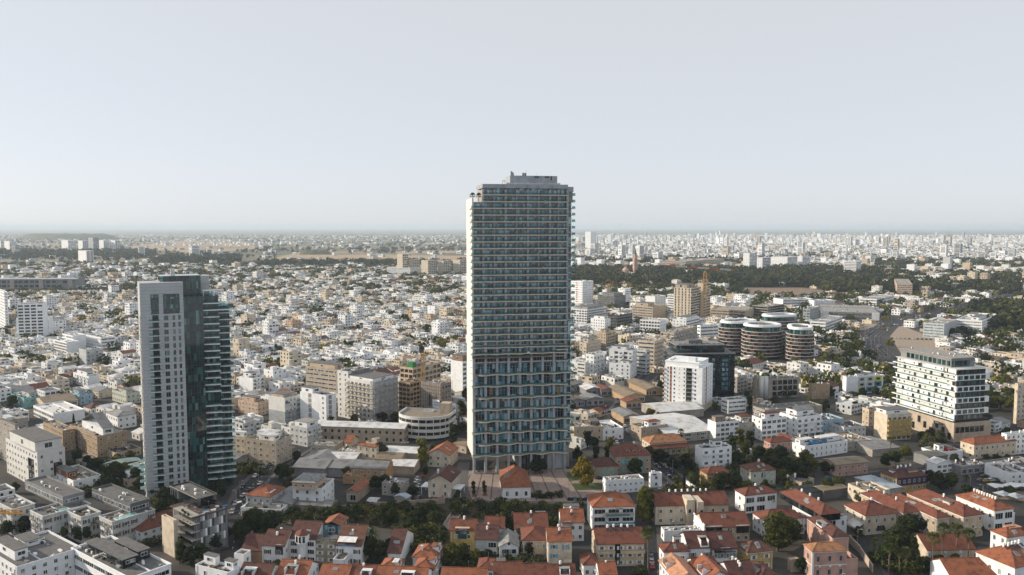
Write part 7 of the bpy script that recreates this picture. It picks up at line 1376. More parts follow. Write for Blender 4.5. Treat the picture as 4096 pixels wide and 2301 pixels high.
def seg(Y0, Y1, cell, jit, a_of, lot):
    n = int(Y1 * 1.5 / cell)
    for a in a_of:
        ca, sa = math.cos(rad(a)), math.sin(rad(a)); lim = int(Y1 * 1.7 / cell)
        for i in range(-lim, lim):
            for j in range(-lim, lim):
                u = (i + (i // 5) * .5) * cell[0] if isinstance(cell, tuple) else (i + (i // 5) * .5) * cell; v = (j + (j // 3) * .5) * cell
                X, Y = u * sa - v * ca, u * ca + v * sa
                if not (Y0 <= Y < Y1): continue
                x, y = px(X, Y)
                if x < -520 or x > 4620: continue
                if (a == a_of[0]) != (x < 2420): continue
                b_, t_, h0, h1 = zone(x, y); r = rng.random()
                if any(inpoly(c, X, Y) for c in SHEETS) or (y > 1760 and -60 < x < 250): continue
                if r < b_:
                    h = h0 + (h1 - h0) * rng.random() ** 1.8
                    if rng.random() < .09: h *= rng.uniform(1.5, 2.2)
                    wall_ = pick(WCOL); q_ = rng.random(); roof = 'flat' if q_ < .80 else ('hip' if q_ < .86 else ('R' if q_ < .93 else 'L'))
                    w, d = cell * rng.uniform(.72, 1.12), cell * rng.uniform(.74, 1.12)
                    if y > 1760 and -60 < x < 4160: w, d, wall_ = w * .75, d * .75, rng.choice(('concrete', 'beige', 'offwhite', 'sand', 'graffiti'))
                    if h > 12: w, d = cell * .95, cell * .98
                    CAND.append((X, Y, d, w, a + rng.uniform(-1.5, 1.5), h, wall_, roof if h < 9 else 'flat', rng.randrange(1 << 30)))
                elif r < b_ + t_:
                    for _ in range(1 if rng.random() < .6 else 2): TCAND.append((X + rng.uniform(-.5, .5) * cell, Y + rng.uniform(-.5, .5) * cell, rng.uniform(6, 11), rng.randrange(1 << 30)))
seg(270, 1000, 13.0, .1, (38.0, 52.0), 0)
seg(1000, 1700, 14.5, .1, (40.0, 50.0), 0)
seg(1700, 2700, 19.0, .1, (42.0, 48.0), 0)
# a block never stands where it would hide a placed building or lie on a street
KEEP = []
for c in CAND:
    for k in (1.0, .7, .5):
        hh = max(3.6, c[5] * k); s_ = 1.0 if k > .6 else .8
        if not blocked(c[0], c[1], c[2] * s_, c[3] * s_, c[4], hh + 1): KEEP.append((c[0], c[1], c[2] * s_, c[3] * s_, c[4], hh) + c[6:]); break
CAND = KEEP
CAND.sort(key=lambda c: (not -20 < px(c[0], c[1])[0] < 4110, -(c[3] + c[2]) * (c[5] + 6) / c[1] ** 2))
ONE, REST = CAND[:300], CAND[300:]
LAND = [(H_[7], (H_[1] + H_[2]) / 2, (H_[3] + H_[4]) / 2) for H_ in HERO if H_[5] > 380 and len(H_[7].split()) <= 9 and ' of ' not in H_[7]]
WORD = dict(graffiti='dark grey', white='white', chalk='bright white', offwhite='off white', cream='cream', sand='sandy', beige='beige', pale='pale grey', concrete='concrete', peach='peach')
ORD = ['', 'second ', 'third ', 'fourth ', 'fifth ', 'sixth ', 'seventh ', 'eighth ', 'ninth ', 'tenth ', 'eleventh ', 'twelfth ', 'thirteenth ', 'fourteenth ', 'fifteenth ', 'sixteenth ', 'seventeenth ', 'eighteenth ', 'nineteenth ', 'twentieth ', 'twenty first ', 'twenty second ', 'twenty third ', 'twenty fourth ', 'twenty fifth ', 'twenty sixth ', 'twenty seventh ', 'twenty eighth ']
def relate(x, y, land):
    n, lx, ly = min(land, key=lambda L: (L[1] - x) ** 2 + ((L[2] - y) * 2.2) ** 2)
    dx, dy = x - lx, (y - ly) * 2.2
    return n, ('left of' if dx < 0 else 'right of') if abs(dx) > abs(dy) else ('behind' if dy < 0 else 'before'), math.hypot(dx, dy)
NOUN = set('house block tower towers office shed hall villa cottage building workshop warehouse canopy wing shop barn mansion roof gable row station cube slab range store diner school hut centre showroom hospital hip storey box facade'.split())
def short(n):
    w = n.split(); w = [q_ for q_ in w if q_ not in ('tall', 'large', 'long')] if len(w) > 7 else w
    cut = [i for i, q_ in enumerate(w) if q_ in ('with', 'beside', 'behind', 'left', 'right', 'in', 'by', 'below', 'above', 'between', 'against', 'under', 'over', 'cut', 'among') and i > 2]
    w = w[:cut[0]] if cut and cut[0] >= 4 else w
    while w and w[-1] in ('a', 'the', 'and', 'of', 'with'): w = w[:-1]
    w = w[:5]
    while w and w[-1] not in NOUN: w = w[:-1]
    return ' '.join(w)
SHORT = {}
for n, _, _ in LAND: SHORT.setdefault(short(n), []).append(n)
LAND = [(short(n), x, y) for n, x, y in LAND if short(n) and len(SHORT[short(n)]) == 1]
LAND += [('the tall balcony tower', 2090, 1300), ('the grey stone tower', 660, 1550)]
LAND = [((n if n.startswith('the ') else 'the ' + (n[4:] if n.startswith('one ') else n)), x, y) for n, x, y in LAND]
NAMED = {}
def name_all(recs):
    """recs: (object, description, x, y, category, group): the description plus where it stands, counted outward from that landmark"""
    by = {}
    for o, d, x, y, cat, grp in recs: n, rel, dist = relate(x, y, LAND); by.setdefault((d, rel, n), []).append((dist, o, cat, grp))
    for (d, rel, n), L in by.items():
        L.sort(key=lambda q_: q_[0])
        for i, (dist, o, cat, grp) in enumerate(L):
            lab = '%s, %s%s %s' % (d, (ORD[i] if i < len(ORD) else 'far out ') + ('one ' if i else ''), rel, n)
            if len(lab.split()) > 16: lab = lab.replace(' with roof hut', '').replace(' with roof tanks', '').replace(' with sheet roofed shed', '')
            tag(o, lab if i < len(ORD) else '%s, in the last rows %s %s' % (d, rel, n), cat, grp)
recs = []
for X, Y, L1, L2, a, h, wl, roof, sd_ in ONE:
    g = random.Random(sd_); root = put('town_block', None, None, (X, Y, 0), rad(90 - a)); fl = max(1, round(h / 3.3)); small = h < 7
    tl = g.choice(('t_red', 't_maroon', 'm_white', 'm_grey', 'm_white', 'm_tan')) if roof != 'flat' else ''
    wall_body(L2, L1, h, roof, wl, .7, .3 if tl.startswith('m_') else .45).build('wall', root)
    if roof == 'flat': MB().box(.26, .26, h - .95, L2 - .26, L1 - .26, h - .7, g.choice(('r_light', 'r_tan', 'r_white', 'r_grey', 'r_light'))).build('roof', root)
    else:
        roof_solid(L2, L1, h, roof, tl, .4, .3 if tl.startswith('m_') else .45)[0].build('roof', root)
    facade(root, 'L', L1, h - .6, 'p', fl, False, wl, bay=3.4, rng=g, gl='darkpane', bal=(1.2, 3, '', 'w', 'white') if (fl > 2 and g.random() < .5) else None, fr=g.choice(('frame_white', 'frame_grey', 'frame_dark')), skip=.2)
    facade(root, 'R', L2, h - .6, g.choice(('p', 'p', 'd')), fl, False, wl, bay=3.4, rng=g, gl='darkpane', bal=(1.2, 2, '', 'w', 'offwhite') if (fl > 2 and g.random() < .6) else None, skip=.2)
    det = []
    if roof == 'flat':
        if g.random() < .55:
            x0, y0 = g.uniform(.5, L2 * .5), g.uniform(L1 * .3, L1 * .6); o = MB().box(x0, y0, h - .72, x0 + g.uniform(2.5, 4), y0 + g.uniform(2.5, 3.5), h + 1.9, wl).build('roof_room', root); det.append('roof hut')
        if g.random() < .4:
            x0, y0 = g.uniform(.5, L2 * .4), g.uniform(.5, L1 * .4); w_, d_ = g.uniform(3, L2 * .55), g.uniform(3, L1 * .55); MB().hexa([(x0, y0, h + 1.2), (x0 + w_, y0, h + 1.2), (x0 + w_, y0 + d_, h + 1.7), (x0, y0 + d_, h + 1.7), (x0, y0, h + 1.3), (x0 + w_, y0, h + 1.3), (x0 + w_, y0 + d_, h + 1.8), (x0, y0 + d_, h + 1.8)], g.choice(('m_white', 'm_white', 'm_grey'))).box(x0 + .1, y0 + .1, h - .7, x0 + w_ - .1, y0 + d_ - .1, h + 1.19, 'offwhite').build('roof_shed', root); det.append('sheet roofed shed')
        for i in range(g.choice((1, 2, 2, 3, 4))): put('water_tank', tank_mesh(), root, (g.uniform(1, L2 - 1), g.uniform(L1 * .3, L1 - 1), h - .7), rad(a) - 1.2)
    det = det[0] if det else ('roof tanks' if roof == 'flat' else '')
    what = ('%s storey %s' % (('one', 'two', 'three', 'four', 'five', 'six', 'seven', 'eight', 'nine', 'ten')[min(fl - 1, 9)], 'house' if fl < 3 else 'block'))
    d = '%s %s %s' % (WORD[wl], what, ('with ' + det) if roof == 'flat' else {'t_red': 'under red tiles', 't_maroon': 'under maroon tiles', 'm_white': 'under white sheets', 'm_grey': 'under grey sheets', 'm_tan': 'under tan sheets'}[tl])
    x, y = px(X, Y, h); recs.append((root, d, x, y, 'house' if fl < 3 else 'apartment block', 'blocks of the dense town'))
name_all(recs)
# everything smaller: one mesh
def solid_box(M, ox, oy, ca, sa, x0, y0, z0, x1, y1, z1, m, top=None):
    M.obox(ox, oy, ca, sa, x0, y0, z0, x1, y1, z1, m, (0,) if top is None else (0, 1))
    if top: t = lambda x, y: (ox + x * ca - y * sa, oy + x * sa + y * ca, z1); M.poly([t(x0, y0), t(x1, y0), t(x1, y1), t(x0, y1)], top)
M = MB()
for X, Y, L1, L2, a, h, wl, roof, sd_ in REST:
    g = random.Random(sd_); t = rad(90 - a); ca, sa = math.cos(t), math.sin(t); fl = max(1, round(h / 3.3)); fh = h / fl
    P = lambda x, y, z: (X + x * ca - y * sa, Y + x * sa + y * ca, z)
    if roof == 'flat':
        solid_box(M, X, Y, ca, sa, 0, 0, -.6, L2, L1, h - .5, wl, g.choice(('r_light', 'r_tan', 'r_white', 'r_grey', 'r_light')))
        for x0, y0, x1, y1 in ((0, 0, L2, .3), (0, L1 - .3, L2, L1), (0, .301, .3, L1 - .301), (L2 - .3, .301, L2, L1 - .301)): M.obox(X, Y, ca, sa, x0, y0, h - .5, x1, y1, h + .2, wl, (0,))
        if g.random() < .6: x0, y0 = g.uniform(.6, L2 * .6), g.uniform(.6, L1 * .6); solid_box(M, X, Y, ca, sa, x0, y0, h - .5, x0 + 3, y0 + 2.8, h + 2.2, wl, 'r_light')
        for _ in range(g.choice((0, 1, 2, 3)) if Y < 1500 else 0): x0, y0 = g.uniform(.6, L2 - 1.4), g.uniform(.6, L1 - 1.4); M.obox(X, Y, ca, sa, x0, y0, h, x0 + .75, y0 + .75, h + 1.5, 'tank', (0,)); M.obox(X, Y, ca, sa, x0 + .9, y0, h, x0 + 2, y0 + .9, h + .5, 'panel', (0,))
        if g.random() < .3: x0, y0 = g.uniform(.4, L2 * .4), g.uniform(.4, L1 * .4); solid_box(M, X, Y, ca, sa, x0, y0, h - .5, x0 + L2 * .5, y0 + L1 * .5, h + 1.6, 'concrete', g.choice(('m_white', 'm_grey', 'r_white')))
    else:
        tl = g.choice(('t_red', 't_maroon', 'm_white', 'm_white', 'm_grey')); M.obox(X, Y, ca, sa, 0, 0, -.6, L2, L1, h, wl, (0, 1)); rr = L1 / 2; k = rr * .36
        A, C = P(-.3 if roof != 'hip' else rr, rr, h + k), P(L2 + .3 if roof != 'hip' else L2 - rr, rr, h + k); c = [P(-.3, -.3, h), P(L2 + .3, -.3, h), P(L2 + .3, L1 + .3, h), P(-.3, L1 + .3, h)]
        M.poly([c[0], c[1], C, A], tl); M.poly([c[2], c[3], A, C], tl); M.poly([c[3], c[0], A], tl if roof == 'hip' else wl); M.poly([c[1], c[2], C], tl if roof == 'hip' else wl)
    if Y < 1900 and -160 < px(X, Y)[0] < 4260:
        for face, L in ((0, L1), (1, L2)):
            k = max(1, int(L / 3.2)); st = L / k
            for f in range(fl):
                for i in range(k):
                    if g.random() < .2: continue
                    c = st * (i + .5); w = g.choice((.55, .55, .7, 1.2)); z0, z1 = f * fh + fh * .32, f * fh + fh * .74
                    if face: M.obox(X, Y, ca, sa, c - w, -.06, z0, c + w, .02, z1, 'darkpane', (0, 4))
                    else: M.obox(X, Y, ca, sa, -.06, c - w, z0, .02, c + w, z1, 'darkpane', (0, 3))
                if fl > 2 and g.random() < .3: M.obox(X, Y, ca, sa, L2 * .1, -1.1, f * fh, L2 * .6, -.0, f * fh + .9, wl, ()) if face else None
o = tag(M.build('town_roofscape'), 'dense mass of white and cream flat roofed blocks filling the town', 'buildings', None, 'stuff')
# the far town: white blocks and towers towards the horizon
M = MB(); rg = random.Random(5)
def far_box(X, Y, w, d, h, m, win=True):
    t = rg.uniform(.5, 1.1); ca, sa = math.cos(t), math.sin(t); solid_box(M, X, Y, ca, sa, 0, 0, -.8, w, d, h, m, 'r_light')
    if win and Y < 5200:
        fl = max(2, int(h / (3.2 if Y < 3600 else 6.4)))
        for f in range(fl):
            z = h * f / fl
            if rg.random() < .85: M.obox(X, Y, ca, sa, w * .12, -.15, z + h / fl * .3, w * .88, .02, z + h / fl * .75, 'darkpane', (0, 4))
            if rg.random() < .7: M.obox(X, Y, ca, sa, -.15, d * .15, z + h / fl * .3, .02, d * .85, z + h / fl * .75, 'darkpane', (0, 3))
    if rg.random() < .5: solid_box(M, X, Y, ca, sa, w * .3, d * .3, h, w * .6, d * .6, h + 3, m, 'r_light')
def dens(x, Y):
    if x > 2280: return (.96 if x < 3700 else .72) if Y < 9000 else (.6 if x < 3700 else .3)
    return .03 if Y < 5200 else .09
NF = 0; FARTREE = []
for _ in range(31000):
    Y = 2700 * (12000 / 2700) ** rg.random(); x = rg.uniform(-500, 4600); X = (x - CX) / F * Y; xx, yy = px(X, Y)
    if Y > 2700 and x > 2280 and Y < 3000 and rg.random() < .5: continue
    if rg.random() > dens(x, Y):
        if rg.random() < (.35 if x > 2280 else .10) and not any(inpoly(c, X, Y) for c in SHEETS): FARTREE.append((X, Y))
        continue
    tall = rg.random()
    if math.sin(x * .013 + 1) + math.sin(x * .031 + Y * .0009) < -.2: tall *= .93
    h = rg.uniform(8, 20) if tall < .92 else (rg.uniform(22, 36) if tall < .985 else rg.uniform(40, 75))
    if x < 2280: h = rg.uniform(6, 14) if tall < .97 else rg.uniform(25, 50)
    w = rg.uniform(12, 26) if h < 40 else rg.uniform(16, 24)
    k = rg.random(); far_box(X, Y, w * rg.uniform(.8, 1.6), w, h, 'white' if k < .5 else ('chalk' if k < .7 else ('cream' if k < .85 else ('pale' if k < .95 else 'grey')))); NF += 1
tag(M.build('distant_town'), 'pale mass of distant apartment blocks reaching the horizon', 'buildings', None, 'stuff')
# single skyline towers one can tell apart
recs = []
for i, (x, y, h, w) in enumerate([(2390 + k * 38 + (k * 53) % 29, 992 - (k * 37) % 48, 28 + (k * 29) % 38, 20 + (k * 7) % 9) for k in range(40)]):
    X, Y = at(x, y); far = Y > 4800; g = random.Random(i); root = put('skyline_tower', None, None, (X, Y, 0), g.uniform(.5, 1.0)); m_ = g.choice(('white', 'chalk', 'cream', 'pale', 'white'))
    b = MB().box(0, 0, -.8, w, w, h, m_, (0,)); b.build('wall', root); fl = int(h / 5); b = MB()
    for f in range(fl): z = h * f / fl; b.box(w * .1, -.2, z + 1.4, w * .42, .02, z + 3.6, 'darkpane').box(w * .56, -.2, z + 1.4, w * .9, .02, z + 3.6, 'darkpane').box(-.2, w * .15, z + 1.4, .02, w * .85, z + 3.6, 'darkpane')
    b.build('window_band', root)['kind'] = 'stuff'; MB().box(w * .25, w * .25, h, w * .7, w * .7, h + 5, m_).build('roof_room', root)
    recs.append((root, '%s %s on the skyline' % ({'white': 'white', 'chalk': 'bright white', 'cream': 'cream', 'pale': 'pale grey'}[m_], 'slender tower' if h > 48 else 'apartment tower'), x, y - 30, 'tower', 'towers on the far skyline'))
name_all(recs)
# trees of the town: nearest as things, the rest as one leafy mass
TCAND = [t for t in TCAND if not any(inside(H_[0], t[0], t[1]) for H_ in HERO if abs(H_[0][0][1] - t[1]) < 90 and abs(H_[0][0][0] - t[0]) < 90) and not on_road(t[0], t[1], 1)]
def hides(X, Y, h):
    x, y = px(X, Y, h); w = 4 / Y * F
    return any(H_[5] > Y and Y > H_[5] * .5 and H_[1] - w < x < H_[2] + w and y < H_[4] - .35 * (H_[4] - H_[3]) for H_ in HERO)
TCAND = [t for t in TCAND if not hides(t[0], t[1], t[2])]
TCAND.sort(key=lambda t: (not 0 < px(t[0], t[1])[0] < 4096, t[1])); left = max(0, 300 - len(TREE_REC))
for X, Y, h, sd_ in TCAND[:left]:
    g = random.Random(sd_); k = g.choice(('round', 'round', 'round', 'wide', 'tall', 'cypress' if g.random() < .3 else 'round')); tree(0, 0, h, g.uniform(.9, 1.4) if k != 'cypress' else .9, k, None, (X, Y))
recs = []
for root, k, m_, X, Y, h in TREE_REC:
    x, y = px(X, Y, h * .6); size = 'small ' if h < 6.5 and k != 'bush' else ('big ' if h > 12 else '')
    d = (size + TCOL[m_] + ' ' + TSHAPE[k]) if k not in ('yellow', 'cypress') else TSHAPE[k]
    recs.append((root, d, x, y, 'tree' if k != 'bush' else 'shrub', None))
LANDT = LAND
LAND = []
for H_ in HERO: LAND.append((short(H_[7]), (H_[1] + H_[2]) / 2, (H_[3] + H_[4]) / 2))
cnt = {}
for n, _, _ in LAND: cnt[n] = cnt.get(n, 0) + 1
LAND = [(('the ' + n) if not n.startswith('the ') else n, x, y) for n, x, y in LAND if n and cnt[n] == 1]
name_all(recs)
def blobs(name, label, pts, mats, nl, s0, s1, size):
    g = np.random.default_rng(3); V, Fc, Mi = [], [], []; n = len(pts)
    P = np.array([(x, y) for x, y in pts]); Hh = g.uniform(s0, s1, n)
    ctr = np.repeat(np.column_stack([P, Hh * .55]), nl, 0); rr = np.repeat(Hh, nl)
    d = g.normal(size=(n * nl, 3)); d /= np.linalg.norm(d, axis=1)[:, None]; p = ctr + d * (rr * g.uniform(.28, .52, n * nl))[:, None] * np.array([1.25, 1.25, .9])
    nr = d + g.normal(size=d.shape) * .6; nr /= np.linalg.norm(nr, axis=1)[:, None]; t = np.cross(nr, g.normal(size=d.shape)); t /= np.linalg.norm(t, axis=1)[:, None]; w = np.cross(nr, t)
    z = (rr * size * g.uniform(.7, 1.3, n * nl))[:, None]
    Vq = np.stack([p - t * z, p - w * z * .7, p + t * z, p + w * z * .7], 1).reshape(-1, 3)
    me = bpy.data.meshes.new(name); N4 = n * nl
    me.vertices.add(N4 * 4); me.vertices.foreach_set('co', Vq.astype(np.float32).ravel()); me.loops.add(N4 * 4); me.loops.foreach_set('vertex_index', np.arange(N4 * 4, dtype=np.int32)); me.polygons.add(N4); me.polygons.foreach_set('loop_start', np.arange(0, N4 * 4, 4, dtype=np.int32))
    for m_ in mats: me.materials.append(MATS[m_])
    me.polygons.foreach_set('material_index', np.repeat(g.integers(0, len(mats), n), nl).astype(np.int32)); me.update(calc_edges=True)
    return tag(put(name, me), label, 'trees', None, 'stuff')
blobs('woodland', 'dark green woods and street trees between the distant blocks', [(t[0], t[1]) for t in TCAND[left:]], ('leaf_dark', 'leaf_mid', 'leaf_dark', 'leaf_mid', 'leaf_suntint'), 42, 7, 13, .18)
rg = random.Random(9); belt = []
for x0, x1, y0, y1, n in ((-30, 620, 1006, 1035, 650), (600, 960, 1028, 1062, 300), (2290, 3000, 1040, 1062, 500), (2900, 3500, 1020, 1044, 350), (3500, 4120, 1050, 1085, 420), (2290, 3600, 1082, 1150, 1500), (3300, 4120, 1110, 1175, 700), (3900, 4120, 1240, 1330, 160), (950, 1868, 1000, 1006, 90), (1000, 1870, 1056, 1068, 320)):
    for _ in range(n):
        x, y = rg.uniform(x0, x1), rg.uniform(y0, y1); X, Y = at(x, y)
        if any(inside(H_[0], X, Y) for H_ in HERO if abs(H_[0][0][1] - Y) < 150 and abs(H_[0][0][0] - X) < 150) or on_road(X, Y, 3) or hides(X, Y, 9): continue
        belt.append((X, Y))
blobs('wood', 'long dark wood of pines and eucalyptus crossing the town', belt, ('leaf_dark', 'leaf_mid', 'leaf_suntint', 'leaf_far', 'leaf_olive', 'leaf_suntint', 'leaf_olive'), 46, 8, 24, .165)
blobs('far_trees', 'thin scatter of hazy trees on the distant plain', FARTREE, ('leaf_far', 'leaf_dark'), 24, 10, 20, .24)
# shrubs and creepers of the railway cutting and the gardens
pts = []
for poly, n in ((((990, 2048), (1500, 2032), (1840, 2014), (2100, 2022), (2540, 2036), (2530, 2072), (2340, 2066), (1960, 2086), (1500, 2108), (1180, 2098), (1000, 2092)), 330), (((2560, 1990), (2750, 1950), (2900, 1960), (2760, 2000)), 60), (((2700, 1830), (3200, 1830), (3250, 1960), (2950, 1960), (2750, 1900)), 190), (((3480, 2250), (3560, 2230), (3700, 2260), (3900, 2290), (3600, 2310)), 110), (((300, 2120), (640, 2080), (640, 2180), (420, 2230)), 120), (((880, 2180), (1000, 2120), (1120, 2130), (1000, 2230)), 70), (((1560, 2120), (1780, 2120), (1760, 2230), (1640, 2210)), 110), (((1780, 2230), (2200, 2200), (2210, 2290), (1800, 2290)), 100), (((2000, 2100), (2220, 2090), (2240, 2150), (2010, 2160)), 60), (((380, 1850), (560, 1840), (580, 1990), (420, 1960)), 110), (((590, 2010), (690, 1990), (680, 2070), (600, 2080)), 50), (((910, 1872), (1070, 1868), (1070, 1900), (910, 1905)), 70), (((250, 1950), (420, 1940), (440, 1985), (280, 1990)), 60)):
    c = gp(*poly); xs, ys = [q_[0] for q_ in c], [q_[1] for q_ in c]; k = 0
    while k < n:
        X, Y = rg.uniform(min(xs), max(xs)), rg.uniform(min(ys), max(ys)); k += .3
        if inpoly(c, X, Y) and not any(inside(H_[0], X, Y) for H_ in HERO) and not on_road(X, Y): pts.append((X, Y)); k += .7
blobs('undergrowth', 'tangle of dark shrubs and creepers in the railway cutting and gardens', pts, ('leaf_dark', 'leaf_mid', 'leaf_suntint', 'leaf_olive'), 110, 1.2, 4.6, .12)
# ------------------------------------------------------------------ cars, lamps, people, small things
def car_meshes(col):
    def mk():
        L, W = 4.3, 1.76; prof = [(-2.15, .35), (2.15, .35), (2.15, .72), (1.95, .86), (1.05, .95), (-1.75, .98), (-2.1, .9), (-2.15, .7)]; b = MB(); n = len(prof); v0 = len(b.v)
        b.v += [(x, -W / 2, z) for x, z in prof] + [(x, W / 2, z) for x, z in prof]
        for i in range(n): j = (i + 1) % n; b.f.append((i, j, n + j, n + i)); b.m.append(col)
        b.f.append(tuple(range(n - 1, -1, -1))); b.m.append(col); b.f.append(tuple(range(n, 2 * n))); b.m.append(col)
        b.hexa([(-1.2, -.66, 1.38), (.35, -.66, 1.38), (.35, .66, 1.38), (-1.2, .66, 1.38), (-1.1, -.6, 1.46), (.25, -.6, 1.46), (.25, .6, 1.46), (-1.1, .6, 1.46)], col)
        g = MB().hexa([(-1.75, -.82, .94), (1.1, -.82, .94), (1.1, .82, .94), (-1.75, .82, .94), (-1.2, -.65, 1.385), (.36, -.65, 1.385), (.36, .65, 1.385), (-1.2, .65, 1.385)], 'panel')
        l = MB().box(2.05, -.8, .62, 2.17, -.4, .8, 'tank'); w = MB(); w.cyl(0, 0, -.1, .1, .33, 'rubber', 12); w.cyl(0, 0, .101, .11, .2, 'metal', 10); t = MB().box(-2.17, -.8, .62, -2.06, -.4, .8, 'cranered')
        return b.mesh('body'), g.mesh('window'), l.mesh('headlight'), w.mesh('wheel'), t.mesh('tail_light')
    return cached(('car', col), mk)
def small_car(col):
    def mk():
        b = MB().box(-2.1, -.87, .25, 2.1, .87, .9, col).hexa([(-1.7, -.8, .9), (1.1, -.8, .9), (1.1, .8, .9), (-1.7, .8, .9), (-1.2, -.65, 1.4), (.4, -.65, 1.4), (.4, .65, 1.4), (-1.2, .65, 1.4)], 'panel').box(-1.2, -.66, 1.4, .4, .66, 1.47, col)
        for x in (-1.3, 1.3): b.box(x - .32, -.89, 0, x + .32, .89, .55, 'rubber')
        return b.mesh('car')
    return cached(('scar', col), mk)
CARC = [('car_white', 5), ('car_silver', 4), ('car_black', 3), ('car_grey', 3), ('car_red', 1), ('car_blue', 1.5), ('car_yellow', .2)]
recs = []
def car(x, y, az, fine=True, world=None, col=None):
    X, Y = world or at(x, y); c = col or pick(CARC)
    if fine:
        root = put('parked_car', None, None, (X, Y, .04), az); b, g, l, w, t = car_meshes(c); put('body', b, root); put('window', g, root)
        for s_ in (0, .4 + .8): pass
        put('headlight', l, root); put('headlight', l, root, (0, 1.2, 0)); put('tail_light', t, root); put('tail_light', t, root, (0, 1.2, 0))
        for xx in (-1.35, 1.35):
            for yy, r_ in ((-.80, 1.5708), (.80, -1.5708)): o = put('wheel', w, root, (xx, yy, .33)); o.rotation_euler = (r_, 0, 0)
    else: root = put('car', small_car(c), None, (X, Y, .04), az)
    x_, y_ = px(X, Y, .7); recs.append((root, '%s %s car' % (c[4:], 'parked' if fine else 'small'), x_, y_, 'car', 'parked cars' if fine else 'cars on the streets and lots')); return root
for x, y, a_ in ((943, 2012, 70), (1000, 1962, 60), (978, 1985, 62), (1320, 1925, 20), (1672, 1918, 60), (1678, 1945, 60), (1675, 1958, 60), (1670, 1930, 60), (1685, 1912, 60), (1675, 1995, 65), (1675, 2130, 10), (1745, 2122, 20), (2398, 1917, 10), (3408, 2157, 5), (2608, 2270, 85), (2606, 2250, 85), (2604, 2232, 85), (3316, 1916, 10), (3700, 1895, 15), (3720, 1900, 20), (3958, 1892, 5), (3940, 1908, 5), (4030, 1933, -10), (4010, 1950, 35), (4030, 1955, 35), (4048, 1953, 35), (4066, 1954, 35), (3925, 1925, 8), (3945, 1927, 8), (3962, 1925, 8), (3980, 1922, 100), (2640, 1955, 75), (2475, 1782, 75), (2432, 1650, 45), (2425, 1630, 55), (2478, 1640, 100), (2468, 1600, 60), (2505, 1575, 60), (2515, 1568, 60), (2490, 1590, 60), (2465, 1660, 70), (2500, 1650, 80), (2475, 1735, 80), (1730, 1810, 5), (1858, 1806, 5), (1620, 1775, 5), (2520, 1880, 80), (2795, 1905, 20), (2840, 1862, 30), (2860, 1870, 30), (2850, 1855, 30), (3215, 1850, 15)): car(x, y, rad(a_))
LANE = gp(*HW); rr_ = random.Random(4)
for pts, off in (([(940, 2150), (955, 2060), (990, 1960), (1075, 1880), (1150, 1830)], 3.2), ([(2515, 1900), (2518, 1850), (2500, 1780), (2470, 1700), (2480, 1640), (2530, 1570)], 4.2), ([(2612, 1838), (2660, 1880), (2720, 1925)], 2.1), ([(3500, 1902), (3700, 1880), (3840, 1852)], 2.9)):
    G = gp(*pts)
    for i in range(len(G) - 1):
        p0, p1 = Vector(G[i]), Vector(G[i + 1]); L = (p1 - p0).length; d = (p1 - p0) / L; n = Vector((-d.y, d.x)); t = 3
        while t < L - 3:
            for s_ in (-1, 1):
                if rr_.random() < .38 and len(recs) < 110: q_ = p0 + d * t + n * off * s_; car(0, 0, math.atan2(d.y, d.x) + (0 if s_ < 0 else math.pi), True, (q_.x, q_.y))
            t += 5.6
for i in reversed(range(len(LANE) - 1)):
    p0, p1 = Vector(LANE[i]), Vector(LANE[i + 1]); L = (p1 - p0).length; d = (p1 - p0) / L; n = Vector((-d.y, d.x)); t = 2
    while t < L - 5:
        for ln in (-10, -6.6, -2.3, 2.6, 6.6, 10):
            if rr_.random() < (.30 if i > 2 else .2) and len(recs) < 240: q_ = p0 + d * (t + rr_.uniform(-3, 3)) + n * ln; car(0, 0, math.atan2(d.y, d.x), False, (q_.x, q_.y))
        t += 11
for (x0, y0), (x1, y1), n in (((3560, 1355), (3800, 1362), 14), ((3880, 1370), (4080, 1372), 18), ((3890, 1385), (4080, 1388), 16), ((3390, 1283), (3480, 1290), 9), ((3090, 1255), (3180, 1262), 7), ((3420, 1318), (3470, 1330), 8)):
    A, C = Vector(at(x0, y0)), Vector(at(x1, y1))
    for i in range(n):
        if len(recs) < 296: q_ = A + (C - A) * ((i + .5) / n); car(0, 0, 1.3 + rr_.uniform(-.1, .1), False, (q_.x, q_.y))
name_all(recs); recs = []
def lamp_post(x, y, h, world=None):
    X, Y = world or at(x, y); root = put('street_lamp', None, None, (X, Y, 0), rr_.uniform(0, 6.28)); k = ('lamp', h)
    put('pole', cached(k, lambda: MB().cyl(0, 0, -.2, h, .11, 'metal', 7, .06).mesh('pole')), root); put('arm', cached(k + (1,), lambda: MB().bar((0, 0, h - .2), (1.3, 0, h + .15), .08, 'metal').mesh('arm')), root); put('lamp_head', cached(k + (2,), lambda: MB().box(1.0, -.14, h + .1, 1.75, .14, h + .24, 'frame_grey').mesh('lamp_head')), root)
    x_, y_ = px(X, Y, h); recs.append((root, '%s grey lamp post' % ('tall' if h > 9 else 'slim'), x_, y_, 'lamp post', 'street lamps'))
for x, y in ((945, 2020), (960, 1985), (1035, 1925), (2275, 1985), (1812, 1990), (1798, 1985), (2470, 1800), (2420, 1700), (2520, 1720), (2046, 2120), (3880, 1965), (3930, 2000), (3990, 2010), (3700, 1920), (3600, 1890), (3275, 2195), (3430, 2185), (2670, 1955), (2690, 1895)): lamp_post(x, y, 7.0)
for i in range(len(LANE) - 1):
    for t in (.2, .7): q_ = Vector(LANE[i]).lerp(Vector(LANE[i + 1]), t); lamp_post(0, 0, 11.0, (q_.x + 1, q_.y + 15))
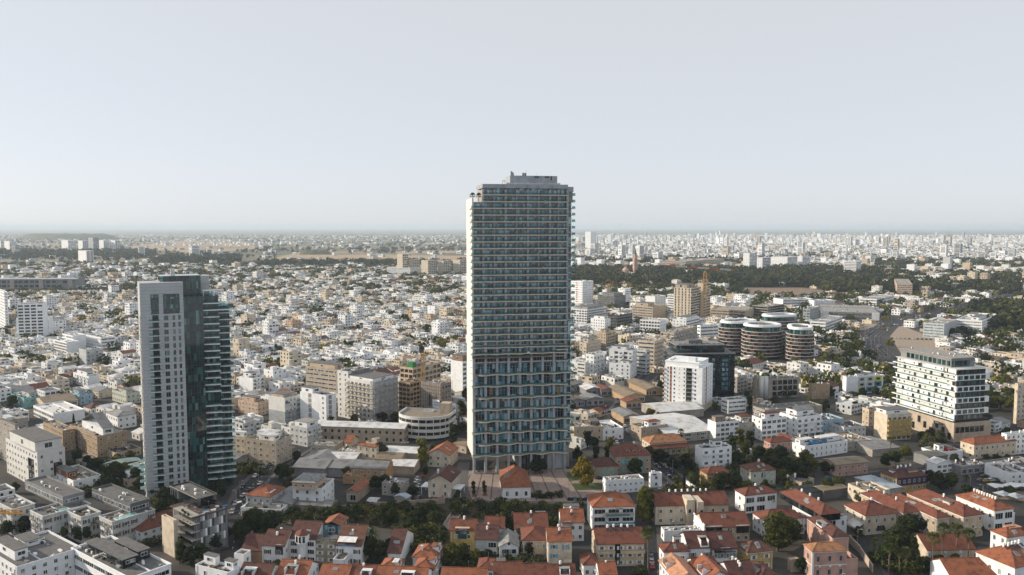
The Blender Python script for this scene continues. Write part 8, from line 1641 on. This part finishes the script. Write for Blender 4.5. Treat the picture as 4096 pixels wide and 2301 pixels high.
for x, y in ((1010, 1130), (180, 1120), (690, 1100), (760, 1095), (2600, 1130), (2750, 1135), (3700, 1080), (3850, 1085), (3950, 1090), (630, 1075), (3780, 1082)): lamp_post(0, 0, 26.0, at(x, y))
name_all(recs); recs = []
def person(x, y, shirt, lab):
    X, Y = at(x, y); root = thing('person', lab, 'person', (X, Y, .06), rr_.uniform(0, 6.28)); b = MB()
    me = bpy.data.meshes.new('body'); V = [(0, 0, .92), (0, 0, 1.15), (0, 0, 1.42), (0, 0, 1.52), (0, 0, 1.66), (.09, 0, .86), (.1, .06, .48), (.1, -.06, .06), (.1, .08, .03), (-.09, 0, .86), (-.1, -.12, .48), (-.1, -.2, .08), (-.1, -.08, .03), (.19, 0, 1.4), (.25, -.03, 1.12), (.24, .08, .88), (-.19, 0, 1.4), (-.25, .03, 1.12), (-.24, -.06, .88)]
    E = [(0, 1), (1, 2), (2, 3), (3, 4), (0, 5), (5, 6), (6, 7), (7, 8), (0, 9), (9, 10), (10, 11), (11, 12), (2, 13), (13, 14), (14, 15), (2, 16), (16, 17), (17, 18)]; rad_ = [.14, .14, .15, .06, .11, .1, .065, .045, .04, .1, .065, .045, .04, .07, .05, .035, .07, .05, .035]
    me.from_pydata(V, E, []); me.materials.append(MATS[shirt]); o = put('body', me, root); sk = o.modifiers.new('skin', 'SKIN')
    for i, r_ in enumerate(rad_): me.skin_vertices[0].data[i].radius = (r_, r_ * .8)
    me.skin_vertices[0].data[0].use_root = True; o.modifiers.new('sub', 'SUBSURF').levels = 1
    MB().cyl(0, -.01, 1.68, 1.77, .1, 'sh_brown', 8, .05).build('hair', root)
for x, y, c, l in ((1860, 2002, 'denim', 'person in dark clothes walking onto the footbridge'), (1010, 1918, 'cloth_red', 'person in red crossing the parking street'), (1085, 1925, 'denim', 'person in dark clothes on the pavement by the trees'), (1770, 1995, 'cloth_red', 'person in red on the string light terrace'), (1756, 1996, 'car_white', 'person in white on the string light terrace'), (1932, 2086, 'denim', 'person in dark clothes in front of the cutting')): person(x, y, c, l)
# plaza: planters with clipped trees, sculpture, parasols, bottle banks
for x, y in ((1895, 1968), (1897, 1985), (1893, 1950), (1938, 1965), (1940, 1982), (1936, 1948)):
    X, Y = at(x, y); root = put('planter', None, None, (X, Y, .05)); MB().box(-.9, -.9, 0, .9, .9, .8, 'rust').build('box', root); cm, tm = TREES['round'][x % 3]; put('shrub', cm, root, (0, 0, .4), 0, (.27, .27, .3)); x_, y_ = px(X, Y, 1); recs.append((root, 'planter with a round bush', x_, y_, 'planter', 'planters on the plaza'))
name_all(recs)
X, Y = at(1915, 1888); root = thing('sculpture', 'dark seated bronze figure under the tower columns', 'sculpture', (X, Y, .05)); MB().box(-.8, -.8, 0, .8, .8, .7, 'dgrey').build('plinth', root); MB().cyl(0, 0, .7, 1.6, .6, 'black', 9, .35).cyl(0, .1, 1.6, 2.3, .33, 'black', 9, .22).cyl(0, .05, 2.3, 2.75, .2, 'black', 9, .16).build('figure', root)
for x, y, c in ((1719, 1998, 'first'), (1795, 1996, 'second')):
    X, Y = at(x, y); root = thing('parasol', 'closed white parasol, %s along the string light terrace' % c, 'parasol', (X, Y, 0)); MB().cyl(0, 0, 0, 3, .04, 'metal', 6).build('pole', root); MB().cyl(0, 0, 1.1, 3.1, .28, 'chalk', 8, .06).build('canopy', root)
for i, (x, y) in enumerate(((1735, 2000), (1752, 2001), (1766, 1999), (1780, 2000), (1715, 2003))):
    X, Y = at(x, y); root = thing('cafe_table', 'red cafe table on the string light terrace, %s' % ('leftmost of the row', 'left of the middle one', 'the middle one', 'rightmost of the row', 'in front of the row')[i], 'table', (X, Y, 0), 0, 'tables of the string light terrace'); MB().cyl(0, 0, .68, .74, .55, 'cloth_red', 10).build('top', root); MB().cyl(0, 0, 0, .68, .05, 'metal', 6).build('leg', root)
recs = []
for i in range(6):
    X, Y = at(2300 + i * 22, 2006); root = put('bottle_bank', None, None, (X, Y, 0)); MB().box(-.7, -.6, 0, .7, .6, 1.7, ('signblue', 'sh_grey', 'blueplastic', 'graffiti', 'signblue', 'posterred')[i]).build('bin', root); MB().box(-.75, -.65, 1.7, .75, .65, 1.85, 'frame_dark').build('lid', root); tag(root, ('first', 'second', 'third', 'fourth', 'fifth', 'sixth')[i] + ' recycling bin from the left at the plaza edge', 'recycling bin', 'recycling bins at the plaza edge')
for x, y, lab in ((4010, 1998, 'left'), (4060, 2006, 'right')):
    X, Y = at(x, y); root = thing('shade_sail', '%s blue pyramid sunshade on the playground' % lab, 'sunshade', (X, Y, 0), .4); MB().cyl(0, 0, 0, 3.4, .08, 'metal', 6).build('pole', root); b = MB(); c = [(-3, -3, 2.7), (3, -3, 2.7), (3, 3, 2.7), (-3, 3, 2.7)]
    for i in range(4): b.poly([c[i], c[(i + 1) % 4], (0, 0, 4.2)], 'm_blue')
    b.build('canopy', root)
X, Y = at(3980, 1978); root = thing('shade_roof', 'sagging white fabric roof beside the playground', 'canopy', (X, Y, 0), .1); b = MB()
for i in range(8): x0, x1 = i * 2.6, (i + 1) * 2.6; z0_, z1_ = 3 + .4 * math.sin(i * 1.6), 3 + .4 * math.sin((i + 1) * 1.6); b.hexa([(x0, 0, z0_), (x1, 0, z1_), (x1, 6, z1_), (x0, 6, z0_), (x0, 0, z0_ + .1), (x1, 0, z1_ + .1), (x1, 6, z1_ + .1), (x0, 6, z0_ + .1)], 'awning')
b.build('fabric', root)
for x0 in (.3, 10, 20.4): MB().cyl(x0, .4, 0, 3.0, .07, 'metal', 6).cyl(x0, 5.6, 0, 3, .07, 'metal', 6).build('post', root)
# stacked stone in the yard of the pink house
X, Y = at(3165, 2290); root = thing('stone_stack', 'stack of pale cut stone slabs in the courtyard of the pink house', 'stone stack', (X, Y, 0), .2)
for i in range(6): MB().box(0, i * .2, i * .75, 3.6, 2.6, i * .75 + .68, 'stone').build('slab', root)
# terrace tower trees on the tall tower, string of lights
t = rad(90 - TA); W2 = lambda x, y: (TP[0] + x * math.cos(t) - y * math.sin(t), TP[1] + x * math.sin(t) + y * math.cos(t))
for x, y, k in ((.9, 4, 0), (3.8, 6, 1)):
    X, Y = W2(x, y); root = thing('roof_palm', ('bushy palm at the very corner of the tower terrace', 'thin bare palm inside the tower terrace')[k], 'palm', (X, Y, 138)); tm, cm, sm = PALMS['fan'][k]; put('trunk', tm, root, sc_=(.6, .6, .26)); put('crown', cm, root, (0, 0, -5.4), 0, (.8, .8, .8))

# ------------------------------------------------------------------ air
HZ = 5.5e-5
hm = bpy.data.materials.new('haze'); hm.use_nodes = True; nt = hm.node_tree; nt.nodes.remove(nt.nodes['Principled BSDF']); pv = nt.nodes.new('ShaderNodeVolumePrincipled')
pv.inputs['Color'].default_value = (.68, .81, .95, 1); pv.inputs['Density'].default_value = HZ; pv.inputs['Anisotropy'].default_value = .1; nt.links.new(pv.outputs[0], nt.nodes['Material Output'].inputs['Volume']); MATS['haze'] = hm
o = MB().box(-66000, -400, -3, 66000, 62000, 171, 'haze').build('haze'); o['kind'] = 'stuff'
